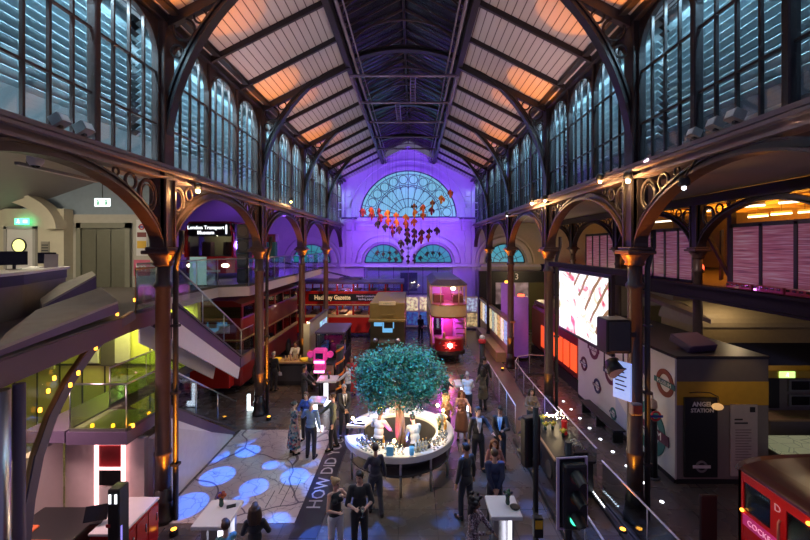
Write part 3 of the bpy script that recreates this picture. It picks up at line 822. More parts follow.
for k, (px, py, Y) in enumerate(((88, 430, 8.95), (109, 430, 8.95), (129, 428.5, 8.95), (146, 417.5, 9.6), (182, 350.5, 13.0), (157, 406, 10.2))):
    p = at(px, py, Y)
    l = MB().lathe([(.025, 0), (.038, .01), (.034, .07), (.02, .085)], n=10).build('candle_light', AMBER)
    l.location = (p.x, p.y + .12, 2.41) if py > 400 else (p.x, p.y, p.z)
    tag(l, 'small amber light glowing on the dark stair landings', 'light', 'amber lights on the stairs')
# ---- glazed bronze arch under the near mezzanine edge
t = thing('bronze_arch', 'tall bronze arched rib with amber lights under the left mezzanine', 'arch', (-5.75, 6.4, 0))
ap = [(22, 545, 6.42), (27, 500, 6.5), (36, 455, 6.68), (50, 415, 6.95), (68, 380, 7.28), (90, 348, 7.75), (112, 327, 8.3), (132, 314, 8.8)]
AP = [at(*p) - Vector((-5.75, 6.4, 0)) for p in ap]
AP = [Vector((-.1, -.02, .02)), Vector((-.08, -.01, .9))] + AP
MB().bar(AP, (1, 0, .1), .10, .13).build('rib', BRONZE, t)
MB().bar([p + Vector((.05, .0, -.03)) for p in AP], (1, 0, .1), .03, .16).build('flange', SLATE, t)
gp = MB(); n = len(AP)
base = [Vector((p.x - .05, -1.5, p.z)) for p in AP]
for a, b, c, d in zip(AP, AP[1:], base[1:], base): gp.quad(a, b, c, d)
gp.build('glass_panel', GGREEN, t)
for k, (px, py, Y) in enumerate(((76, 392, 7.1), (84, 380, 7.2), (101, 355, 7.6), (107, 344, 7.9), (113, 333, 8.1), (122, 321, 8.45), (139, 307, 9.1), (46, 417, 6.7), (54, 398, 6.9), (60, 385, 7.0))):
    p = at(px, py - 7, Y)
    l = MB().lathe([(.015, -.04), (.026, -.03), (.026, .03), (.015, .04)], n=10).build('amber_lamp', AMBER)
    l.location = p + Vector((-.1, 0, 0))
    tag(l, 'small amber lamp in the string along the bronze arch', 'light', 'amber lamps along the bronze arch')
q = thing('steel_post', 'thick polished steel post below the near end of the mezzanine', 'post', (-5.15, 5.3, 0))
MB().cyl((0, 0, 0), (0, 0, 4.6), .11, n=18).build('shaft', STEEL, q)
MB().cyl((-.0, .26, 0), (-.0, .26, 4.6), .07, n=14).build('inner_shaft', SLATE, q)
MB().cyl((0, 0.1, .0), (0, .1, .06), .3, n=18).build('foot_plate', DGREY, q)
# ---- sloping parapet desks
def slabdesk(nm, pts, drop, label, m1, m2):
    o = Vector(pts[0]); t = thing(nm, label, 'desk', (o.x, o.y, 5.0))
    P = [Vector(p) - Vector((o.x, o.y, 5.0)) for p in pts]; n = len(P)
    tp = MB(); dn = Vector((0, 0, .05))
    tp.add(P + [p - dn for p in P], [tuple(range(n - 1, -1, -1)), tuple(range(n, 2 * n))] + [(i, (i + 1) % n, n + (i + 1) % n, n + i) for i in range(n)])
    tp.build('top', m1, t)
    f = MB(); L = [Vector((p.x * .97, p.y, max(p.z - drop, 0.005))) for p in P]; T = [p - dn for p in P]
    f.add(T + L, [(i, (i + 1) % n, n + (i + 1) % n, n + i) for i in range(n)] + [tuple(range(n, 2 * n))])
    f.build('body', m2, t)
slabdesk('parapet_desk', [at(-6, 349, 5.35), at(118, 301, 8.3), at(101, 287, 9.0), at(36, 310, 7.2), at(6, 333, 5.9)], .24, 'long sloping stone topped desk at the mezzanine edge', CONC, SLATE)
slabdesk('slim_desk', [at(42, 305, 8.3), at(96, 275, 10.2), at(92, 271, 10.6), at(60, 284, 9.6), at(40, 299, 8.7)], .6, 'slim sloping desk between reception counter and mezzanine edge', CONC, SLATE)
# ---- reception
t = thing('reception_counter', 'long curved reception counter with dark band and pale top', 'counter', (-8.0, 8.5, 5.0))
cp = [(-9.2, 10.9), (-8.75, 10.6), (-8.3, 9.5), (-7.85, 8.5), (-7.55, 7.4), (-7.4, 6.2)]
cp = [(x + 8.0, y - 8.5) for x, y in cp]
ci = [(x - .85, y - .15) for x, y in cp]
MB().prism(cp + ci[::-1], 'z', .92, .98).build('top', WHITE, t)
MB().prism([(x - .06, y - .03) for x, y in cp] + ci[::-1], 'z', .70, .92).build('band', BLACK, t)
MB().prism([(x - .09, y - .03) for x, y in cp] + ci[::-1], 'z', 0, .70).build('front', mat('counter_grey', (0.20, 0.17, 0.15), .5), t)
def monitor(x, y, z, rz, label, w_=.5, h_=.32):
    t = thing('monitor', label, 'monitor', (x, y, z), rz)
    MB().bbox(-w_ / 2, w_ / 2, -.02, .02, .10, .10 + h_, .01).build('screen', BLACKG, t)
    MB().box(-.025, .025, 0, .04, 0, .14).build('stem', BLACK, t)
    MB().bbox(-.12, .12, -.08, .08, 0, .015, .005).build('foot', BLACK, t)
monitor(-8.95, 9.3, 5.98, .4, 'larger black monitor on the curved reception counter')
monitor(-9.0, 10.2, 5.98, .2, 'smaller black monitor behind the white leaflet on the counter', .4, .28)
t = MB().obox((0, 0, .17), (.26, .02, .34), rx=-.25).build('leaflet_holder', WHITE); t.location = (-8.62, 9.9, 5.985); t.rotation_euler = (0, 0, .6)
tag(t, 'white upright leaflet holder on the reception counter', 'holder')
# ---- doors on the lift wall
d = MB(); d.mi = 0; d.bbox(-14.4, -13.45, 14.52, 14.58, 5.0, 7.15, .01); d.mi = 1; d.box(-14.5, -14.4, 14.5, 14.6, 5, 7.25); d.box(-13.45, -13.35, 14.5, 14.6, 5, 7.25); d.box(-14.5, -13.35, 14.5, 14.6, 7.15, 7.25)
d = d.build('door_1', [WHITE, mat('door_grey', (.42, .41, .40), .5)], kind='structure')
MB().disc((-13.93, 14.50, 6.55), .24, 'y', .03).build('porthole', mat('porthole_lit', (.9, .9, .3), .3, emit=.9, ecol=(.85, .85, .28), var=0), d)
MB().ring((-13.93, 14.49, 6.55), .25, .025, 'y').build('porthole_rim', BLACK, d)
d = MB(); d.mi = 0
for k in range(3): d.bbox(-12.02 + k * .55, -11.49 + k * .55, 14.93, 14.99, 5, 7.18, .01)
d.mi = 1; d.box(-12.2, -12.03, 14.88, 15.0, 5, 7.4); d.box(-10.38, -10.2, 14.88, 15.0, 5, 7.4); d.box(-12.2, -10.2, 14.88, 15.0, 7.2, 7.4)
d.build('door_2', [mat('lift_door_olive', (.16, .16, .12), .4, .3), mat('lift_surround', (.22, .22, .17), .5)], kind='structure')
def sign(nm, label, x, y, z, w_, h_, m, body=None, tm=TXTW, size=.1, cat='sign', dp=.03, rz=0.0, frame=None, lines=None):
    t = thing(nm, label, cat, (x, y, z), rz)
    MB().bbox(-w_ / 2, w_ / 2, -dp / 2, dp / 2, -h_ / 2, h_ / 2, .006).build('face', m, t)
    if frame: MB().bar([(-w_ / 2, -dp / 2, -h_ / 2), (w_ / 2, -dp / 2, -h_ / 2), (w_ / 2, -dp / 2, h_ / 2), (-w_ / 2, -dp / 2, h_ / 2)], (0, 1, 0), .03, .03, True).build('frame', frame, t)
    if body: text(body, size, (0, -dp / 2 - .004, 0), (R(90), 0, 0), tm, t)
    return t
def runman(t, z=0, s=.1, x=0):
    q = MB(); q.disc((x, -.02, z + s * .75), s * .2, 'y', .01, 10)
    for a, b in (((0, .5), (-.1, -.1)), ((-.1, -.1), (.35, -.3)), ((.35, -.3), (.3, -.8)), ((-.1, -.1), (-.35, -.45)), ((-.35, -.45), (-.75, -.45)), ((0, .4), (.45, .15)), ((0, .4), (-.4, .2))):
        q.bar([(x + a[0] * s, -.02, z + a[1] * s), (x + b[0] * s, -.02, z + b[1] * s)], (0, 1, 0), .01, s * .2)
    q.build('running_figure', TXTL, t)
t = sign('exit_sign', 'green running figure exit sign above the white door', -13.75, 14.42, 7.42, .52, .22, GREENL); runman(t, 0, .09, -.12)
MB().box(.06, .2, -.025, -.016, -.05, .05).build('doorway_symbol', TXTL, t)
t = sign('hanging_sign', 'bright hanging sign with green figures below the blue gable', -9.75, 13.0, 7.95, .5, .26, mat('sign_white_lit', (.9, .95, .95), .4, emit=1.6, ecol=(.8, 1, .95), var=0))
for x in (-.13, .13):
    q = MB(); q.ball((x, -.02, .06), .03, 8, 6); q.bbox(x - .035, x + .035, -.026, -.014, -.09, .03, .01); q.build('figure_symbol', mat('sign_green', (.05, .5, .3), .5), t)
MB().cyl((0, 0, .13), (0, 0, 1.42), .012, n=6).build('hanger', BLACK, t)
t = sign('notice_board', 'brown glazed notice board beside the lift doors', -12.78, 14.96, 6.5, .62, .78, mat('board_brown', (.10, .07, .04), .15), frame=STEEL)
t = sign('wall_poster', 'narrow striped notice left of the brown notice board', -13.05, 14.57, 6.35, .3, .7, mat('notice_grey', (.30, .28, .24), .5))
for k in range(6): MB().box(-.12, .12, -.02, -.016, -.3 + k * .1, -.26 + k * .1).build('text_line', TXTD, t)
t = sign('information_panel', 'tall white information panel with roundel and coloured boxes', -9.80, 14.98, 6.85, .42, 1.35, WHITE)
MB().ring((0, -.02, .40), .09, .025, 'y', 18).build('roundel', mat('sign_red', (.6, .03, .04), .5), t)
MB().box(-.14, .14, -.024, -.016, .375, .425).build('roundel_bar', mat('sign_blue', (.03, .05, .35), .5), t)
MB().box(-.17, .17, -.022, -.016, -.40, -.12).build('yellow_box', mat('sign_yellow', (.75, .45, .03), .5), t)
MB().box(-.17, .17, -.022, -.016, .02, .2).build('brown_box', mat('sign_maroon', (.2, .03, .03), .5), t)
t = sign('pink_sign', 'pink low panel under the white information panel', -9.80, 14.98, 5.72, .62, .6, mat('sign_pink', (.62, .12, .22), .5))
text('m', .5, (0, -.02, .02), (R(90), 0, 0), TXTW, t)
t = thing('dome_camera', 'white dome camera hanging below the left aisle ceiling', 'camera', (-8.35, 9.2, 8.5))
q = MB(); q.lathe([(.01, -.16), (.10, -.13), (.15, -.05), (.16, .02), (.15, .10), (.06, .16), (.02, .17)], n=16); q.build('dome', WHITE, t)
MB().ball((0, 0, -.12), (.09, .09, .07)).build('lens', BLACKG, t); MB().cyl((0, 0, .15), (0, 0, .85), .02, n=8).build('stem', GREYP, t)
t = thing('tube_light', 'long unlit white tube light below the left aisle ceiling', 'light', at(17, 163, 9.5))
a = at(97, 181, 12.0) - at(17, 163, 9.5)
MB().bar([(0, 0, 0), a], (0, 0, 1), .07, .12).build('casing', GREYP, t)
for f in (.1, .9): MB().cyl(a * f, a * f + Vector((0, 0, 1.12)), .01, n=6).build('hanger', BLACK, t)
MB().bar([Vector((0, 0, -.04)), a + Vector((0, 0, -.04))], (0, 0, 1), .03, .05).build('tube', WHITE, t)
t = thing('glass_panel_stand', 'pale frosted green glass panel standing on the mezzanine', 'panel', (-7.95, 15.45, 5.0))
MB().box(-.32, .32, -.012, .012, .03, 1.12).build('pane', mat('frosted_panel', (.42, .62, .58), .3, emit=.12, ecol=(.4, .8, .75)), t)
for x in (-.3, .3): MB().box(x - .04, x + .04, -.08, .08, 0, .04).build('foot', BLACK, t)
def speaker_tower(x, y, z, label, s=1.0):
    t = thing('speaker_tower', label, 'speaker', (x, y, z))
    for k in range(4): MB().bbox(-.25 * s, .25 * s, -.22 * s, .22 * s, k * .62 * s, k * .62 * s + .60 * s, .03).build('cabinet', BLACK, t)
    for k in range(4): MB().disc((0, -.225 * s, k * .62 * s + .3 * s), .2 * s, 'y', .03).build('driver', DGREY, t)
speaker_tower(-6.8, 17.0, 5.0, 'tall black loudspeaker tower on the violet mezzanine')
t = thing('exhibit_case', 'dark red exhibit stand with teal panel on the far mezzanine', 'exhibit', (-7.1, 20.5, 5))
MB().bbox(-.5, .5, -.3, .3, 0, 1.0).build('base', DRED, t); MB().bbox(-.45, .45, -.2, .2, 1.0, 1.75).build('panel', mat('teal_panel', (.04, .22, .24), .5), t)
MB().bbox(-.5, .5, -.25, .25, 1.75, 2.15).build('header', DRED, t)

# ---- the white doorway, counters and black totem under the landing
t = thing('lit_doorway', 'red topped doorway framed by white light under the stair landing', 'doorway', (-6.68, 9.28, 0))
MB().box(-.26, .26, -.02, .02, 1.42, 1.9).build('red_panel', mat('panel_red', (.45, .02, .03), .4), t)
MB().box(-.26, .26, -.02, .02, .98, 1.34).build('dark_screen', BLACKG, t)
MB().box(-.26, .26, -.02, .02, .0, .94).build('lower_panel', PINKW, t)
LITP = mat('pink_white_light', (1, .8, .8), .4, emit=1.6, ecol=(1, .55, .55), var=0)
for x in (-.31, .31): MB().box(x - .035, x + .035, -.05, 0, 0, 1.98).build('light_strip', LITP, t)
for z in (1.37, 1.95): MB().box(-.3, .3, -.05, 0, z - .02, z + .02).build('light_strip', LITP, t)
t = thing('shop_counter', 'black counter with orange edged trays beside the white wall', 'counter', (-6.80, 7.6, 0))
MB().bbox(-.7, .7, -1.0, .9, 0, .98).build('body', BLACK, t)
for x, y in ((-.45, -.6), (-.45, .05), (.15, -.35)):
    p = MB().bbox(x - .22, x + .22, y - .25, y + .25, .98, 1.02).build('tray', mat('tray_orange', (.70, .16, .05), .5), t)
    MB().box(x - .15, x + .15, y - .18, y + .18, 1.02, 1.026).build('tray_mat', BLACK, p)
t = thing('till_screen', 'tilted till screen on the black shop counter', 'till', (-6.0, 8.0, .98), .3)
MB().obox((0, 0, .2), (.4, .03, .28), rx=-.5).build('screen', BLACKG, t); MB().cyl((0, .05, 0), (0, 0, .2), .02).build('stem', STEEL, t)
MB().bbox(-.1, .1, -.06, .1, 0, .02).build('foot', BLACK, t)
t = thing('number_totem', 'black totem post with white number 11', 'totem', (-5.23, 7.55, 0))
MB().bbox(-.11, .11, -.14, .14, 0, 2.0).build('post', BLACK, t)
text('11', .22, (0, -.146, 1.82), (R(90), 0, 0), TXTL, t, bold=.012)
MB().box(-.13, -.05, -.146, -.138, 1.3, 1.36).build('red_tag', mat('panel_red', (.45, .02, .03)), t)
MB().box(.112, .118, -.1, -.06, .1, 1.3).build('side_light', mat('violet_led', (.4, .3, 1), .5, emit=.5, ecol=(.35, .3, 1), var=0), t)
t = thing('red_cabinet', 'red cabinet with white worktop beside the nearest left column', 'cabinet', (-5.62, 8.45, 0))
MB().bbox(-.32, .30, -.7, .42, 0, .9).build('body', RED, t); MB().bbox(-.34, .32, -.72, .44, .9, .95, .01).build('worktop', WHITE, t)
for y in (-.5, -.12, .24):
    dd = MB().box(.30, .318, y - .16, y + .16, .08, .84).build('door', RED, t); MB().cyl((.33, y + .1, .5), (.33, y + .1, .66), .012, n=6).build('handle', STEEL, dd)
t = thing('wall_display', 'white wall panel with text block and dark stripe in the shop', 'panel', (-7.77, 7.2, 1.3), R(90))
MB().box(-.7, .7, 0, .02, -.55, .6).build('board', PINKW, t); MB().box(-.5, .3, -.01, 0, -.4, -.25).build('stripe', TXTD, t); MB().box(-.5, .1, -.01, 0, -.1, .35).build('text_block', GREYP, t)
# posters and figures on the lime wall
for k, (x, c, h) in enumerate(((-13.3, (.5, .42, .25), 1.9), (-12.55, (.55, .5, .35), 1.7), (-11.7, (.45, .05, .02), .8), (-11.0, (.5, .5, .5), 1.5), (-10.4, (.08, .07, .08), 1.6), (-9.9, (.42, .4, .42), 1.5))):
    ps = MB().bbox(x - .27, x + .27, 14.08, 14.14, 3.9 - h, 4.3 if k != 2 else 3.1).build('wall_banner', mat('banner_%d' % k, c, .5))
    tag(ps, ('tan tall banner nearest the steel post on the lime wall', 'pale sand banner on the lime wall', 'short red banner on the lime wall', 'light grey banner on the lime wall', 'black slim banner on the lime wall', 'mid grey banner by the amber lamps')[k], 'banner', 'banners on the lime wall')
t = thing('letter_sign', 'white lit letter L standing at the stair foot', 'sign', (-6.25, 15.95, 0))
MB().prism([(0, 0), (.3, 0), (.3, .1), (.1, .1), (.1, .62), (0, .62)], 'y', -.05, .05).build('letter', mat('letter_light', (1, 1, 1), .4, emit=2.2, ecol=(.75, .95, 1), var=0), t)

# ================================================================ right side: kiosk, hoarding, screen
t = thing('station_kiosk', 'grey kiosk with yellow band and white hoarding of ring logos', 'kiosk', (8.84, 11.0, 0))
YB = mat('yellow_band', (.62, .36, .02), .4)
KG = mat('kiosk_grey', (.23, .20, .19), .5); KD = mat('kiosk_dark', (.15, .125, .11), .45)
MB().box(-1.25, 1.27, 0, .12, .12, 2.15).build('front_wall', KG, t)
MB().box(-1.25, 1.27, -.01, .12, 2.15, 2.80).build('yellow_header', YB, t)
MB().box(-1.25, 1.27, 0, .12, 2.80, 3.42).build('fascia', KD, t)
MB().box(-1.27, 1.28, -.03, .1, 0, .12).build('plinth', BLACK, t)
MB().box(1.15, 1.27, .12, 6.4, 0, 3.42).build('side_wall', KG, t)
MB().box(-1.27, 1.29, -.02, 6.45, 3.42, 3.50).build('roof', BLACK, t)
HW = mat('hoarding_white', (.66, .62, .62), .5, var=.04)
hw = MB().box(-1.30, -1.25, 0, 6.4, 0.1, 3.42).build('hoarding', HW, t)
MB().box(-1.32, -1.30, 0, 6.4, 0, .12).build('hoarding_plinth', BLACK, t)
TRI = mat('hoarding_lilac', (.44, .46, .62), .5)
MB().prism([(3.2, .12), (3.2, 1.25), (1.9, .5), (1.9, .12)], 'x', -1.306, -1.301).build('lilac_shape', TRI, hw)
MB().prism([(1.3, 3.4), (2.6, 3.4), (1.3, 2.4)], 'x', -1.306, -1.301).build('dark_shape', mat('hoarding_navy', (.05, .05, .16), .5), hw)
def roundel_side(y, z, r, c1, c2, par, txt=True):
    q = MB(); q.bar([(-1.312, y + a, z + b) for a, b in arc(0, 0, r * .8, r * .8, 0, 360, 32)][:-1], (1, 0, 0), .02, r * .36, True); q.build('logo_ring', c1, par)
    MB().box(-1.335, -1.32, y - r * 1.18, y + r * 1.18, z - r * .19, z + r * .19).build('logo_bar', c2, par)
    if txt: text('MUSEUM', r * .40, (-1.34, y, z), (R(90), 0, R(-90)), TXTW, par, sx=1.0)
c_p = mat('ring_plum', (.12, .02, .06), .5); c_t = mat('ring_teal', (.03, .14, .15), .5); c_r = mat('ring_rust', (.22, .05, .03), .5); c_n = mat('ring_navy', (.03, .03, .12), .5)
roundel_side(.42, 2.62, .40, c_r, c_t, hw)
roundel_side(3.55, 1.92, .44, c_p, c_n, hw); roundel_side(4.6, 1.08, .29, c_n, c_p, hw); roundel_side(3.35, .52, .22, c_t, c_n, hw); roundel_side(4.9, 2.45, .42, c_p, c_p, hw); roundel_side(1.15, 1.0, .78, c_t, c_p, hw); roundel_side(5.8, 1.6, .30, c_p, c_n, hw)
ps = MB().bbox(-1.08, -.17, -.07, -.01, .20, 2.38, .01).build('station_poster', BLACK, t)
text('ANGEL', .17, (-.60, -.078, 2.20), (R(90), 0, 0), TXTW, ps, bold=.006); text('STATION', .15, (-.60, -.078, 2.03), (R(90), 0, 0), TXTW, ps, bold=.004)
q = MB(); q.bar([(-.62 + a, -.078, .50 + b) for a, b in arc(0, 0, .135, .135, 0, 360, 28)][:-1], (0, 1, 0), .012, .055, True); q.build('ring_logo', GREYP, ps)
MB().box(-.86, -.38, -.09, -.075, .46, .54).build('ring_logo_bar', WHITE, ps)
ip = MB().bbox(.20, .94, -.05, -.005, .22, 2.18, .01).build('text_panel', mat('panel_offwhite', (.50, .44, .42), .5), t)
MB().box(.72, .86, -.06, -.05, 1.98, 2.12).build('badge', BLACK, ip); text('L ondon', .1, (.42, -.055, 1.80), (R(90), 0, 0), TXTD, ip) if 0 else MB().box(.30, .52, -.056, -.05, 1.76, 1.80).build('heading', TXTD, ip)
MB().box(.30, .66, -.056, -.05, 1.66, 1.70).build('heading', TXTD, ip)
for k in range(12): MB().box(.32, .76 - .08 * (k % 3 == 2), -.054, -.05, 1.48 - k * .075, 1.505 - k * .075).build('text_line', mat('faint_text', (.25, .2, .2), .5), ip)
al = MB(); al.tube([(-.9, -.02, 2.5), (-.85, -.25, 2.6), (-.6, -.35, 2.62), (-.36, -.32, 2.50), (-.30, -.28, 2.36)], .014, 6); al = al.build('lamp_arm', BLACK, t)
MB().ball((-.34, -.28, 2.22), (.15, .10, .09)).build('lamp_head', mat('lamp_cream', (.75, .50, .28), .4, emit=.35, ecol=(1, .55, .2)), al)
bx = MB(); bx.bbox(-.55, .45, -.35, .35, 0, .22); bx = bx.build('roof_hatch', SLATE); bx.location = (8.6, 11.8, 3.6); bx.rotation_euler = (R(20), 0, R(15))
tag(bx, 'tilted dark box lying on the kiosk roof', 'box')
t = thing('bench', 'long dark bench along the white hoarding', 'bench', (7.15, 14.5, 0))
MB().bbox(-.2, .2, -1.35, 1.35, .40, .46, .01).build('seat', BLACK, t)
for y in (-1.2, 0, 1.2): MB().box(-.17, .17, y - .03, y + .03, 0, .40).build('leg', BLACK, t)
# floor lights
for k in range(9):
    l = MB().lathe([(.05, 0), (.05, .012), (.035, .02)], n=12).build('floor_light', WLED); l.location = (6.68, 10.2 + k * .83, 0)
    tag(l, 'small round white floor light in the row beside the hoarding', 'light', 'row of floor lights by the hoarding')
# big screen
sm = mat('screen_picture', (0, 0, 0), 0.3, var=0)
nt, n, b = nodes_of(sm)
tc = n.new('ShaderNodeTexCoord'); mp = n.new('ShaderNodeMapping'); mp.inputs['Rotation'].default_value = (R(35), 0, 0); mp.inputs['Scale'].default_value = (1, .55, .9)
nz = n.new('ShaderNodeTexNoise'); nz.inputs['Scale'].default_value = 1.5; nz.inputs['Detail'].default_value = 3; nz.inputs['Distortion'].default_value = 1.4
rp = ramp(nt, [(.27, (.10, .03, .03)), (.34, (.75, .10, .16)), (.41, (.95, .80, .72)), (.45, (1, 1, 1)), (.58, (1, .98, .95)), (.66, (.55, .43, .22)), (.72, (.85, .9, 1))])
nt.links.new(tc.outputs['Object'], mp.inputs[0]); nt.links.new(mp.outputs[0], nz.inputs['Vector']); nt.links.new(nz.outputs['Fac'], rp.inputs[0])
wv = n.new('ShaderNodeTexWave'); wv.inputs['Scale'].default_value = .9; wv.inputs['Distortion'].default_value = 3.0; wv.bands_direction = 'DIAGONAL'
gt = n.new('ShaderNodeMath'); gt.operation = 'GREATER_THAN'; gt.inputs[1].default_value = .86
sp_ = n.new('ShaderNodeSeparateXYZ'); ma = n.new('ShaderNodeMath'); ma.operation = 'MULTIPLY_ADD'; ma.inputs[1].default_value = -.8
g2_ = n.new('ShaderNodeMath'); g2_.operation = 'GREATER_THAN'; g2_.inputs[1].default_value = .15; mu = n.new('ShaderNodeMath'); mu.operation = 'MULTIPLY'
mx = n.new('ShaderNodeMix'); mx.data_type = 'RGBA'; mx.inputs[7].default_value = (.22, .12, .05, 1)
nt.links.new(tc.outputs['Object'], wv.inputs['Vector']); nt.links.new(wv.outputs['Fac'], gt.inputs[0]); nt.links.new(tc.outputs['Object'], sp_.inputs[0])
nt.links.new(sp_.outputs[1], ma.inputs[0]); nt.links.new(sp_.outputs[2], ma.inputs[2]); nt.links.new(ma.outputs[0], g2_.inputs[0]); nt.links.new(gt.outputs[0], mu.inputs[0]); nt.links.new(g2_.outputs[0], mu.inputs[1])
nt.links.new(mu.outputs[0], mx.inputs[0]); nt.links.new(rp.outputs[0], mx.inputs[6]); nt.links.new(mx.outputs[2], b.inputs['Emission Color']); b.inputs['Emission Strength'].default_value = 1.0
t = thing('video_screen', 'large bright video screen hung between two right columns', 'screen', (5.62, 12.45, 4.68))
MB().box(-.06, -.055, -1.78, 1.8, -.98, .98).build('picture', sm, t)
MB().box(-.05, .05, -1.9, 1.9, -1.08, 1.08).build('housing', BLACK, t)
MB().bar([(-.06, -1.8, -1), (-.06, 1.82, -1), (-.06, 1.82, 1), (-.06, -1.8, 1)], (1, 0, 0), .04, .05, True).build('bezel', BLACK, t)
MB().bbox(-.1, .1, -2.75, 2.85, 1.10, 1.26).build('hanging_beam', mat('gallery_girder', (0.022, 0.016, 0.036)), t)
t = thing('loudspeaker', 'black loudspeaker with blue lit top on the nearest right column', 'speaker', (4.98, 9.25, 4.48))
MB().bbox(-.29, .28, -.26, .26, -.38, .38, .03).build('cabinet', BLACK, t); MB().bbox(-.24, .23, -.28, -.26, -.33, .33, .01).build('grille', DGREY, t)
MB().box(.28, .49, -.05, .05, -.05, .05).build('bracket', IRON, t)
t = thing('speaker_yoke', 'dark spotlight with amber rim hanging under the black loudspeaker', 'lamp', (5.0, 9.3, 3.72))
MB().cyl((0, .1, .1), (.02, -.15, -.12), .16, .2, 14).build('body', BLACK, t); MB().bar([(-.22, 0, -.05), (-.22, 0, .36), (.22, 0, .36), (.22, 0, -.05)], (0, 1, 0), .04, .02).build('bracket', IRON, t)
t = sign('lit_sign', 'small blue lit sign box strapped to the nearest right column', 5.12, 9.15, 3.45, .42, .85, mat('lit_sign_blue', (.5, .6, 1), .4, emit=.45, ecol=(.35, .48, 1), var=.2, scale=14), rz=R(-60), dp=.06)
for k in range(6): MB().box(-.15, .12 - .05 * (k % 2), -.037, -.031, .28 - k * .1, .31 - k * .1).build('text_line', TXTD, t)
t = thing('junction_box', 'pale metal box on the amber lit right column', 'box', (5.50, 9.28, 2.75)); MB().bbox(-.13, .13, -.08, .06, -.13, .13).build('case', GREYP, t); MB().box(-.1, .1, -.09, -.08, -.1, .1).build('cover', STEEL, t)
t = thing('camera_post', 'black post topped by pale dome camera before the hoarding', 'post', (7.1, 11.3, 0))
MB().cyl((0, 0, 0), (0, 0, 1.62), .13, .12, 16).build('post', BLACK, t); MB().lathe([(.2, 0), (.2, .03), (.14, .05)], n=16).build('foot', DGREY, t)
MB().tube([(-.28, 0, 2.32), (-.1, 0, 2.36), (0, 0, 2.3), (0, 0, 2.2)], .025, 8).build('arm', CREAM, t)
MB().lathe([(.02, 2.22), (.11, 2.16), (.13, 2.05), (.13, 1.97)], n=16).build('dome_cover', mat('dome_buff', (.62, .44, .32), .4), t); MB().ball((0, 0, 1.97), (.11, .11, .10)).build('lens', BLACKG, t)
q = MB(); q.ring((.02, -.13, 1.78), .12, .03, 'y', 18); q.build('red_ring', mat('sign_red', (.6, .03, .04)), t); MB().box(-.16, .2, -.17, -.15, 1.75, 1.81).build('blue_bar', mat('sign_blue', (.03, .05, .35)), t)
MB().cyl((0, 0, 1.6), (0, 0, 2.0), .02, n=8).build('stem', BLACK, t)
# barriers
WRAIL = mat('white_rail', (.62, .60, .70), .35, .2)
barrier([(3.9, 7.0, 0), (3.9, 9.6, 0)], 1.0, 'near glass barrier with white rail behind the traffic lights', rail=WRAIL)
barrier([(3.9, 13.9, 0), (3.95, 19.3, 0)], 1.0, 'glass barrier along the timber walkway, party side', rail=WRAIL)
barrier([(5.36, 6.6, 0), (5.2, 10.3, 0)], 1.0, 'near glass barrier with white rail below the right column', rail=WRAIL)
barrier([(5.18, 13.3, 0), (5.2, 17.5, 0), (5.3, 19.3, 0), (5.65, 20.1, 0), (6.3, 20.4, 0), (7.2, 20.2, 0)], 1.0, 'curved glass barrier beyond the second right column', rail=WRAIL)
q = MB(); q.bbox(3.68, 3.80, 6.5, 13.4, 0, .14); q = q.build('kerb_rail', BLACK); tag(q, 'black floor kerb before the near glass barrier', 'kerb')
t = thing('light_strip', 'black floor strip dotted with white lights beside the barrier', 'light', (5.05, 9.9, 0))
MB().bbox(-.06, .06, -2.6, 1.9, 0, .09).build('channel', BLACK, t)
for k in range(22): MB().ball((0, 1.75 - k * .085, .10), .018, 6, 4).build('diode', WLED, t)
# map table, counter and monitors right of the kiosk
t = thing('map_table', 'pale lit street map table right of the kiosk', 'table', (11.8, 10.95, 0))
tm_ = mat('map_table_print', (.62, .62, .42), .4, emit=.10, ecol=(.7, .75, .45), var=0)
nt, n, b = nodes_of(tm_); tc = n.new('ShaderNodeTexCoord'); vo = n.new('ShaderNodeTexVoronoi'); vo.feature = 'DISTANCE_TO_EDGE'; vo.inputs['Scale'].default_value = 2.2
lt = n.new('ShaderNodeMath'); lt.operation = 'LESS_THAN'; lt.inputs[1].default_value = .02; mx = n.new('ShaderNodeMix'); mx.data_type = 'RGBA'
mx.inputs[6].default_value = (.56, .56, .42, 1); mx.inputs[7].default_value = (.15, .14, .12, 1)
nt.links.new(tc.outputs['Object'], vo.inputs['Vector']); nt.links.new(vo.outputs['Distance'], lt.inputs[0]); nt.links.new(lt.outputs[0], mx.inputs[0]); nt.links.new(mx.outputs[2], b.inputs['Base Color'])
MB().box(-1.5, 1.6, -1.1, .9, .86, .92).build('top', tm_, t); MB().box(-1.45, 1.5, -1.0, .85, 0, .86).build('base', KD, t)
t = thing('display_counter', 'counter with yellow header and small screens behind the map table', 'counter', (13.4, 12.9, 0))
MB().bbox(-1.9, 2.4, -.4, .4, 0, 1.05).build('base', KG, t); MB().bbox(-1.95, 2.45, -.45, .45, 1.05, 1.12).build('top', PALEW, t)
MB().box(-1.9, 2.4, .3, .4, 1.12, 2.3).build('back_panel', KG, t); MB().bbox(-1.95, 2.45, -.1, .45, 2.3, 2.55).build('header', YB, t)
MB().box(-1.75, -1.0, .26, .30, 1.2, 2.2).build('dark_poster', BLACK, t)
for x in (-.7, .2):
    for z in (1.25, 1.75): q = MB().bbox(x, x + .75, .24, .30, z, z + .4, .01).build('screen_frame', GREYP, t); MB().box(x + .08, x + .67, .23, .24, z + .06, z + .34).build('screen', BLACKG, q)
t = sign('exit_sign', 'green lit exit sign over the display counter', 12.3, 12.783, 2.42, .5, .2, mat('exit_lime', (.5, .9, .2), .4, emit=1.0, ecol=(.55, .95, .25), var=0)); runman(t, 0, .07)
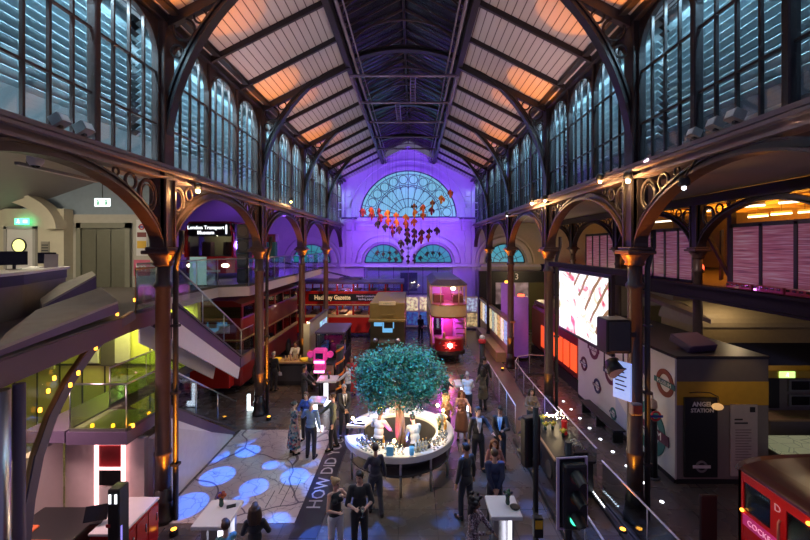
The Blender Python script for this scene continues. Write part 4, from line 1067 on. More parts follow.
# right gallery: window reflections painted as glowing pink streaks
pm_ = mat('painted_reflection', (.35, .22, .28), .35, var=0)
nt, n, b = nodes_of(pm_); tc = n.new('ShaderNodeTexCoord'); mp = n.new('ShaderNodeMapping'); mp.inputs['Scale'].default_value = (1, .5, 16)
nz = n.new('ShaderNodeTexNoise'); nz.inputs['Scale'].default_value = 1.6; nz.inputs['Detail'].default_value = 3
rp = ramp(nt, [(.30, (.10, .03, .07)), (.48, (.26, .07, .11)), (.6, (.32, .16, .22)), (.75, (.34, .28, .32))])
nt.links.new(tc.outputs['Object'], mp.inputs[0]); nt.links.new(mp.outputs[0], nz.inputs['Vector']); nt.links.new(nz.outputs['Fac'], rp.inputs[0]); nt.links.new(rp.outputs[0], b.inputs['Base Color']); nt.links.new(rp.outputs[0], b.inputs['Emission Color'])
b.inputs['Emission Strength'].default_value = .22
for (ya, yb, n_, l) in ((9.7, 14.6, 4, 'largest glazed wall of painted pink streaks on the right gallery'), (16.6, 20.3, 4, 'middle glazed wall of painted pink streaks on the right gallery'), (22.9, 26.8, 4, 'farthest glazed wall of painted pink streaks behind the video screen')):
    t = thing('gallery_glazing', l, 'display', (12.0, ya, 5.0)); L = yb - ya; ww = L / n_
    for k in range(n_): MB().box(-.02, .02, ww * k + .06, ww * (k + 1) - .06, .12, 2.2).build('painted_reflection', pm_, t)
    for k in range(n_ + 1): MB().box(-.05, .05, ww * k - .06, ww * k + .06, 0, 2.3).build('mullion', BLACK, t)
    MB().box(-.05, .05, -.06, L + .06, 2.2, 2.34).build('top_rail', BLACK, t); MB().box(-.05, .05, -.06, L + .06, 0, .12).build('bottom_rail', BLACK, t)
t = thing('model_train', 'long dark red model train on the right gallery girder', 'model', (11.25, 12.2, 5.06))
for k in range(3): c_ = MB().bbox(-.08, .08, -1.6 + k * 1.1, -.55 + k * 1.1, .04, .24).build('carriage', DRED, t); [MB().box(-.085, -.079, -1.5 + k * 1.1 + j * .2, -1.38 + k * 1.1 + j * .2, .14, .2).build('window', BLACKG, c_) for j in range(5)]
# fluorescent tubes and orange lit fittings of the outer aisle
for k, (x0, y0, x1, y1, Y) in enumerate(((744, 206.5, 765, 205, 16.4), (779, 203, 812, 200, 15.6), (748, 217, 768, 215.5, 20.5), (771, 214.5, 792, 213, 20.2), (798, 212.5, 812, 211.5, 19.9), (701, 211.5, 712, 210, 18.0), (727, 209, 739, 208, 17.2), (655, 222, 679, 220, 21.5))):
    a, c_ = at(x0, y0, Y), at(x1, y1, Y - .3)
    t = thing('tube_light', ('glowing tube light over the middle of the largest glazed wall', 'glowing tube light running out at the right picture edge', 'lower glowing tube, left one of three above the glazed wall', 'lower glowing tube, middle one of three above the glazed wall', 'lower glowing tube, right one of three above the glazed wall', 'short glowing tube seen through the iron ring spandrel', 'short glowing tube just right of the ring spandrel', 'glowing tube seen above the middle glazed wall')[k], 'light', a, 0, 'tube lights in the orange outer aisle')
    d_ = c_ - a
    MB().tube([(0, 0, 0), d_], .045, 8).build('tube', TUBEW, t); MB().bar([Vector((0, 0, .08)), d_ + Vector((0, 0, .08))], (0, 0, 1), .12, .05).build('batten', GREYP, t)
    MB().cyl(d_ * .5, d_ * .5 + Vector((0, 0, 8.97 - a.z)), .015, n=6).build('hanger', BLACK, t)
RLAMP = mat('red_lamp', (1, .1, .05), .4, emit=3, ecol=(1, .08, .03), var=0)
for k, (px, py) in enumerate(((702, 268), (731, 268))):
    t = thing('red_lamp', ('red lamp left of the dark gallery post', 'red lamp right of the dark gallery post')[k], 'light', at(px, py, 16.6), 0, 'red gallery lamps'); MB().lathe([(.03, -.14), (.07, -.10), (.07, .10), (.03, .14)], n=10).build('lens', RLAMP, t); MB().lathe([(.09, -.2), (.09, -.14)], n=10).build('base', BLACK, t); MB().cyl((0, 0, -.2), (0, 0, 5.0 - at(px, py, 16.6).z), .02, n=6).build('stand', BLACK, t)
q = MB()
q.box(12.6, 12.8, 15.4, 15.6, 5.0, 8.55); q.bar([(12.7, 15.5, 5.2), (12.3, 16.8, 7.8)], (1, 0, 0), .1, .12); q.bar([(13.4, 16.9, 7.2), (12.6, 15.9, 5.2)], (1, 0, 0), .1, .12)
q.build('gallery_post', BLACK); tag(bpy.data.objects['gallery_post'], 'dark braced post at the end of the right gallery glazed wall', 'post')
# things under the right gallery
t = thing('railway_carriage', 'cream curved roof railway carriage in the shade under the gallery', 'carriage', (17.0, 19.4, 0))
q = MB(); q.prism([(a, c_) for a, c_ in arc(0, 2.9, 1.5, 1.0, 0, 180, 16)], 'x', -3.8, 4.6); q.build('roof', mat('carriage_cream', (.38, .31, .20), .5), t)
MB().box(-3.7, 4.5, -1.45, 1.45, 2.2, 2.9).build('letterboard', mat('carriage_buff', (.40, .30, .15), .5), t); MB().box(-3.7, 4.5, -1.45, 1.45, .9, 2.2).build('window_band', BLACKG, t); MB().box(-3.7, 4.5, -1.4, 1.4, .2, .9).build('lower_body', BROWN, t)
t = thing('poster_wall', 'cream wall with dark poster under the right gallery', 'wall panel', (15.0, 22.5, 0))
MB().box(-1.8, 1.6, 0, .1, .0, 3.2).build('board', mat('poster_cream', (.46, .40, .22), .6), t); MB().box(-.5, .6, -.03, 0, 2.1, 3.0).build('dark_poster', BLACK, t)
for k in range(14): MB().bar([(-.4 + .065 * k, -.04, 2.2), (-.42 + .07 * k, -.04, 2.3 + .5 * ((k * 7) % 5) / 5)], (0, 1, 0), .01, .03).build('drawn_figure', CREAM, t)
q = MB(); q.bar([at(640, 293, 20.5), at(702, 316, 17.5)], (0, 1, .3), 1.1, .22); q = q.build('sloping_beam', mat('beam_buff', (.36, .26, .19), .5)); tag(q, 'sloping buff beam passing under the right gallery', 'beam')
t = thing('red_carriage', 'red carriage with glowing orange doors behind the second right column', 'carriage', (9.0, 20.8, 0))
MB().bbox(-1.3, 1.3, -3.2, 4.0, .5, 2.95, .15).build('body', DRED, t); MB().bbox(-1.2, 1.2, -3.1, 3.9, 2.95, 3.25, .15).build('roof', BROWN, t)
OL = mat('orange_lit_glass', (.9, .2, .05), .4, emit=.55, ecol=(1, .09, .02), var=.1)
for y in (-2.9, -2.05, -1.2, -.35, .5, 1.35): MB().bbox(-1.34, -1.3, y, y + .68, .85, 2.05, .01).build('lit_door', OL, t)
MB().bbox(-1.1, 1.1, -3.24, -3.2, .9, 2.2).build('end_panel', mat('end_orange', (.32, .10, .03), .5), t); MB().box(-1.3, 1.3, -3.2, 4, .0, .5).build('underframe', BLACK, t)
# lit panel wall beyond
t = thing('poster_screen', 'long low wall of warm lit posters along the right walkway', 'display', (5.62, 26.0, 0))
MB().box(.02, .14, -4.6, 5.2, 0, 2.45).build('wall', PALEW, t); MB().box(-.06, .2, -4.7, 5.3, 2.45, 2.55).build('top_rail', BRONZE, t)
cols = [(.75, .55, .25), (.25, .40, .55), (.80, .70, .50), (.60, .30, .12), (.75, .62, .38), (.30, .38, .30), (.8, .6, .3)]
for k in range(11): MB().box(0, .02, -4.45 + k * .87, -3.75 + k * .87, 1.0, 2.3).build('lit_poster', mat('lit_poster_%d' % (k % 7), cols[k % 7], .4, emit=.75, ecol=cols[k % 7], var=.35, scale=7), t)
MB().bbox(-.55, .0, -3.4, 3.6, 0, .55).build('plinth', PALEW, t)
def exhibit_board(x, y, w_, z0, z1, label, c1, c2):
    t = thing('exhibit_board', label, 'display', (x, y, 0))
    MB().box(-w_ / 2, w_ / 2, 0, .12, .1, z1).build('board', CREAM, t)
    for k in range(2):
        MB().box(-w_ / 2 + .08 + k * w_ / 2, -.06 + k * w_ / 2, -.02, 0, z1 * .55, z1 - .12).build('upper_picture', mat('picture_' + c1[1] + str(k), c1[0], .4, emit=.5, ecol=c1[0], var=.4, scale=5), t)
        MB().box(-w_ / 2 + .08 + k * w_ / 2, -.06 + k * w_ / 2, -.02, 0, .25, z1 * .5).build('lower_picture', mat('picture_' + c2[1] + str(k), c2[0], .4, emit=.35, ecol=c2[0], var=.4, scale=5), t)
    MB().box(-w_ / 2, w_ / 2, -.1, .2, 0, .1).build('foot', DGREY, t)
exhibit_board(.85, 32.0, 2.1, .1, 2.6, 'cream exhibit board with blue panels left of the tram', ((.75, .6, .3), 'w'), ((.04, .14, .35), 'b'))
exhibit_board(4.55, 31.5, 1.9, .1, 2.6, 'warm lit exhibit board right of the tram', ((.35, .45, .55), 'g'), ((.7, .5, .22), 'o'))
# dark shop front below the right fanlight
t = thing('dark_display_front', 'dark display front with number 3 below the right fanlight', 'display', (8.2, 31.5, 0))
MB().box(-2.6, -1.3, 0, .3, 0, 4.6).build('left_panel', BLACK, t); MB().box(-1.3, 3.0, 0, .3, 3.7, 4.6).build('header', BLACK, t); MB().box(1.3, 3.0, -.05, .3, 0, 3.7).build('right_panel', mat('olive_panel', (.10, .09, .03), .5), t)
MB().box(-1.3, 1.3, .1, .2, 2.0, 3.7).build('mural', mat('mural_grey', (.42, .32, .36), .5, emit=.12, var=.6, scale=2.5), t); MB().box(-1.3, 1.3, -.05, .2, 1.55, 2.0).build('shelf', BLACK, t)
MB().box(-1.2, -.4, .1, .2, .2, 1.5).build('blue_poster', mat('poster_blue', (.2, .4, .55), .5, emit=.35, ecol=(.2, .5, .7), var=.4), t); MB().box(.3, 1.2, .1, .2, .2, 1.5).build('teal_poster', mat('poster_teal', (.12, .3, .26), .5, emit=.25, ecol=(.15, .45, .4), var=.4), t)
text('3', .7, (.35, -.02, 4.15), (R(90), 0, 0), TXTW, t)
for k, (px, Y, h) in enumerate(((508, 24.5, 4.3), (521, 23.5, 3.6))):
    p = at(px, 247, Y); t = thing('display_pillar', ('taller violet lit display pillar behind the third right column', 'shorter violet lit display pillar with a red lamp')[k], 'pillar', (p.x, Y, 0), 0, 'violet display pillars')
    MB().lathe([(.42, 0), (.42, h * .97), (.36, h)], n=18).build('drum', mat('violet_drum', (.30, .16, .36), .5, emit=.10, ecol=(.5, .15, .8)), t); MB().lathe([(.5, 0), (.5, .1)], n=18).build('base', BLACK, t)
    MB().lathe([(.2, h), (.2, h + .12)], n=12).build('cap_lamp', RLAMP if k else AMBER, t)
# end wall glazing and maintenance platforms
t = thing('glazed_screen', 'wide glazed screen below the paired fanlights', 'screen', (0, 32.7, 0))
MB().box(-3.6, 3.6, 0, .1, 4.85, 5.0).build('top_rail', WHITE, t)
for k in range(6): MB().box(-3.6 + k * 1.2, -2.43 + k * 1.2, .03, .05, 2.7, 4.85).build('pane', GBAL, t)
for k in range(7): MB().box(-3.63 + k * 1.2, -3.57 + k * 1.2, 0, .1, 0, 4.85).build('mullion', SLATE, t)
MB().box(-3.6, 3.6, 0, .1, 2.6, 2.7).build('bottom_rail', SLATE, t); MB().box(-.65, .75, .12, .2, 2.9, 4.4).build('dark_panel', SLATE, t)
for s in (-1, 1):
    t = thing('maintenance_platform', 'railed metal platform high at the %s of the great fanlight' % ('left' if s < 0 else 'right'), 'platform', (s * 4.95, 32.7, 8.9))
    MB().box(-.7, .7, -.6, .55, -.08, 0).build('deck', SLATE, t)
    for x in (-.68, 0, .68): MB().box(x - .03, x + .03, -.6, -.54, 0, 1.15).build('post', STONE, t)
    for z in (.6, 1.15): MB().box(-.7, .7, -.6, -.54, z - .03, z + .03).build('rail', STONE, t)
    for x in (-.5, .5): MB().bar([(x, -.5, -.08), (x - s * 0, .5, -1.0)], (1, 0, 0), .06, .08).build('brace', STONE, t)
# lighting truss under the lantern
t = thing('lighting_truss', 'flat hanging lighting frame of crossbars under the lantern roof', 'truss', (0, 21, 13.05))
TR = mat('truss_metal', (.16, .12, .22), .4, .4)
for s in (-1, 1): MB().tube([(s * 2.05, -5.7, 0), (s * 2.05, 5.7, 0)], .06, 8).build('side_rail', TR, t)
for k in range(5): MB().tube([(-2.05, -5.7 + 2.85 * k, 0), (2.05, -5.7 + 2.85 * k, 0)], .06, 8).build('crossbar', TR, t)
for y, ln in ((-5.7, 2.8), (-2.85, 2.8)):
    q = MB()
    for x in (.25, .45): q.box(x - .02 - (y > -3) * .7, x + .02 - (y > -3) * .7, y, y + ln, -.02, .02)
    for i in range(9): q.box(.25 - (y > -3) * .7, .45 - (y > -3) * .7, y + .15 + i * .3, y + .19 + i * .3, -.02, .02)
    q.build('cable_ladder', TR, t)
for s in (-1, 1):
    for y in (-5.5, 0, 5.5): MB().cyl((s * 1.95, y, 0), (s * 1.95, y, .75), .012, n=6).build('drop_rod', BLACK, t)
# bulbs and floodlights along the sills
def floodlight(x, y, z, rz, label, lit=None, s=1.0, tilt=.5):
    t = thing('floodlight', label, 'light', (x, y, z), rz, 'lamps along the window sills')
    q = MB(); q.obox((0, 0, .14 * s), (.26 * s, .22 * s, .2 * s), rx=tilt); q.build('housing', GREYP if lit is None else BLACK, t)
    MB().obox((0, -.115 * s * math.cos(tilt), .14 * s - .115 * s * math.sin(tilt)), (.2 * s, .012, .15 * s), rx=tilt).build('lens', lit or WHITE, t)
    MB().box(-.03, .03, -.03, .03, 0, .08 * s).build('bracket', BLACK, t)
floodlight(-5.35, 6.43, 8.42, R(90), 'pale floodlight on the left sill, nearest of the pair', s=.8, tilt=-.5); floodlight(-5.35, 6.90, 8.42, R(90), 'second pale floodlight on the left sill, farther of the pair', s=.85, tilt=-.5)
floodlight(5.32, 7.1, 8.42, R(-90), 'left floodlight of three on the right sill', s=.7, tilt=-.4); floodlight(5.32, 6.6, 8.42, R(-90), 'middle floodlight of three on the right sill', s=.8, tilt=-.4); floodlight(5.32, 6.2, 8.42, R(-90), 'right floodlight of three on the right sill', s=.8, tilt=-.4)
for k, (px, py, s, e, l) in enumerate(((198, 191, -1, 30, 'bright warm spot lamp above the left bus front arch'), (291, 202, -1, 6, 'small warm spot lamp above the third left arch'), (532, 203.5, 1, 30, 'brightest warm spot lamp over the second right column'), (545, 201, 1, 10, 'warm spot lamp just right of the brightest one'), (600, 182, 1, 10, 'warm strip lamp on the right girder'), (628, 181, 1, 30, 'bright warm spot lamp beside the nearest right column'), (507, 216, 1, 5, 'small pale spot lamp over the third right column'), (684, 188, 1, 5, 'small cold spot lamp under the nearest right arch'))):
    X = s * 5.3; Y = FPX * (X - CX) / (px - 412); Z = CZ - (py - 247) * Y / FPX
    t = thing('spot_lamp', l, 'light', (X, Y, Z), 0, 'spot lamps along the girders')
    MB().ball((0, 0, 0), .055 if e > 20 else .04, 10, 7).build('bulb', GOLDLIT if k not in (6, 7) else WLED, t)
    MB().lathe([(.05, .03), (.10, .05), (.10, .16), (.06, .22)], n=12).build('shade', BLACK, t)
    MB().bar([(0, 0, .2), (s * .30, 0, max(8.2 - Z, .22))], (0, 1, 0), .03, .03).build('arm', IRON, t)
    if e > 5: point((X - s * .12, Y - .1, Z - .12), (1, .55, .2), e * 1.6, .05)
# amber uplights at the column feet
for k in range(4):
    for s in (-1, 1):
        y = BAYS[k + 1]
        t = thing('floor_uplight', 'amber floor uplight at the foot of the %s %s column' % (('nearest', 'second', 'third', 'fourth')[k], 'left' if s < 0 else 'right'), 'light', (s * (NX - .55), y - .50, 0), 0, 'column uplights')
        MB().lathe([(.09, 0), (.09, .1), (.07, .13)], n=12).build('housing', BLACK, t); MB().lathe([(.06, .13), (.06, .14)], n=12).build('lens', AMBER, t)
        spot((s * (NX - .55), y - .50, .2), (s * (NX - .12), y - .1, 5.0), ORG, 520, 44, .8, .03)
        spot((s * (NX - .75), y + .0, 5.75), (s * (NX - .05), y + .25, 7.3), ORG, 130, 90, .6, .03)

# ================================================================ vehicles
def wheel(par, x, y, r, wd=.2, hub=DGREY, axis='y', nm='wheel'):
    w_ = MB(); w_.disc((x, y, r), r, axis, wd, 22); o = w_.build(nm, RUBBER, par)
    h = MB(); h.disc((x, y, r), r * .5, axis, wd + .03, 16); h.build('hub', hub, o)
    return o
def coach_side(t, x0, x1, y, z0, z1, n, pil, face, m_p, lit=None, nm='window', ins=.0):
    """row of windows along x on a side at y: pillars and one pane each"""
    L = (x1 - x0) / n; d = .05
    for k in range(n + 1):
        MB().box(x0 + k * L - pil / 2, x0 + k * L + pil / 2, y - d, y + d, z0, z1).build('window_pillar', m_p, t)
    for k in range(n):
        MB().box(x0 + k * L + pil / 2, x0 + (k + 1) * L - pil / 2, y - .012, y + .012, z0, z1).build(nm, lit or GDARK, t)
SEATM = mat('seat_moquette', (.10, .05, .05), .8, var=.3, scale=20)
# ---- red trolleybus standing across the hall
def double_decker(name, label, cat, loc, rz, L, lights=True, g_=None, mr=RED, band=CREAMV, advert=True, n=7):
    t = thing(name, label, cat, loc, rz)
    W = 2.3
    MB().bbox(0, L, -.02, W, .38, 1.50, .06).build('lower_body', mr, t)
    MB().box(-.01, L + .01, -.03, W + .01, 1.50, 1.66).build('waist_band', band, t)
    MB().box(.05, L - .05, .05, W - .05, .34, .5).build('underframe', BLACK, t)
    MB().box(.05, L - .05, .04, W - .04, 1.0, 1.06).build('lower_floor', DGREY, t)
    for y in (.03, W - .03): coach_side(t, .12, L - .12, y, 1.66, 2.30, n, .13, y, mr, g_)
    for x in (.03, L - .03): MB().box(x - .03, x + .03, .05, W - .05, 1.66, 2.30).build('end_window', GDARK, t)
    b = MB(); b.mi = 0; b.bbox(0, L, -.02, W, 2.30, 3.36, .05); b.build('upper_body', mr, t)
    MB().box(-.01, L + .01, -.03, W + .01, 2.36, 2.42).build('lower_band', band, t)
    for y in (.03, W - .03): coach_side(t, .12, L - .12, y, 3.36, 3.86, n, .11, y, mr, g_)
    for x in (.03, L - .03): MB().box(x - .03, x + .03, .05, W - .05, 3.36, 3.86).build('end_window', GDARK, t)
    MB().prism([(-.02, 3.86), (W + .02, 3.86), (W + .02, 3.98), (W - .4, 4.12), (.4, 4.12), (-.02, 3.98)], 'x', -.02, L + .02).build('roof', SLATE if advert else DRED, t)
    for k in range(n):
        for z in (1.06, 2.66):
            x = .5 + k * (L - 1) / n; MB().bbox(x, x + .5, .35, W - .35, z + .3, z + .75, .06).build('seat', SEATM, t)
    for x in (1.6, L - 2.0):
        for y in (.06, W - .12): wheel(t, x, y, .48)
    return t
t = double_decker('trolleybus', 'red double deck trolleybus standing across the hall before the end wall', 'bus', (-8.6, 28.5, 0), 0, 8.3, g_=GCLEAR)
ad = MB().box(1.55, 7.15, -.05, -.02, 2.66, 3.16).build('advert_board', BLACK, t)
text('Hackney Gazette', .44, (3.25, -.056, 2.90), (R(90), 0, 0), mat('cream_letters', (.78, .60, .30), .5, emit=.25, ecol=(1, .7, .35), var=0), ad, sx=.84, bold=.012)
text("North London's", .20, (5.62, -.056, 3.00), (R(90), 0, 0), TXTW, ad, bold=.004); text('leading paper', .20, (5.62, -.056, 2.80), (R(90), 0, 0), TXTW, ad, bold=.004)
for y in (.8, 1.4):
    p = MB(); p.tube([(4.6, y, 4.2), (1.2, y + .1, 5.0), (-.6, y + .1, 5.35)], .03, 6); p.cyl((4.6, y, 4.1), (4.6, y, 4.25), .12); p.build('trolley_pole', BLACK, t)
MB().bbox(3.6, 5.2, .5, 1.8, 4.1, 4.26).build('pole_gantry', SLATE, t)
MB().box(8.29, 8.34, .5, 1.7, 2.75, 3.2).build('blind_box', BLACK, t)
point((-4.6, 29.6, 2.2), (1, .7, .4), 25, .1); point((-4.6, 29.6, 3.75), (.6, .35, 1), 25, .1)
# ---- red buses below the left mezzanine
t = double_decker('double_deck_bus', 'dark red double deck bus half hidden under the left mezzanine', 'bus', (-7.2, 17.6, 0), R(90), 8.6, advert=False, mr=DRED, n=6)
MB().box(-.03, -.01, .5, 1.8, 2.7, 3.1).build('blind_box', CREAM, t)
MB().bbox(-.5, -.02, .3, 2.0, .45, 1.4).build('bonnet', RED, t)
point((-8.3, 19.9, 2.0), (1, .5, .3), 14, .1)
# ---- khaki wartime bus
t = thing('khaki_bus', 'khaki boarded wartime bus seen end on behind the tree', 'bus', (-1.05, 22.0, 0))
MB().bbox(-.98, .98, .0, 5.4, 2.55, 3.42, .05).build('upper_panel', KHAKI, t); MB().bbox(-1.0, 1.0, -.35, 5.4, 2.42, 2.56, .03).build('canopy', KHAKI, t)
MB().box(-.95, .95, .25, 5.3, .65, 2.42).build('lower_body', mat('khaki_dark', (.06, .045, .02), .6), t)
MB().bbox(-.46, .46, -.04, .0, 3.30, 3.50, .01).build('sign_board', mat('sign_cream', (.75, .62, .38), .5), t); text('2 9 5 4 1 7', .10, (0, -.05, 3.40), (R(90), 0, 0), TXTD, t)
MB().box(-.36, .36, -.05, .02, 2.70, 2.80).build('rail', KHAKI, t)
for x in (-.36, .36): MB().box(x - .03, x + .03, -.05, .02, 2.56, 2.8).build('rail_post', KHAKI, t)
SK = mat('blue_reflection_glow', (.12, .35, .55), .2, emit=.6, ecol=(.15, .45, .8), var=.2)  # blue reflections in the dark cab painted as glowing glass
MB().box(-.75, -.3, .22, .25, 2.1, 2.32).build('cab_reflection', SK, t); MB().box(-.28, .28, .22, .25, 1.75, 1.98).build('cab_reflection', SK, t); MB().box(.3, .36, .22, .25, 1.98, 2.32).build('cab_reflection', SK, t); MB().box(-.28, -.2, .22, .25, 1.98, 2.32).build('cab_reflection', SK, t)
MB().bbox(-.45, .45, -.9, .25, .7, 1.45).build('bonnet', mat('khaki_dark', (.06, .045, .02)), t)
for x in (-.6, .6): MB().ball((x, -.6, 1.5), .13, 12, 8).build('headlamp', STEEL, t)
for x in (-.8, .8):
    for y in (-.4, 4.2): wheel(t, x, y, .5, .16, KHAKI, 'x')
# ---- tram
t = thing('tram', 'cream and red double deck open balcony tram lit magenta inside', 'tram', (2.40, 22.0, 0))
TC = mat('tram_cream', (.62, .44, .22), .4); TI = mat('tram_inside', (.45, .30, .40), .6)
def dshape(w_, d, n=14, y0=0.0, y1=7.0): return [(w_ * math.cos(a), y0 + d - d * math.sin(a)) for a in [PI * i / n for i in range(n, -1, -1)]] + [(w_, y1), (-w_, y1)]
MB().prism(dshape(1.03, .75), 'z', 4.30, 4.36).build('canopy_rim', TC, t)
q = MB()
for k in range(7):
    a, b = dshape(1.05 - .1 * k * .6, .75 - .05 * k, y0=.05 * k), 0
    q.prism(a, 'z', 4.36 + .045 * k, 4.36 + .045 * (k + 1))
q.build('roof', SLATE, t)
MB().prism(dshape(1.01, .75), 'z', 2.62, 3.28).build('balcony_panel', TC, t)
MB().prism(dshape(1.025, .76, y0=-.01), 'z', 3.25, 3.30).build('balcony_rail', BRONZE, t); MB().prism(dshape(1.03, .77, y0=-.02), 'z', 2.56, 2.64).build('balcony_rim', DRED, t)
for x in (-.98, .98):
    for y in (.75, 2.2, 3.7, 5.2, 6.9): MB().box(x - .04, x + .04, y - .04, y + .04, 3.28, 4.32).build('upper_pillar', TC, t)
for x, y in ((-.5, .12), (.5, .12)): MB().cyl((x, y, 3.28), (x, y, 4.32), .03, n=8).build('upper_pillar', TC, t)
for x in (-.98, .98): MB().box(x - .01, x + .01, 2.25, 6.85, 3.35, 4.2).build('upper_window', GDARK, t)
MB().box(-.9, .9, 2.2, 2.28, 3.3, 4.3).build('upper_bulkhead', TI, t); MB().box(-.28, .28, 2.15, 2.2, 3.3, 4.15).build('upper_door', mat('tram_door', (.28, .08, .10), .5), t)
for k in range(3):
    for x in (-.55, .55): MB().bbox(x - .3, x + .3, 1.0 + k * .35, 1.1 + k * .35, 3.3, 3.75).build('upper_seat', BROWN, t)
MB().ball((.35, 1.7, 4.05), (.16, .16, .12), 12, 8).build('upper_lamp', GOLDLIT if 0 else mat('soft_lamp', (1, .8, .6), .4, emit=4, ecol=(1, .75, .5), var=0), t)
MB().box(-.95, .95, 1.5, 6.9, .75, .85).build('lower_floor', BROWN, t); MB().box(-.93, .93, 1.55, 1.62, .85, 2.6).build('lower_bulkhead', TI, t)
MB().box(-.8, -.35, 1.52, 1.55, 1.35, 2.35).build('bulkhead_window', GDARK, t); MB().box(-.25, .3, 1.51, 1.55, .85, 2.4).build('sliding_door', mat('tram_door', (.28, .08, .10)), t)
for x in (-.98, .98):
    MB().box(x - .03, x + .03, 1.6, 6.9, .75, 1.4).build('side_panel', DRED, t)
    for y in (1.6, 2.9, 4.2, 5.5, 6.9): MB().box(x - .04, x + .04, y - .05, y + .05, 1.4, 2.6).build('side_pillar', TC, t)
    MB().box(x - .01, x + .01, 1.65, 6.85, 1.4, 2.5).build('side_window', GDARK, t)
    MB().cyl((x * .98, .72, .8), (x * .98, .72, 2.6), .035, n=8).build('platform_post', TC, t)
for k in range(6): MB().box(.42, .95, .55 + k * .15, .75 + k * .15, .95 + k * .28, .98 + k * .28).build('stair_tread', BROWN, t)
MB().bar([(.40, .5, .85), (.40, 1.5, 2.6)], (1, 0, 0), .03, .1).build('stair_stringer', TI, t)
MB().prism([(p[0] * .82, p[1] + .02) for p in dshape(1.0, .55, y1=.62)], 'z', .74, 1.42).build('dash_panel', DRED, t)
MB().prism([(p[0] * .84, p[1] + .0) for p in dshape(1.0, .57, y1=.64)], 'z', 1.38, 1.44).build('dash_rail', BRONZE, t); MB().prism([(p[0] * .9, p[1] - .06) for p in dshape(1.0, .6, y1=.7)], 'z', .55, .72).build('bumper', BLACK, t)
st = []
for i in range(16): a = PI * 2 * i / 16; r = .33 if i % 2 == 0 else .17; st.append((r * 1.25 * math.cos(a), 1.08 + r * .75 * math.sin(a)))
MB().prism(st, 'y', .00, .03).build('dash_star', mat('star_red', (.7, .03, .03), .4, emit=.9, ecol=(1, .06, .05), var=0), t)  # red star shape with emission round the headlamp
MB().lathe([(.12, 0), (.12, .06), (.09, .09), (.02, .1)], n=16).build('headlamp', mat('headlamp_lit', (1, .9, .7), .3, emit=14, ecol=(1, .85, .55), var=0), t)
hl = [c for c in t.children if c.name.startswith('headlamp')][0]; hl.location = (0, 0, 1.08); hl.rotation_euler = (R(90), 0, 0)
MB().cyl((-.3, .35, 1.42), (-.3, .35, 1.75), .08).build('controller', BRONZE, t)
MB().box(-.85, .85, .3, 6.8, .55, .75).build('underframe', BLACK, t)
for x in (-.72, .72):
    for y in (2.6, 4.8): wheel(t, x, y, .38, .12, DGREY, 'x')
for s in (-1, 1): MB().bar([(s * .7, .25, .55), (s * .75, -.1, .12)], (1, 0, 0), .05, .05).build('lifeguard', BLACK, t)
point((2.2, 22.9, 2.35), MAG, 80, .06); point((2.3, 23.0, 4.05), (.8, .15, 1), 50, .06); point((2.4, 25.5, 2.2), MAG, 40, .06); point((2.4, 21.4, 1.0), (1, .1, .1), 10, .05)
# ---- vintage dark van with violet roof
t = thing('vintage_taxi', 'dark vintage motor van with flat violet roof', 'van', (-3.55, 18.4, 0))
MB().bbox(-.72, .72, .3, 2.6, 2.42, 2.52, .04).build('roof', SLATE, t)
MB().bbox(-.68, .68, .6, 2.5, .6, 1.45, .05).build('body', BLACK, t)
for x in (-.64, .64):
    for y in (.42, 1.3, 2.45): MB().box(x - .03, x + .03, y - .03, y + .03, 1.3, 2.44).build('roof_pillar', BLACK, t)
for x in (-.65, .65): MB().box(x - .01, x + .01, 1.35, 2.4, 1.5, 2.35).build('side_window', GDARK, t)
MB().box(-.6, .6, .42, .44, 1.5, 2.35).build('windscreen', GDARK, t); MB().bbox(-.4, .4, -.5, .6, .6, 1.25, .1).build('bonnet', BLACK, t)
MB().box(-.36, .36, -.53, -.5, .62, 1.2).build('radiator', BRONZE, t)
for x in (-.5, .5): MB().ball((x, -.45, 1.1), .12, 12, 8).build('headlamp', BRONZE, t)
for x in (-.66, .66):
    for y in (-.1, 2.1): wheel(t, x, y, .38, .12, BRONZE, 'x')
    q = MB(); q.bar([(x, -.1 + a, .38 + b) for a, b in arc(0, 0, .46, .46, 10, 170, 12)], (1, 0, 0), .2, .03); q.build('mudguard', BLACK, t)
# ---- modern bus front on the left mezzanine
t = thing('museum_bus', 'rounded red bus front with lit destination blind on the mezzanine', 'bus', (-9.4, 19.0, 5.0))
def rr(w_, y0, y1, c): return [(-w_, y1), (-w_, y0 + c), (-w_ + c, y0), (w_ - c, y0), (w_, y0 + c), (w_, y1)]
MB().prism(rr(1.18, .0, 2.6, .3), 'z', .25, 1.05).build('lower_front', RED, t)
q = MB(); q.prism(rr(1.14, .03, 2.55, .28), 'z', 1.05, 2.05); q.build('windscreen', GDARK, t)
MB().box(-1.0, 1.0, 1.6, 1.65, .4, 2.3).build('inner_bulkhead', mat('bus_inside', (.30, .27, .18), .6), t)
MB().bbox(-.75, -.3, .9, 1.3, .9, 1.75).build('driver_seat', SEATM, t); MB().bbox(.3, .75, .9, 1.3, .9, 1.75).build('passenger_seat', SEATM, t)
MB().prism(rr(1.16, .0, 2.6, .3), 'z', 2.05, 2.62).build('blind_panel', BLACKG, t)
MB().prism(rr(1.1, .05, 2.55, .3), 'z', 2.62, 2.72).build('roof', DRED, t)
text('London Transport', .235, (-.08, -.012, 2.42), (R(90), 0, 0), TXTL, t, bold=.004); text('Museum', .235, (-.08, -.012, 2.18), (R(90), 0, 0), TXTL, t, bold=.004)
MB().box(.86, .93, -.012, -.005, 2.12, 2.55).build('route_mark', TXTL, t)
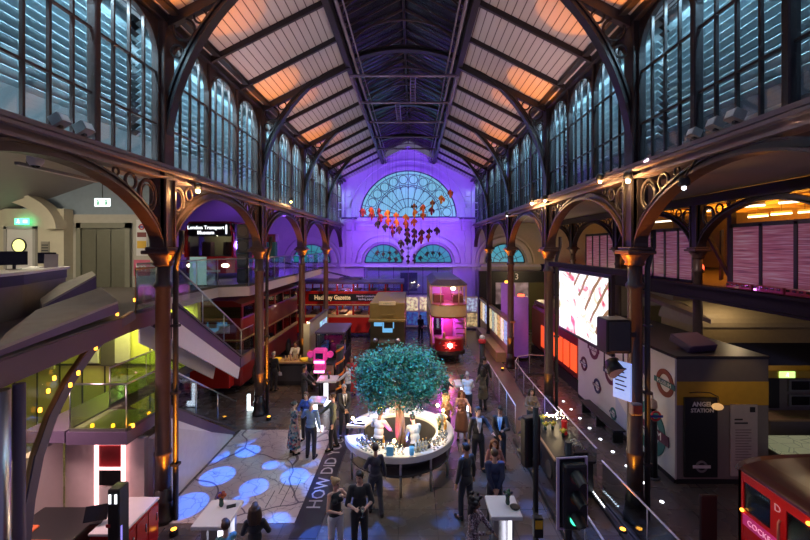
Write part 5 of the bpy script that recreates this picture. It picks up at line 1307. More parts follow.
for s in (-1, 1):
    MB().bar([(s * 1.13, .25, 1.0), (s * 1.17, .2, 1.6), (s * 1.12, .22, 2.2), (s * .95, .3, 2.7)], (0, 1, 0), .25, .09).build('corner_pillar', RED, t)
    MB().ball((s * .82, .03, .62), (.2, .06, .11), 14, 8).build('headlamp', mat('soft_lamp', (1, .8, .6)), t)
    wheel(t, s * 1.0, 1.5, .42, .25, DGREY, 'x')
    MB().bar([(s * 1.1, .1, 2.3), (s * 1.4, -.2, 2.2), (s * 1.4, -.2, 1.8)], (0, 1, 0), .04, .04).build('mirror_arm', BLACK, t); 
MB().box(-.6, .6, -.01, .0, .3, .42).build('number_plate', CREAM, t)
point((-9.4, 19.9, 7.0), (1, .85, .5), 14, .05)
spot((-8.6, 16.2, 8.2), (-9.4, 19.0, 5.9), (.9, .75, .7), 60, 50, .6, .05)
# ---- red railcar roof at the bottom right
t = thing('red_railcar', 'red domed roof railcar end with dark windows at the bottom right corner', 'railcar', (5.98, 6.95, 0))
RC = RED
prof0 = [(0, 2.42), (.04, 2.55), (.16, 2.70), (.42, 2.84), (.9, 2.94), (1.4, 2.97), (1.9, 2.94), (2.4, 2.84), (2.66, 2.70), (2.78, 2.55), (2.82, 2.42)]
prof = [(x, 2.62 + (z - 2.42) * .42) for x, z in prof0]
q = MB(); q.prism(prof, 'y', -4.4, 0.0); q.s = [len(f) == 4 for f in q.f]; q.build('roof', mat('railcar_roof', (.05, .008, .007), .3, coat=.3), t)
q = MB()
for k in range(5): q.prism([(1.41 + (x - 1.41) * (1 - .05 * k * k * .4), 2.62 + (z - 2.62) * (1 - .04 * k * k)) for x, z in prof], 'y', .0 + k * .06, .06 + k * .06)
q.build('roof_end', mat('railcar_roof', (.05, .008, .007)), t)
def sidebox(y0, y1, z0, z1, nm, m, x0=0.0, x1=.06): return MB().box(x0, x1, y0, y1, z0, z1).build(nm, m, t)
sidebox(-4.4, 0, .5, 2.02, 'lower_side', RC); sidebox(-4.4, 0, 2.50, 2.64, 'cant_rail', RC)
for a, b in ((-.10, 0.0), (-.88, -.62), (-1.5, -1.3), (-2.7, -2.5), (-4.4, -3.9)): sidebox(a, b, 2.02, 2.50, 'side_pillar', RC)
sidebox(-.62, -.10, 2.02, 2.50, 'side_window', GDARK, .02, .04); sidebox(-1.3, -.88, 2.02, 2.50, 'door_window', GDARK, .02, .04); sidebox(-2.5, -1.5, 2.02, 2.50, 'side_window', GDARK, .02, .04); sidebox(-3.9, -2.7, 2.02, 2.50, 'side_window', GDARK, .02, .04)
MB().box(0, 2.82, -.06, .0, .5, 2.64).build('end_wall', RC, t); MB().box(2.76, 2.82, -4.4, 0, .5, 2.64).build('far_side', RC, t); MB().box(.1, 2.7, -4.3, -.1, .5, .6).build('floor_pan', BLACK, t)
MB().bbox(.15, 2.6, -2.0, -1.0, .6, 1.35).build('seat', SEATM, t)
text('D', .16, (-.006, -.75, 2.44), (R(90), 0, R(-90)), TXTW, t)
pl = MB().box(-.025, 0.0, -1.2, -.12, 1.78, 1.96).build('name_board', mat('board_magenta', (.35, .03, .16), .4, emit=.12, ecol=(1, .05, .35), var=.2), t)
text('COCKFOSTERS', .13, (-.03, -.66, 1.87), (R(90), 0, R(-90)), mat('pink_letters', (.9, .6, .75), .5, emit=.25, ecol=(1, .5, .75), var=0), pl)
MB().tube([(-.01, -.80, 1.5), (-.04, -.80, 1.55), (-.04, -.80, 2.25), (-.01, -.80, 2.3)], .018, 6).build('grab_rail', BRONZE, t)
for k in range(9): MB().bar([(.95 + k * .06, -1.2, 2.86), (.95 + k * .06, -.7, 2.86)], (0, 0, 1), .03, .03).build('roof_vent', STEEL, t)
for y in (-.1, -1.25): MB().ball((-.02, y, 2.0 if y > -1 else 2.56), .03, 8, 6).build('side_lamp', AMBER, t)
for y in (-1.2, -3.4): wheel(t, .35, y, .42, .12, DGREY, 'x'); wheel(t, 2.45, y, .42, .12, DGREY, 'x')
MB().box(.1, 2.7, -4.3, -.1, .35, .5).build('underframe', BLACK, t)
t = thing('gate_post', 'dark upright board standing before the red railcar', 'board', (5.75, 7.35, 0)); MB().bbox(-.16, .16, -.03, .03, 0, 1.95).build('board', BLACK, t); MB().box(-.25, .25, -.15, .15, 0, .04).build('foot', BLACK, t)
# ---- traffic lights
def traffic_light(x, y, z, rz, label, back=True, lit=True, pole=None):
    t = thing('traffic_light', label, 'traffic light', (x, y, 0), rz)
    MB().cyl((0, .14, 0), (0, .14, z + .75), .055, n=14).build('pole', BLACK, t)
    MB().lathe([(.16, 0), (.16, .03), (.08, .06)], (0, .14, 0), n=14).build('pole_foot', DGREY, t)
    MB().bbox(-.19, .19, -.12, .08, z - .50, z + .50, .03).build('housing', BLACK, t)
    if back:
        MB().bbox(-.24, .24, .03, .06, z - .57, z + .57, .02).build('backing_board', BLACK, t)
        f = MB(); f.bar([(-.235, .02, z - .555), (.235, .02, z - .555), (.235, .02, z + .555), (-.235, .02, z + .555)], (0, 1, 0), .03, .045, True); f.build('white_border', mat('border_lilac', (.62, .50, .66), .5), t)
    for k, c in enumerate(('red', 'amber', 'green')):
        zz = z + .32 - .32 * k
        on = lit and k == 2
        l = MB().disc((0, -.125, zz), .105, 'y', .02, 20).build(c + '_lens', mat('lens_' + c + ('_on' if on else ''), {'red': (.12, .01, .01), 'amber': (.14, .05, .0), 'green': (.02, .35, .2)}[c], .2, emit=1.6 if on else 0, ecol=(.05, .8, .4), var=0), t)
        h = MB()
        ar = arc(0, 0, .115, .115, 20, 160, 12)
        for (a, b), (c2, d) in zip(ar, ar[1:]):
            h.add([(a, -.12, zz + b), (c2, -.12, zz + d), (c2 * .8, -.36, zz + d * .9 - .06), (a * .8, -.36, zz + b * .9 - .06)], [(0, 1, 2, 3)])
        h.build('hood', BLACK, l)
    MB().box(-.05, .05, .05, .14, z + .3, z + .36).build('bracket', BLACK, t); MB().box(-.05, .05, .05, .14, z - .36, z - .3).build('bracket', BLACK, t)
    return t
traffic_light(2.84, 6.3, 2.62, R(6), 'white bordered traffic light with glowing green lens')
t2 = traffic_light(2.74, 8.15, 2.55, R(200), 'dark traffic light seen from behind beside the white high table', back=False, lit=False)
t = thing('signal_box', 'small black and yellow push button box on the traffic light pole', 'box', (2.74, 7.72, 0))
MB().bbox(-.09, .09, -.06, .06, .92, 1.30, .01).build('case', BLACK, t); MB().box(-.07, .07, -.07, -.06, 1.1, 1.26).build('button_plate', mat('sign_yellow', (.75, .45, .03)), t); MB().cyl((0, .09, 0), (0, .09, 1.3), .03, n=8).build('stand', BLACK, t)
t = thing('stop_post', 'tall black post with red and white top on the far floor', 'post', (3.45, 17.9, 0))
MB().cyl((0, 0, 0), (0, 0, 2.2), .13, .12, 14).build('shaft', BLACK, t); MB().lathe([(.14, 2.2), (.17, 2.25), (.17, 2.34), (.14, 2.4)], n=14).build('red_band', mat('sign_red', (.6, .03, .04)), t); MB().lathe([(.12, 2.4), (.12, 2.5), (.05, 2.56)], n=14).build('white_cap', WHITE, t); MB().lathe([(.2, 0), (.2, .06)], n=14).build('foot', DGREY, t)
# ---- low cream screen by the left buses, dark bar, pink figure
t = thing('cream_screen', 'cream display screen with bright pictures beside the dark van', 'display', (-4.75, 21.5, 0))
MB().box(-.06, .06, -1.9, 2.2, 0, 2.75).build('wall', CREAM, t)
for k in range(3): MB().box(.06, .07, .2 + k * .62, .7 + k * .62, 1.5, 2.4).build('picture', mat('picture_cyan', (.2, .6, .75), .4, emit=.8, ecol=(.25, .7, .9), var=.5, scale=8), t)
MB().box(-.25, .06, -1.95, -1.9, 0, 2.75).build('end_panel', GREYP, t); MB().box(-.08, .08, -1.92, 2.22, 2.75, 2.82).build('top_rail', STEEL, t)
t = thing('serving_counter', 'dark serving counter with yellow lit top before the red buses', 'counter', (-5.32, 18.9, 0))
MB().bbox(-.95, .95, -.1, .5, 0, 1.02).build('body', BLACK, t); MB().bbox(-1.0, 1.0, -.15, .55, 1.02, 1.10, .01).build('top', PALEW, t); MB().box(-.8, .7, -.12, -.1, .2, .9).build('front_panel', DGREY, t)
point((-5.1, 18.7, 2.6), (1, .7, .3), 22, .08)
YLW = mat('yellow_bowl', (.75, .42, .02), .4, emit=.2, ecol=(1, .6, .05))
for k, x in enumerate((-.75, .55)):
    b = MB().lathe([(.08, 0), (.2, .1), (.22, .13), (.19, .12), (.06, .03)], n=14).build('bowl', YLW); b.location = (-5.32 + x, 18.95, 1.1); tag(b, ('yellow bowl at the left end of the serving counter', 'yellow bowl at the right end of the serving counter')[k], 'bowl', 'yellow bowls')
for k in range(6):
    b = MB().lathe([(.05, 0), (.055, .1), (.03, .18), (.028, .25)], n=10).build('jar', mat('jar_pale', (.6, .45, .3), .3)); b.location = (-5.7 + k * .14, 19.0 + .05 * (k % 2), 1.1); tag(b, 'small pale jar on the serving counter', 'jar', 'jars on the serving counter')
t = thing('flower_vase', 'pale vase of red flowers at the end of the serving counter', 'vase', (-4.5, 18.85, 1.1)); MB().lathe([(.06, 0), (.11, .1), (.08, .3), (.1, .36)], n=12).build('vase', CREAM, t)
for k in range(7): MB().ball((.12 * math.cos(k * 2.4) * (k % 3) / 2, .1 * math.sin(k * 2.4), .45 + .03 * (k % 3)), .06, 8, 6).build('flower', mat('flower_red', (.5, .08, .04), .6), t)
t = thing('barber_post', 'black and orange spiral striped post near the dark van', 'post', (-2.78, 17.2, 0)); MB().cyl((0, 0, 0), (0, 0, 2.3), .16, n=16).build('shaft', BLACK, t)
q = MB(); q.tube([(.15 * math.cos(i * .35), .15 * math.sin(i * .35), .1 + i * .03) for i in range(72)], .05, 6); q.build('spiral_stripe', mat('stripe_orange', (.8, .25, .03), .5), t); spot((-2.75, 16.8, .1), (-2.78, 17.2, 2.0), ORG, 20, 40, .5, .02)
t = thing('pink_robot_head', 'magenta lit box shaped sculpture with two round side discs', 'sculpture', (-3.62, 17.15, 0))
PK = mat('pink_shell', (.65, .06, .25), .4, emit=.2, ecol=(1, .06, .45), var=.1); PKL = mat('pink_light', (1, .5, .8), .4, emit=2.5, ecol=(1, .25, .7), var=0)
MB().bbox(-.28, .28, -.2, .2, 1.62, 2.15, .06).build('upper_box', PK, t); MB().bbox(-.22, .22, -.22, .2, 1.2, 1.56, .05).build('lower_box', PK, t)
for x in (-.42, .42): MB().disc((x, 0, 1.9), .14, 'y', .1, 16).build('side_disc', PK, t)
for z in (1.62, 1.22): MB().box(-.22, .22, -.235, -.2, z - .05, z + .05).build('light_bar', PKL, t)
MB().box(-.16, .16, -.225, -.2, 1.75, 2.0).build('face_panel', BLACKG, t); MB().cyl((0, 0, 0), (0, 0, 1.2), .07, n=10).build('pole', BLACK, t); MB().lathe([(.22, 0), (.22, .04)], n=14).build('foot', BLACK, t); MB().box(-.42, .42, -.03, .03, 1.86, 1.94).build('cross_arm', BLACK, t)
point((-3.5, 16.4, 1.9), (1, .1, .5), 2.5, .05)

# ================================================================ round bar, tree, tables, glasses
BX, BY = -0.06, 11.83
BTOP = mat('bar_top_white', (.78, .76, .74), .22, var=.04)
t = thing('round_bar', 'round white bar counter encircling the tree, open on one side', 'bar', (BX, BY, 0))
def ringseg(r0, r1, a0, a1, z0, z1, n=56):
    o = [(r1 * math.cos(R(a0 + (a1 - a0) * i / n)), r1 * math.sin(R(a0 + (a1 - a0) * i / n))) for i in range(n + 1)]
    i_ = [(r0 * math.cos(R(a0 + (a1 - a0) * i / n)), r0 * math.sin(R(a0 + (a1 - a0) * i / n))) for i in range(n + 1)]
    q = MB()
    for k in range(n):
        q.prism([i_[k], o[k], o[k + 1], i_[k + 1]], 'z', z0, z1)
    return q
ringseg(1.08, 1.58, -166, 167, 1.02, 1.10).build('top', BTOP, t)
ringseg(1.56, 1.60, -166, 167, .94, 1.10).build('edge_band', mat('bar_edge', (.55, .53, .56), .3), t)
ringseg(1.10, 1.50, -162, 163, .55, .58).build('under_shelf', DGREY, t)
ringseg(1.08, 1.11, -166, 167, .30, 1.02).build('inner_panel', DGREY, t)
for k in range(10):
    a = R(-155 + k * 34); MB().cyl((1.45 * math.cos(a), 1.45 * math.sin(a), 0), (1.45 * math.cos(a), 1.45 * math.sin(a), 1.02), .035, n=10).build('leg', STEEL, t)
MB().bbox(-1.62, -1.05, .25, .42, 1.02, 1.10, .01).build('arm_end', BTOP, t)
for k, a in enumerate((-60, 0, 60, 120, -120)):
    point((BX + .75 * math.cos(R(a)), BY + .75 * math.sin(R(a)), 1.78), (1, .72, .42), 24, .05)  # unseen lamps added under the crown to light the bar top
# tree
tr = thing('bar_tree', 'small leafy tree with blue green rounded crown inside the round bar', 'tree', (BX + .02, BY, 0))
MB().lathe([(.30, 0), (.38, .35), (.40, .40), (.34, .40), (.32, .34)], n=20).build('planter', BLACK, tr)
q = MB()
for k in range(4):
    a = k * 1.7; q.tube([(.12 * math.cos(a), .1 * math.sin(a), .3), (.10 * math.cos(a + .8), .09 * math.sin(a + .8), .9), (.07 * math.cos(a + 1.8), .07 * math.sin(a + 1.8), 1.5), (.15 * math.cos(a + 2.2), .15 * math.sin(a + 2.2), 2.1)], [.085, .075, .065, .05], 10)
q.build('trunk', mat('tree_bark', (.20, .13, .09), .8, bump=.4, scale=20), tr)
q = MB(); rt = random.Random(3)
cl = []
for k in range(205):
    a = rt.uniform(0, 2 * PI); ph = math.asin(rt.uniform(-.62, 1) if k < 150 else rt.uniform(-.7, -.1)); rr_ = rt.uniform(.66, .97) if k < 165 else rt.uniform(.35, .95)
    cl.append(Vector((1.36 * rr_ * math.cos(ph) * math.cos(a), 1.30 * rr_ * math.cos(ph) * math.sin(a), 2.66 + .92 * rr_ * math.sin(ph))))
for c in cl[::6]:
    q.tube([(c.x * .05, c.y * .05, 1.9), (c.x * .45, c.y * .45, 2.05 + (c.z - 2.05) * .4), c * .93 + Vector((0, 0, .16))], [.028, .016, .006], 6)
q.build('branch_work', mat('tree_bark', (.20, .13, .09)), tr)
q = MB()
for c in cl:
    for j in range(78):
        p = c + Vector((rt.gauss(0, .125), rt.gauss(0, .125), rt.gauss(0, .10)))
        if p.z < 1.75: p.z = 1.75 + rt.uniform(0, .2)
        d = Vector((rt.uniform(-1, 1), rt.uniform(-1, 1), rt.uniform(-.7, .5))).normalized(); s_ = d.cross(Vector((rt.uniform(-1, 1), rt.uniform(-1, 1), 1))).normalized()
        L = rt.uniform(.065, .115); q.mi = rt.choice((0, 0, 1, 2))
        n_ = d.cross(s_) * .012
        q.add([p, p + d * L * .5 + s_ * L * .26 + n_, p + d * L, p + d * L * .5 - s_ * L * .26 + n_], [(0, 1, 2), (0, 2, 3)], True)
q.build('foliage', [mat('leaf_mid', (.022, .13, .065), .42, var=.3), mat('leaf_pale', (.05, .22, .11), .4, var=.3), mat('leaf_dark', (.010, .05, .045), .45, var=.3)], tr)
spot((BX - .25, BY - .25, .7), (BX, BY, 2.4), (1, .05, .35), 60, 70, .7, .04); spot((BX + .3, BY - .2, .7), (BX + .1, BY, 2.4), (.1, .2, 1), 60, 70, .7, .04)
# glassware
def on_bar(a, r): return (BX + r * math.cos(R(a)), BY + r * math.sin(R(a)), 1.10)
WG = [(.034, 0), (.032, .004), (.006, .008), (.005, .085), (.022, .10), (.038, .13), (.040, .16), (.033, .20), (.031, .20), (.038, .16), (.034, .125), (.012, .105)]
def wineglass(fill):
    g = MB().lathe(WG, n=14).build('wine_glass', WINE)
    if fill is not None: MB().lathe([(.005, .104), (.021, .107), (.034, .13), (.035, .145), (.0, .146)], n=12).build('drink', fill, g)
    return g
FILL_A = mat('drink_amber', (.7, .38, .08), .2, var=0, emit=.12); FILL_R = mat('drink_red', (.25, .01, .03), .2, var=0); FILL_W = mat('drink_pale', (.75, .68, .45), .2, var=0, emit=.1)
protos = {}
def put_glass(kind, loc, label, group):
    if kind not in protos:
        protos[kind] = wineglass({'a': FILL_A, 'r': FILL_R, 'w': FILL_W, 'e': None}[kind]); o = protos[kind]; o.location = loc; return tag(o, label, 'glass', group)
    return dup(protos[kind], loc, None, label, group)
rg = random.Random(5); used = []
def free(x, y, d):
    for (a, b, e) in used:
        if (a - x) ** 2 + (b - y) ** 2 < (d + e) ** 2: return False
    used.append((x, y, d)); return True
def cluster(n, a0, a1, r0, r1, kinds, label, group):
    k = 0; tries = 0
    while k < n and tries < n * 30:
        tries += 1; p = on_bar(rg.uniform(a0, a1), rg.uniform(r0, r1))
        if free(p[0], p[1], .043): put_glass(kinds[k % len(kinds)], p, label, group); k += 1
cluster(24, -140, -112, 1.16, 1.50, 'aawe', 'stemmed glass in the crowded cluster at the near curve of the round bar', 'glasses at the near curve of the bar')
cluster(12, -104, -84, 1.18, 1.46, 'eew', 'clear stemmed glass between the blue box and blue jug on the bar', 'glasses at the middle of the bar')
cluster(16, -52, -18, 1.30, 1.52, 'wea', 'stemmed glass in the long row along the outer bar rim below the steel bucket', 'glasses along the outer bar rim')
cluster(12, 55, 84, 1.15, 1.50, 'ew', 'clear stemmed glass on the far curve of the bar behind the trunk', 'glasses on the far curve of the bar')
cluster(5, 112, 140, 1.2, 1.5, 'wr', 'stemmed glass near the yellow flowers on the far bar arm', 'glasses by the yellow flowers')
def bottle(c):
    b = MB().lathe([(.036, 0), (.038, .01), (.038, .19), (.032, .215), (.014, .25), (.0135, .31), (.016, .312), (.016, .325)], n=14).build('bottle', c)
    MB().lathe([(.0388, .06), (.0388, .15)], n=14).build('bottle_label', CREAM, b); MB().lathe([(.0165, .285), (.0165, .328)], n=10).build('cap', mat('foil_gold', (.5, .33, .08), .3, .7), b)
    return b
BG = mat('bottle_green', (.02, .07, .025), .1, var=0, coat=.5); BA = mat('bottle_amber', (.42, .20, .03), .1, var=0, coat=.5); BC = mat('bottle_clear', (.55, .58, .55), .1, var=0, coat=.5)
bp = [bottle(BG), bottle(BA), bottle(BC)]; done = [False] * 3
def put_bottle(k, a, r, label, group):
    p = on_bar(a, r)
    if not free(p[0], p[1], .045): return
    if not done[k]: done[k] = True; bp[k].location = p; tag(bp[k], label, 'bottle', group)
    else: dup(bp[k], p, None, label, group)
for i in range(9): put_bottle(i % 2, -16 + i * 3.2, 1.20 + .16 * (i % 2), 'wine bottle in the group on the bar near the steel bucket', 'bottles near the bucket')
for i in range(6): put_bottle(2 - (i % 3 == 0), -110 + i * 3.6, 1.16 + .06 * (i % 2), 'bottle in the short row at the near inner bar rim', 'bottles at the inner bar rim')
for i in range(5): put_bottle(2, 88 + i * 4.5, 1.22, 'pale bottle on the far bar curve left of the trunk', 'bottles on the far bar curve')
def single(o, a, r, label, cat, dz=0):
    p = on_bar(a, r); used.append((p[0], p[1], .09)); o.location = (p[0], p[1], p[2] + dz); return tag(o, label, cat)
q = MB().bbox(-.09, .09, -.05, .05, 0, .24, .01).build('menu_box', mat('box_blue', (.10, .35, .60), .4, emit=.1)); single(q, -98, 1.47, 'bright blue box standing at the near rim of the bar', 'box')
q = MB().lathe([(.05, 0), (.06, .02), (.075, .20), (.07, .20), (.055, .03)], n=16).build('jug', mat('jug_blue', (.12, .40, .70), .2, emit=.1)); single(q, -76, 1.48, 'light blue jug at the near rim of the bar', 'jug')
q = thing('ice_bucket', 'steel ice bucket with bottles on the bar by the bright lamp', 'bucket'); MB().lathe([(.12, 0), (.17, .22), (.18, .23), (.165, .225), (.115, .02)], n=20).build('bowl', STEEL, q); MB().ring((0, 0, .2), .19, .01, 'z').build('rim_handle', STEEL, q); single(q, 18, 1.32, 'steel ice bucket on the bar by the bright lamp', 'bucket')
q = thing('flower_pot', 'yellow flowers', 'flowers'); MB().lathe([(.05, 0), (.07, .12), (.06, .13)], n=12).build('pot', WHITE, q)
for i in range(9): MB().ball((.07 * math.cos(i * 2.4), .07 * math.sin(i * 2.4), .17 + .03 * (i % 3)), .045, 8, 6).build('flower', mat('flower_yellow', (.8, .65, .05), .6, emit=.2), q)
single(q, 122, 1.30, 'bunch of yellow flowers on the far arm of the bar', 'flowers')
q = thing('bottle_crate', 'dark crate', 'crate'); MB().box(-.26, .26, -.1, .1, 0, .02).build('base', BLACK, q)
for y in (-.1, .1): MB().box(-.26, .26, y - .008, y + .008, .02, .1).build('side', BLACK, q)
for x in (-.26, .26): MB().box(x - .008, x + .008, -.1, .1, .02, .1).build('end', BLACK, q)
q.rotation_euler = (0, 0, R(20)); single(q, -62, 1.24, 'long dark tray at the inner rim of the bar', 'tray')
for i in range(5): put_bottle(2, -70 + i * 4.0, 1.40, 'pale bottle beside the long dark tray', 'bottles beside the dark tray')
def bar_lamp(a, r, h, label):
    q = thing('bar_lamp', label, 'lamp'); MB().lathe([(.05, 0), (.05, .01), (.012, .02), (.012, h)], n=10).build('stand', BLACK, q); MB().ball((0, 0, h + .04), .045, 10, 7).build('bulb', GOLDLIT, q); single(q, a, r, label, 'lamp')
    p = on_bar(a, r); point((p[0], p[1], p[2] + h + .12), (1, .66, .34), 9, .05)
bar_lamp(164, 1.5, .12, 'small glowing lamp at the open end of the bar'); bar_lamp(26, 1.5, .26, 'brightest small lamp on the bar beside the steel bucket'); bar_lamp(36, 1.46, .34, 'second small lamp on the bar behind the steel bucket'); bar_lamp(-95, 1.20, .2, 'small lamp at the near inner rim of the bar')
q = MB().bbox(-.08, .08, -.05, .05, 0, .012, .004).build('phone', BLACKG); single(q, 157, 1.36, 'black phone lying on the far arm of the bar', 'phone')
# high tables with lit legs
LEGL = mat('table_leg_light', (1, 1, 1), .4, emit=1.5, ecol=(.92, .90, 1), var=0)
def high_table(x0, x1, y0, y1, label, style=0):
    t = thing('high_table', label, 'table', ((x0 + x1) / 2, (y0 + y1) / 2, 0), 0, 'white high tables with lit legs'); a = (x1 - x0) / 2; b = (y1 - y0) / 2
    MB().bbox(-a, a, -b, b, 1.02, 1.10, .012).build('top', BTOP, t)
    if style == 0:
        MB().box(-a * .72, -a * .40, -b * .5, -b * .3, .03, 1.02).build('leg', STEEL, t); MB().box(a * .24, a * .44, -b * .5, -b * .3, .03, 1.02).build('lit_leg', LEGL, t)
        MB().box(-a * .8, a * .8, b * .3, b * .5, .03, 1.02).build('back_leg', STEEL, t)
    else:
        MB().box(-.14, .02, -b * .4, -b * .2, .03, 1.02).build('lit_leg', LEGL, t); MB().box(.02, .22, -b * .4, -b * .2, .03, .20).build('lit_foot', LEGL, t)
    MB().box(-a * .85, a * .85, -b * .7, b * .7, 0, .03).build('base', STEEL, t)
    return t
high_table(1.89, 2.53, 8.0, 8.7, 'white high table with lit leg beside the curly haired guest')
high_table(-3.97, -3.28, 7.72, 8.55, 'white high table with flower vase beside the floor map', 0)
high_table(-3.55, -2.75, 16.1, 16.85, 'white high table with glowing L shaped leg before the pink sculpture', 1)
high_table(2.0, 2.75, 15.6, 16.3, 'far white high table where guests stand behind the bar', 1)
high_table(-3.35, -2.75, 13.9, 14.5, 'white high table with lit leg behind the green vested guest', 1)
def vase(x, y, z, label, cols, h=.13):
    t = thing('flower_vase', label, 'vase', (x, y, z)); MB().lathe([(.035, 0), (.05, .04), (.04, h), (.045, h + .02)], n=12).build('vase', mat('vase_dark', (.03, .08, .06), .2), t)
    for i in range(9):
        c = cols[i % len(cols)]; MB().ball((.075 * math.cos(i * 2.4) * (.4 + .6 * (i % 2)), .075 * math.sin(i * 2.4), h + .07 + .035 * (i % 3)), .036, 8, 6).build('flower', mat('petal_' + c[0], c[1], .6), t)
    for i in range(5): MB().cyl((0, 0, h * .8), (.06 * math.cos(i * 1.3), .06 * math.sin(i * 1.3), h + .08), .005, n=5).build('stem', mat('stem_green', (.05, .15, .04), .6), t)
OC = [('orange', (.65, .13, .03)), ('indigo', (.08, .05, .32)), ('rust', (.4, .07, .03))]; GC = [('green', (.03, .12, .06)), ('grey', (.06, .07, .10))]
vase(-3.66, 8.33, 1.10, 'small vase of orange and violet flowers on the white table', OC); vase(2.32, 8.40, 1.10, 'small dark vase of leaves on the white table', GC); vase(-3.1, 16.4, 1.10, 'small flower vase on the table before the pink sculpture', OC); vase(2.3, 16.0, 1.1, 'small vase on the far table behind the bar', GC)
q = MB().bbox(-.09, .09, -.05, .05, 0, .02, .006).build('phone', BLACK); q.location = (-3.45, 8.32, 1.10); q.rotation_euler = (0, 0, .4); tag(q, 'black phone lying beside the orange flower vase', 'phone')
q = MB().lathe([(.085, 0), (.10, .02), (.10, .03), (.06, .03)], n=18).build('plate', BLACK); q.location = (2.44, 8.28, 1.10); tag(q, 'round black dish beside the dark leafy vase', 'dish')
# exhibit table between the barriers
t = thing('exhibit_table', 'long black exhibit table with glass guard between the barriers', 'table', (4.6, 11.8, 0))
MB().bbox(-.58, .50, -1.4, 1.35, .86, .92, .01).build('top', BLACK, t); MB().bbox(-.54, .46, -1.35, 1.3, .08, .86).build('base', BLACK, t); MB().bar([(-.56, -1.4, .95), (-.56, 1.35, .95)], (1, 0, 0), .05, .05).build('edge_rail', PALEW, t)
MB().box(.50, .515, -1.4, 1.35, .5, 1.25).build('glass_guard', GBAL, t); MB().box(.49, .53, -1.4, 1.35, 1.25, 1.27).build('guard_rail', WRAIL, t)
for y in (-.9, 0, .9): MB().disc((-.55, y, .45), .22, 'x', .04, 18).build('round_plate', DGREY, t)
t = thing('fairy_light_spray', 'spray of glowing white fairy lights on the exhibit table', 'lights', (4.85, 12.75, .92)); q = MB(); e = MB()
for k in range(26):
    a = k * 2.4; rr_ = .09 + .22 * ((k * 7) % 10) / 10; z = .10 + .28 * ((k * 3) % 8) / 8; q.tube([(0, 0, 0), (rr_ * .5 * math.cos(a), rr_ * .5 * math.sin(a), z * .8), (rr_ * math.cos(a), rr_ * math.sin(a), z)], .004, 4); e.ball((rr_ * math.cos(a), rr_ * math.sin(a), z), .016, 6, 4)
q.build('twigs', BLACK, t); e.build('bulbs', mat('fairy_bulb', (1, .8, .5), .4, emit=22, ecol=(1, .78, .45), var=0), t); MB().lathe([(.06, 0), (.05, .05)], n=10).build('pot', BLACK, t)
point((4.85, 12.7, 1.35), (1, .75, .42), 7, .05)
YF = [('yellow', (.72, .6, .06)), ('lime', (.45, .5, .05))]
for k, (x, y) in enumerate(((4.45, 12.7), (4.62, 12.25), (4.38, 12.2), (4.75, 11.75))): vase(x, y, .92, ('yellow flowers left of the fairy lights', 'yellow flowers before the fairy lights', 'yellow flowers at the table edge facing the party', 'yellow flowers beside the red lantern')[k], YF, .08)
t = thing('red_lantern', 'tall red lantern on the exhibit table', 'lantern', (4.86, 11.95, .92)); MB().lathe([(.09, 0), (.10, .02), (.08, .06), (.08, .34), (.10, .37), (.05, .42)], n=14).build('body', mat('lantern_red', (.5, .015, .02), .3, emit=.12), t); MB().ring((0, 0, .47), .05, .008, 'y').build('ring_handle', BLACK, t)
t = thing('coil_model', 'model with steel coil on the near end of the exhibit table', 'model', (4.8, 10.9, .92)); MB().bbox(-.2, .2, -.25, .25, 0, .1, .02).build('base', BLACK, t); q = MB(); q.tube([(.14 * math.cos(i * .5), -.2 + i * .008, .16 + .12 * math.sin(i * .5)) for i in range(50)], .012, 5); q.build('coil', STEEL, t)
t = thing('camera_case', 'black equipment case standing beside the exhibit table', 'case', (4.3, 9.95, 0)); MB().bbox(-.25, .25, -.2, .2, 0, .6, .03).build('body', BLACK, t); MB().bar([(-.08, 0, .6), (-.08, 0, .66), (.08, 0, .66), (.08, 0, .6)], (0, 1, 0), .03, .02).build('handle', DGREY, t)
# hanging autumn ornaments
hot = [(18, 158, 3), (80, 150, 1), (85, 185, 3), (137, 155, 3), (150, 200, 3), (200, 170, 0), (203, 225, 1), (260, 185, 0), (262, 235, 0), (328, 200, 0), (330, 245, 1), (390, 122, 2), (393, 165, 0), (390, 230, 1), (455, 130, 1), (455, 185, 1), (522, 97, 2), (515, 148, 3), (585, 65, 0), (650, 24, 1), (232, 275, 3), (236, 308, 4), (283, 285, 4), (130, 245, 5), (182, 268, 5), (340, 290, 4), (340, 322, 4), (340, 365, 5), (390, 300, 4), (392, 337, 2), (390, 377, 5), (445, 310, 4), (440, 355, 3), (500, 300, 4), (492, 340, 2), (553, 292, 4), (293, 385, 5)]
low = [(125, 452), (168, 462), (215, 455), (260, 450), (302, 440), (302, 490), (345, 480), (390, 475), (435, 490), (483, 460), (525, 455), (572, 460), (212, 495), (258, 500), (345, 515), (390, 510)]
OM = [mat('paper_orange', (.75, .24, .02), .6, emit=.10), mat('paper_flame', (.72, .10, .03), .6, emit=.08), mat('paper_rust', (.42, .11, .02), .6, emit=.05), mat('paper_red', (.38, .02, .05), .6), mat('paper_maroon', (.16, .03, .05), .6), mat('paper_dark', (.045, .025, .06), .6)]
opro = {}
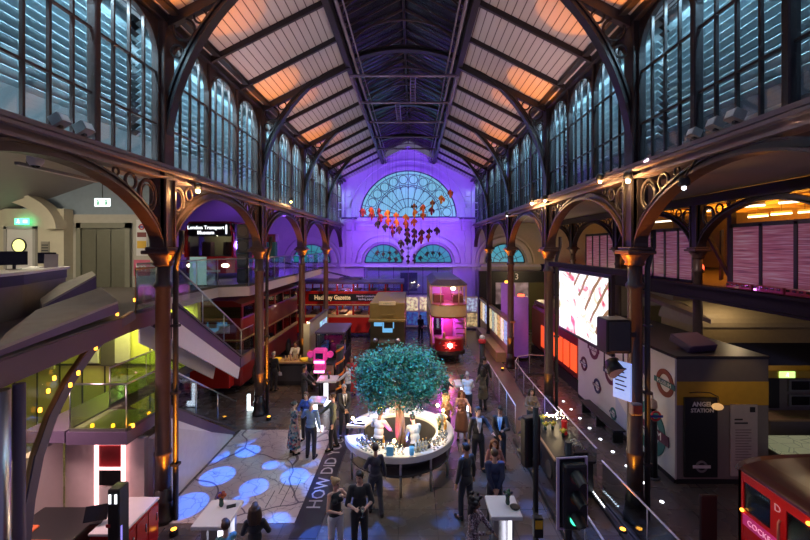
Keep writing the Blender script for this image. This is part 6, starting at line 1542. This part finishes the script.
def ornament(c):
    t = thing('hanging_ornament', 'x', 'ornament')
    q = MB(); q.lathe([(.02, -.30), (.07, -.22), (.10, -.14), (.06, -.08), (.13, .0), (.15, .09), (.09, .18), (.03, .22)], n=7, sy=.6); q.build('paper_body', OM[c], t)
    q = MB()
    for k in range(4):
        a = k * PI / 2 + .4; d = Vector((math.cos(a), math.sin(a), 0)); s_ = Vector((0, 0, 1)); b0 = d * .08
        q.prism([(.06, -.05), (.17, -.20), (.24, -.04), (.16, .10), (.06, .06)], 'y', -.006, .006) if k == 0 else q.add([b0 + s_ * -.05, d * .13 + s_ * -.10, d * .21 + s_ * .03, d * .13 + s_ * .14, b0 + s_ * .06], [(0, 1, 2, 3, 4), (4, 3, 2, 1, 0)])
    q.build('paper_fins', OM[(c + 1) % 6 if c < 5 else 5], t); MB().cyl((0, 0, .19), (0, 0, .30), .012, n=6).build('hook', BLACK, t)
    return t
def hang(px, py, c, label, group, k, s=1.0):
    Y = 23.85 + (.12 if k % 2 else -.12); p = at(360 + px / 7.2, 190 + py / 7.2, Y); rz = k * .7
    if c not in opro: o = opro[c] = ornament(c); o.location = p; o.rotation_euler = (0, 0, rz); o['label'] = label; o['group'] = group; o.scale = (s,) * 3
    else: o = dup(opro[c], p, rz, label, group, s)
    st = MB(); x1 = max(-2.0, min(2.0, p.x)); st.cyl(p + Vector((0, 0, .28 * s)), (x1, 23.85, 13.02), .004, n=4)
    so = st.build('hanging_string', BLACK); tag(so, 'thin dark string from the roof truss to a hanging paper ornament', 'string', 'strings of the hanging ornaments')
nmz = {0: 'bright orange', 1: 'flame red', 2: 'rust brown', 3: 'deep red', 4: 'maroon', 5: 'dark plum'}
for k, (px, py, c) in enumerate(hot):
    where = 'upper swarm' if py < 260 else 'middle swarm'
    hang(px, py, c, '%s paper ornament hanging in the %s before the great fanlight' % (nmz[c], where), nmz[c] + ' ornaments of the ' + where, k, 1.0)
for k, (px, py) in enumerate(low): hang(px, py, 5, 'small dark paper ornament hanging before the paired lower fanlights', 'dark ornaments before the lower fanlights', k + 50, .62)
spot((0, 16, 12.8), (0, 23.8, 8.8), (1, .75, .5), 420, 26, .5, .05)

# ================================================================ people
BAKE = []          # objects waiting for voxel fusing: (object, voxel, smooth passes, face data)
SKINS = {k: mat('skin_' + k, c, .5, var=.05) for k, c in {'pale': (.58, .34, .25), 'tan': (.42, .23, .15), 'brown': (.20, .10, .06)}.items()}
EYE = mat('eye_dark', (.03, .02, .02), .2, var=0); LIP = mat('lips', (.40, .10, .09), .4, var=0)
HAIRM = {k: mat('hair_' + k, c, .55, var=.3, scale=30) for k, c in {'black': (.012, .010, .010), 'brown': (.07, .035, .018), 'blond': (.42, .27, .12), 'grey': (.38, .37, .38), 'auburn': (.16, .05, .02)}.items()}
def cloth(n_, c, r=.7): return mat('cloth_' + n_, c, r, var=.12, scale=25, sheen=.2)
SUIT = cloth('charcoal', (.022, .022, .028)); NAVY = cloth('navy', (.018, .028, .085)); WSHIRT = cloth('white_shirt', (.66, .66, .68)); BSHIRT = cloth('blue_shirt', (.22, .36, .52)); BLK = cloth('black', (.013, .013, .015))
DTROU = cloth('dark_trousers', (.018, .020, .032)); SHOE = mat('shoe_black', (.012, .01, .01), .25, var=0)
def ik(S, W, a, b, pole):
    d = W - S; L = min(d.length, (a + b) * .995); d = d.normalized(); W = S + d * L
    c = (a * a - b * b + L * L) / (2 * L); h = math.sqrt(max(0, a * a - c * c))
    p = (pole - d * pole.dot(d))
    p = p.normalized() if p.length > 1e-5 else d.orthogonal().normalized()
    return S + d * c + p * h, W
def hand_shapes(q, W, d, side, curl, s):
    """palm, four unequal bent fingers and a thumb; d = forearm direction, side = towards the thumb"""
    d = d.normalized(); side = (side - d * side.dot(d)).normalized(); n_ = d.cross(side)
    pe = W + d * .085 * s
    for o in (-.024, -.008, .008, .024): q.capsule(W + side * o * .7 * s, pe + side * o * 1.1 * s, .014 * s, .012 * s, 7, 2)
    for i, (o, L) in enumerate(((.030, .070), (.010, .080), (-.010, .074), (-.029, .058))):
        a = pe + side * o * s; d1 = (d * math.cos(curl * .5) + n_ * math.sin(curl * .5)).normalized(); d2 = (d * math.cos(curl * 1.4) + n_ * math.sin(curl * 1.4)).normalized()
        m_ = a + d1 * L * .5 * s; q.capsule(a - d * .01, m_, .0095 * s, .009 * s, 6, 2); q.capsule(m_, m_ + d2 * L * .5 * s, .009 * s, .0075 * s, 6, 2)
    b = W + d * .03 * s + side * .030 * s; e = (d * .65 + side * .75 + n_ * .3).normalized(); f = (d * .9 + side * .3 + n_ * .4).normalized()
    q.capsule(b, b + e * .042 * s, .012 * s, .010 * s, 6, 2); q.capsule(b + e * .042 * s, b + e * .042 * s + f * .03 * s, .010 * s, .008 * s, 6, 2)
V = lambda *a: Vector(a)
ARMS = {  # wrist target (x outward), pole, forearm roll
 'down': (V(.27, -.03, .86), V(.4, .8, 0)), 'hold': (V(.10, -.30, 1.17), V(.7, .3, -.8)), 'sip': (V(.08, -.22, 1.42), V(.8, -.2, -.8)), 'back': (V(.05, .16, .93), V(.9, .6, 0)),
 'front': (V(.03, -.24, 1.0), V(.9, .3, -.2)), 'table': (V(.14, -.42, 1.06), V(.8, .4, -.6)), 'gest': (V(.30, -.36, 1.16), V(.6, .4, -.8)), 'pocket': (V(.22, -.07, .92), V(.8, .7, 0)), 'up': (V(.16, -.20, 1.50), V(1, 0, -.6)), 'out': (V(.26, -.46, 1.12), V(.5, .2, -.8))}
def person(label, x, y, face, H=1.75, woman=False, skin='pale', hair=('short', 'brown'), top=SUIT, bottom=DTROU, style='suit', arms=('down', 'down'), step=0.0, lean=0.0, look=(0, 0), shirt=None, tie=None, dress=None, sleeves='long', glasses=False, z=0.0, sit=False, props=None, beard=False):
    """face: heading in degrees, 0 looks towards the camera (-y), 90 towards +x"""
    s = H / 1.75
    t = thing('person', label, 'person', (x, y, z), R(face))
    sw = .148 if woman else .170; hw = .092
    pel = V(0, 0, .95); ln = R(lean)
    def LT(p):   # lean about the hips
        d = p - pel; return pel + V(d.x, d.y * math.cos(ln) - d.z * math.sin(ln), d.y * math.sin(ln) + d.z * math.cos(ln))
    spine = LT(V(0, .0, 1.12)); chest = LT(V(0, 0, 1.32)); nb = LT(V(0, .015, 1.46)); head = LT(V(0, -.015, 1.635))
    yaw, pit = R(look[0]), R(look[1]); HR = Matrix.Rotation(yaw, 3, 'Z') @ Matrix.Rotation(-ln * .4 + pit, 3, 'X')
    def hp(*a): return (head + HR @ V(*a)) * s
    sh = [LT(V(q * sw, .01, 1.415)) for q in (-1, 1)]; hip = [V(q * hw, 0, .91) for q in (-1, 1)]
    kn, an, toe = [], [], []
    for i, q in enumerate((-1, 1)):
        st = step * q
        if sit: kn.append(V(q * .13, -.42, .80)); an.append(V(q * .13, -.36, .36)); toe.append(V(q * .15, -.52, .30))
        else: kn.append(V(q * (hw + .01), -.02 - st * .55, .50)); an.append(V(q * (hw + .02), .03 - st, .085)); toe.append(V(q * (hw + .05), -.12 - st, .03))
    el, wr = [], []
    for i, q in enumerate((-1, 1)):
        w_, pole = ARMS[arms[i]]; w_ = V(w_.x * q, w_.y, w_.z)
        if arms[i] not in ('down', 'pocket', 'back'): w_ = LT(w_)
        e, w_ = ik(sh[i], w_, .285, .25, V(pole.x * q, pole.y, pole.z)); el.append(e); wr.append(w_)
    f = .90 if woman else 1.0
    # ---- one continuous body
    b = MB(); b.xf = Matrix.Scale(s, 4)
    def ell(q, c, r, rx=0): 
        old = q.xf; q.xf = old @ Matrix.Translation(c) @ Matrix.Rotation(ln if rx else 0, 4, 'X'); q.ball((0, 0, 0), r, 14, 9); q.xf = old
    ell(b, pel, (.155, .105, .12)); ell(b, spine, (.135 * f, .095, .15), 1); ell(b, chest, (.150 * f, .104, .155), 1); ell(b, LT(V(0, 0, 1.40)), (.150 * f, .074, .06), 1)
    if woman:
        for q in (-1, 1): ell(b, LT(V(q * .075, -.085, 1.30)), (.062, .06, .062))
    b.capsule(nb, head + HR @ V(0, .02, -.06), .054 * f, .052 * f)
    for i in range(2):
        b.capsule(LT(V(sh[i].x * .55, .01, 1.42)), sh[i], .055 * f, .056 * f); b.capsule(sh[i], el[i], .050 * f, .040 * f); b.capsule(el[i], wr[i], .040 * f, .026 * f)
        q = (-1, 1)[i]; d = wr[i] - el[i]; dd = d if d.length > 1e-4 else V(0, 0, -1)
        th = V(-q * .8, -.4, .35) if arms[i] not in ('down', 'pocket') else V(0, -1, 0)
        hand_shapes(b, wr[i], dd, th, -q * (.9 if arms[i] in ('hold', 'sip', 'up') else .35), 1.0 * f)
        b.capsule(hip[i], kn[i], .083, .056); b.capsule(kn[i], an[i], .054, .036); b.capsule(an[i], toe[i], .038, .028)
    # head: skull, jaw, nose, ears
    hm = b.xf; b.xf = hm @ Matrix.Translation(head) @ HR.to_4x4()
    b.ball((0, .01, .02), (.074, .092, .098), 16, 11); b.ball((0, -.025, -.045), (.058, .062, .062), 12, 8); b.ball((0, -.05, -.085), (.030, .026, .022), 10, 6)
    b.capsule(V(0, -.085, .018), V(0, -.106, -.018), .010, .014, 7, 2)
    for q in (-1, 1): b.ball((q * .076, .012, -.005), (.010, .020, .030), 8, 6); b.capsule(V(q * .020, -.082, .034), V(q * .046, -.076, .034), .010, .009, 6, 2)
    b.capsule(V(-.018, -.083, -.052), V(.018, -.083, -.052), .010, .010, 6, 2)
    b.xf = hm
    o = b.build('body', [SKINS[skin], EYE, LIP], t); BAKE.append((o, .0105, 2, (head * s, HR, s)))
    # ---- hair
    h = MB(); h.xf = hm @ Matrix.Translation(head) @ HR.to_4x4(); kind, hc = hair
    h.ball((0, .022, .036), (.084, .094, .094), 18, 12)
    if kind != 'crop': h.ball((.01, -.035, .092), (.06, .05, .035), 12, 8)
    for q in (-1, 1): h.ball((q * .066, .005, .02), (.018, .04, .05), 8, 6)
    if kind in ('long', 'curly'):
        rh = random.Random(int(abs(x * 97 + y * 31) * 10))
        for k in range(9):
            a = PI * (k / 8.0); px_ = .085 * math.cos(a); py_ = .03 + .07 * math.sin(a)
            h.capsule(V(px_, py_, .03), V(px_ * 1.25, py_ + .01, -.12), .035, .038, 7, 2); h.capsule(V(px_ * 1.25, py_ + .01, -.12), V(px_ * 1.2, py_ + .03, -.24 + rh.uniform(-.03, .03)), .036, .018, 7, 2)
        if kind == 'curly':
            for k in range(46):
                a = rh.uniform(0, 2 * PI); u = rh.uniform(-.6, 1); p = V(.115 * math.cos(a), .03 + .115 * math.sin(a), .03 + .13 * u)
                if p.y < -.05 and p.z < .09: continue
                h.ball(p, rh.uniform(.03, .045), 7, 5)
    if kind == 'bun': h.ball((0, .12, .07), (.045, .045, .045), 10, 7)
    o = h.build('hair', HAIRM[hc], t); BAKE.append((o, .011, 1, None))
    if beard: 
        q = MB(); q.xf = hm @ Matrix.Translation(head) @ HR.to_4x4(); q.ball((0, -.035, -.075), (.060, .058, .042), 12, 8); o = q.build('beard', HAIRM[hc], t); 
    # ---- clothes
    g = MB(); g.xf = Matrix.Scale(s, 4); p = .011
    hem = {'suit': .80, 'shirt': .93, 'tshirt': .88, 'coat': .55, 'dress': .93, 'top': .95}[style]
    if style in ('suit', 'coat'): ell(g, V(0, .0, .92), (.175, .13, .14))
    if style != 'dress' or True: ell(g, V(0, 0, .98), (.160 + p * .6, .11 + p * .6, .09))
    ell(g, spine, (.140 * f + p, .098 + p, .16), 1); ell(g, chest, (.153 * f + p, .108 + p, .15), 1); ell(g, LT(V(0, 0, 1.405)), (.152 * f + p, .076 + p, .055), 1)
    if woman:
        for q in (-1, 1): ell(g, LT(V(q * .075, -.085, 1.30)), (.064 + p * .7, .062 + p * .7, .064))
    for i in range(2):
        if sleeves != 'none': g.capsule(LT(V(sh[i].x * .6, .01, 1.415)), sh[i], .054 * f + p, .054 * f + p)
        if sleeves == 'long': g.capsule(sh[i], el[i], .054 * f + p, .046 * f + p); g.capsule(el[i], el[i] + (wr[i] - el[i]) * .88, .046 * f + p, .036 * f + p * .7)
        elif sleeves == 'short': g.capsule(sh[i], sh[i] + (el[i] - sh[i]) * .62, .054 * f + p, .052 * f + p)
        elif sleeves == 'rolled': g.capsule(sh[i], el[i], .054 * f + p, .048 * f + p)
    if style == 'coat':
        for k in range(6): ell(g, V(0, .0, .92 - k * .075), (.18 + .012 * k, .135 + .012 * k, .07))
    nm = {'suit': 'jacket', 'shirt': 'shirt', 'tshirt': 'top', 'coat': 'coat', 'dress': 'dress_bodice', 'top': 'top'}[style]
    if style == 'dress' or dress:
        # skirt with a wavy hem joins the bodice
        sk = MB(); sk.xf = Matrix.Scale(s, 4); rows = []; nn = 28
        zt, zb = 1.03, dress or .48
        for k in range(7):
            u = k / 6; zz = zt + (zb - zt) * u; rx = .150 + .035 * min(1, u * 3) + .07 * u; ry = .115 + .03 * min(1, u * 3) + .075 * u
            rows.append([(rx * math.cos(2 * PI * i / nn) * (1 + .05 * u * math.cos(i * 5 * 2 * PI / nn)), ry * math.sin(2 * PI * i / nn) * (1 + .05 * u * math.cos(i * 5 * 2 * PI / nn)), zz) for i in range(nn)])
        v = sum(rows, []); ff = [(k * nn + i, (k + 1) * nn + i, (k + 1) * nn + (i + 1) % nn, k * nn + (i + 1) % nn) for k in range(6) for i in range(nn)]
        ff.append(tuple(range(nn))); ff.append(tuple(6 * nn + i for i in range(nn - 1, -1, -1)))
        sk.add(v, ff, True); sk.build('skirt', bottom, t)
    else:
        l = MB(); l.xf = Matrix.Scale(s, 4); ell(l, V(0, 0, .94), (.158 + p * .5, .108 + p * .5, .12))
        for i in range(2): l.capsule(hip[i], kn[i], .088 + p * .8, .066 + p * .6); l.capsule(kn[i], an[i] + (kn[i] - an[i]) * .08, .064 + p * .6, .052 + p)
        o = l.build('trousers', bottom, t); BAKE.append((o, .016, 2, None))
    o = g.build(nm, top, t); BAKE.append((o, .015, 2, None))
    for i in range(2):
        q = MB(); q.xf = Matrix.Scale(s, 4); q.capsule(an[i] + V(0, .02, -.045), toe[i] + V(0, 0, .01), .045, .040, 10, 3); q.capsule(an[i] + V(0, .03, .0), an[i] + V(0, .03, -.05), .046, .044, 10, 2); q.build('shoe', SHOE, t)
    if shirt:
        q = MB(); q.xf = Matrix.Scale(s, 4); yb = -(.112 + p + .014)
        def CP(x_, z_, o_=0): 
            w2 = max(0, 1 - (x_ / .2) ** 2) ** .5; return LT(V(x_, (yb - o_) * (.72 + .28 * w2) + (.034 if z_ > 1.42 else .012 if z_ > 1.38 else 0), z_))
        pts = [(-.072, 1.45), (-.066, 1.38), (-.045, 1.25), (-.012, 1.08), (.012, 1.08), (.045, 1.25), (.066, 1.38), (.072, 1.45)]
        fr = [CP(*a) for a in pts]; bk = [a + V(0, .06, 0) for a in fr]; n8 = len(pts)
        q.add(fr + bk, [(0, 1, 6, 7), (1, 2, 5, 6), (2, 3, 4, 5)] + [(i, i + n8, (i + 1) % n8 + n8, (i + 1) % n8) for i in range(n8)])
        q.build('shirt_front', shirt, t)
        if tie:
            q = MB(); q.xf = Matrix.Scale(s, 4); pts = [(-.018, 1.43), (-.014, 1.39), (-.026, 1.16), (0, 1.10), (.026, 1.16), (.014, 1.39), (.018, 1.43)]
            fr = [CP(a, c, .012) for a, c in pts]; bk = [a + V(0, .02, 0) for a in fr]; n7 = 7
            q.add(fr + bk, [(0, 1, 5, 6), (1, 2, 4, 5), (2, 3, 4)] + [(i, i + n7, (i + 1) % n7 + n7, (i + 1) % n7) for i in range(n7)]); q.build('tie', tie, t)
    if glasses:
        q = MB(); q.xf = hm @ Matrix.Translation(head) @ HR.to_4x4()
        for k in (-1, 1): q.ring((k * .033, -.105, .018), .024, .0035, 'y', 14, 5); q.bar([(k * .057, -.105, .02), (k * .078, .0, .02)], (0, 0, 1), .004, .004)
        q.build('spectacles', BLACK, t)
    t['pose'] = 'standing'
    M = Matrix.Translation((x, y, z)) @ Matrix.Rotation(R(face), 4, 'Z')
    for (kind, i) in props or ():
        q = (-1, 1)[i]; d = (wr[i] - el[i]).normalized()
        gp = (wr[i] + d * .10 + V(0, -.03, -.10)) * s; wp = M @ gp
        if kind == 'glass':
            o = dup(protos['w'], wp, None, 'wine glass held by the ' + label[:60].split(',')[0], 'held glasses'); o['label'] = ' '.join(('wine glass held by the ' + label).split()[:15]); del o['group']
        if kind == 'paper':
            o = MB().obox((0, 0, .06), (.16, .01, .2), rx=.5).build('white_paper', WHITE); o.location = wp; tag(o, ' '.join(('white paper held by the ' + label).split()[:15]), 'paper')
    return t
FLORAL = cloth('floral', (.30, .28, .22))
nt, n, b_ = nodes_of(FLORAL); tc = n.new('ShaderNodeTexCoord'); vo = n.new('ShaderNodeTexVoronoi'); vo.inputs['Scale'].default_value = 16; rp = ramp(nt, [(.2, (.02, .03, .05)), (.4, (.10, .28, .30)), (.6, (.55, .45, .35)), (.8, (.35, .06, .08))])
nt.links.new(tc.outputs['Object'], vo.inputs['Vector']); nt.links.new(vo.outputs['Color'], rp.inputs[0]); nt.links.new(rp.outputs[0], b_.inputs['Base Color'])
SEQ = cloth('sequin', (.12, .08, .09)); nt, n, b_ = nodes_of(SEQ); tc = n.new('ShaderNodeTexCoord'); vo = n.new('ShaderNodeTexVoronoi'); vo.inputs['Scale'].default_value = 42; rp = ramp(nt, [(.25, (.02, .015, .03)), (.55, (.12, .05, .07)), (.75, (.45, .35, .40))])
nt.links.new(tc.outputs['Object'], vo.inputs['Vector']); nt.links.new(vo.outputs['Color'], rp.inputs[0]); nt.links.new(rp.outputs[0], b_.inputs['Base Color'])
def G(px, py, z=0.0):
    Y = FPX * (CZ - z) / (py - 247); return (CX + (px - 412) * Y / FPX, Y)
# --- foreground pair
person('woman in white trousers and dark top sipping, fair hair tied up', -1.29, 8.38, 40, 1.66, True, 'pale', ('bun', 'blond'), BLK, cloth('white_trousers', (.62, .60, .62)), 'top', ('hold', 'sip'), .03, 0, (20, 8), sleeves='none')
person('man dressed all in black holding a wine glass in both hands', -.79, 8.40, 10, 1.80, False, 'pale', ('short', 'black'), BLK, BLK, 'tshirt', ('hold', 'hold'), .02, 0, (-25, 10), sleeves='rolled', props=[('glass', 1)])
person('dark clothed guest walking behind the man in black', -.58, 9.75, 200, 1.70, True, 'tan', ('short', 'black'), cloth('midnight', (.02, .02, .04)), DTROU, 'top', ('down', 'hold'), .14, 0)
# --- left group on the map
person('grey haired man in light blue shirt seen from behind', *G(311, 458), 175, 1.78, False, 'pale', ('short', 'grey'), BSHIRT, DTROU, 'shirt', ('down', 'gest'), .03, 0, (15, 0))
person('woman in long floral dress beside the blue shirted man', *G(294, 454), 130, 1.66, True, 'pale', ('bun', 'brown'), FLORAL, FLORAL, 'dress', ('down', 'hold'), 0, 0, dress=.25, sleeves='short')
person('woman in blue top facing the blue shirted man', *G(306, 441), -10, 1.64, True, 'pale', ('short', 'auburn'), cloth('royal_blue', (.03, .08, .35)), DTROU, 'top', ('hold', 'down'))
person('man in grey green gilet and white shirt turned sideways', *G(333, 449), -75, 1.80, False, 'pale', ('short', 'brown'), cloth('gilet_green', (.13, .14, .09)), DTROU, 'shirt', ('table', 'down'), .10, 0)
person('silver haired man in dark suit and black tie by the open bar end', *G(344, 437), 25, 1.80, False, 'tan', ('crop', 'grey'), SUIT, DTROU, 'suit', ('front', 'front'), .02, shirt=WSHIRT, tie=BLK)
# --- bar staff
person('bartender in white shirt seen from behind inside the bar', -.66, 11.62, 150, 1.78, False, 'brown', ('short', 'black'), cloth('bar_white', (.46, .43, .40)), DTROU, 'shirt', ('table', 'gest'), 0, 6)
person('bartender in striped apron bending forward inside the bar', .42, 11.35, 200, 1.70, False, 'pale', ('short', 'black'), cloth('bar_pale', (.30, .32, .38)), DTROU, 'shirt', ('table', 'table'), 0, 24, (10, 25), sleeves='rolled')
# --- right of the bar
person('woman with fair hair leaning on the bar beside the lamp', 1.42, 13.15, 15, 1.62, True, 'pale', ('curly', 'blond'), cloth('brown_top', (.16, .08, .05)), DTROU, 'top', ('table', 'hold'), 0, 4)
person('woman in sleeveless copper dress standing at the bar rim', *G(461.5, 440), -5, 1.68, True, 'pale', ('long', 'auburn'), cloth('copper', (.24, .10, .06)), cloth('copper', (.24, .10, .06)), 'dress', ('hold', 'gest'), 0, dress=.35, sleeves='none')
person('tall man in dark suit and open white shirt facing us', *G(478, 470), 10, 1.84, False, 'pale', ('short', 'black'), SUIT, DTROU, 'suit', ('down', 'gest'), .06, 0, (15, 0), shirt=WSHIRT)
person('dark suited man with pale tie looking down at his hands', *G(500, 466), -15, 1.78, False, 'tan', ('short', 'black'), SUIT, DTROU, 'suit', ('front', 'hold'), .03, 0, (-10, 12), shirt=WSHIRT, tie=cloth('tie_blue', (.25, .35, .55)))
person('man in navy suit seen from behind with hands clasped', 2.24, 9.35, 180, 1.78, False, 'pale', ('short', 'brown'), NAVY, DTROU, 'suit', ('back', 'back'), .02)
person('man in charcoal suit with blue lanyard collar seen side on', *G(466, 519), 215, 1.80, False, 'tan', ('short', 'black'), SUIT, DTROU, 'suit', ('down', 'down'), .08, 0, (20, 0), shirt=BSHIRT)
person('red haired woman behind the navy suited man', 2.40, 10.15, 0, 1.62, True, 'pale', ('long', 'auburn'), cloth('rose', (.30, .12, .10)), DTROU, 'top', ('hold', 'hold'))
person('curly dark haired guest in sequinned coat beside the white table', 1.50, 7.82, 60, 1.62, True, 'brown', ('curly', 'black'), SEQ, SEQ, 'coat', ('hold', 'table'), .02, 4, (10, 10))
person('long haired woman in brown behind the dark traffic light', 4.42, 13.75, 0, 1.64, True, 'tan', ('long', 'black'), cloth('bronze_top', (.14, .09, .05)), BLK, 'top', ('hold', 'hold'), props=[('glass', 1)])
# --- bottom left
person('guest in teal shirt with short brown hair before the flower vase table', -3.02, 7.15, 215, 1.62, True, 'pale', ('short', 'brown'), cloth('teal_shirt', (.16, .34, .34)), DTROU, 'top', ('table', 'table'), sleeves='short')
person('woman with long brown hair and black jacket near the map', -2.62, 7.45, 190, 1.70, True, 'pale', ('long', 'brown'), BLK, DTROU, 'coat', ('hold', 'hold'), 0, 2)
# --- far groups
person('man in white shirt leaning over the far high table', 2.42, 15.15, 175, 1.74, False, 'pale', ('short', 'grey'), WSHIRT, DTROU, 'shirt', ('table', 'table'), 0, 14)
person('dark haired guest in khaki jacket right of the far table', 3.12, 15.9, 200, 1.72, True, 'tan', ('long', 'black'), cloth('khaki_jacket', (.14, .11, .06)), DTROU, 'coat', ('table', 'hold'))
person('dark suited man left of the far high table', 1.62, 15.8, 60, 1.76, False, 'pale', ('short', 'brown'), SUIT, DTROU, 'suit', ('table', 'down'), shirt=BSHIRT)
person('guest in black passing the tall black post', 3.42, 17.2, 160, 1.78, False, 'tan', ('short', 'black'), BLK, BLK, 'suit', ('down', 'down'), .1)
person('server in white shirt and black apron behind the serving counter', -5.5, 19.95, 0, 1.78, False, 'tan', ('short', 'brown'), WSHIRT, BLK, 'shirt', ('table', 'table'), sleeves='rolled')
person('guest in black holding a paper at the serving counter', -5.95, 18.1, 165, 1.76, False, 'pale', ('short', 'grey'), BLK, BLK, 'suit', ('down', 'table'), props=[('paper', 0)])
person('guest in white shirt at the table by the pink sculpture', -2.30, 16.35, -100, 1.72, False, 'pale', ('short', 'brown'), WSHIRT, DTROU, 'shirt', ('table', 'table'))
person('guest in black left of the pink sculpture table', -4.05, 16.2, 80, 1.72, False, 'tan', ('short', 'black'), BLK, BLK, 'suit', ('table', 'table'))
person('woman in long red dress behind the tree', -2.35, 17.6, 10, 1.70, True, 'pale', ('long', 'brown'), cloth('red_dress', (.40, .02, .02)), cloth('red_dress', (.40, .02, .02)), 'dress', ('down', 'hold'), dress=.2, sleeves='short')
person('guest in dark blue behind the tree, next to the red dress', -1.85, 18.0, -20, 1.74, False, 'pale', ('short', 'grey'), NAVY, DTROU, 'suit', ('down', 'down'), shirt=WSHIRT)
# the guide by the trolleybus
person('dark clothed attendant standing before the blue exhibit panels', .9, 27.8, 20, 1.76, False, 'tan', ('short', 'black'), BLK, BLK, 'suit', ('front', 'front'))

def fuse():
    for o, vox, sm, fc in BAKE:
        m_ = o.modifiers.new('fuse', 'REMESH'); m_.mode = 'VOXEL'; m_.voxel_size = vox; m_.use_smooth_shade = True
        c_ = o.modifiers.new('soft', 'SMOOTH'); c_.factor = .5; c_.iterations = sm
    bpy.context.view_layer.update()
    d_ = bpy.context.evaluated_depsgraph_get()
    for o, vox, sm, fc in BAKE:
        old = o.data; mats = list(old.materials)
        me = bpy.data.meshes.new_from_object(o.evaluated_get(d_)); me.name = old.name
        o.modifiers.clear(); o.data = me
        me.materials.clear()
        for m_ in mats: me.materials.append(m_)
        k = len(me.polygons); mi = np.zeros(k, dtype=np.int32)
        if fc:
            hd, HR, s = fc; vc = np.empty(k * 3); me.polygons.foreach_get('center', vc); vc = vc.reshape(-1, 3)
            L = ((vc - np.array(hd)) @ np.array(HR)) / s     # head frame
            for q in (-1, 1): mi[(np.hypot(L[:, 0] - q * .032, (L[:, 2] - .016) * 1.7) < .014) & (L[:, 1] < -.05)] = 1
            for q in (-1, 1): mi[(np.abs(L[:, 0] - q * .033) < .018) & (np.abs(L[:, 2] - .041) < .005) & (L[:, 1] < -.05)] = 1
            mi[(np.abs(L[:, 0]) < .024) & (np.abs(L[:, 2] + .052) < .009) & (L[:, 1] < -.06)] = 2
        me.polygons.foreach_set('material_index', mi); me.polygons.foreach_set('use_smooth', np.ones(k, dtype=bool)); me.update()
        bpy.data.meshes.remove(old)
fuse()

# ---- lettering becomes plain geometry
bpy.context.view_layer.update()
dg = bpy.context.evaluated_depsgraph_get()
for o in TEXTS:
    me = bpy.data.meshes.new_from_object(o.evaluated_get(dg))
    n_ = bpy.data.objects.new('tmp', me); COL.objects.link(n_)
    n_.parent = o.parent; n_.location = o.location; n_.rotation_euler = o.rotation_euler; n_.scale = o.scale
    nm = o.name; bpy.data.objects.remove(o); n_.name = nm
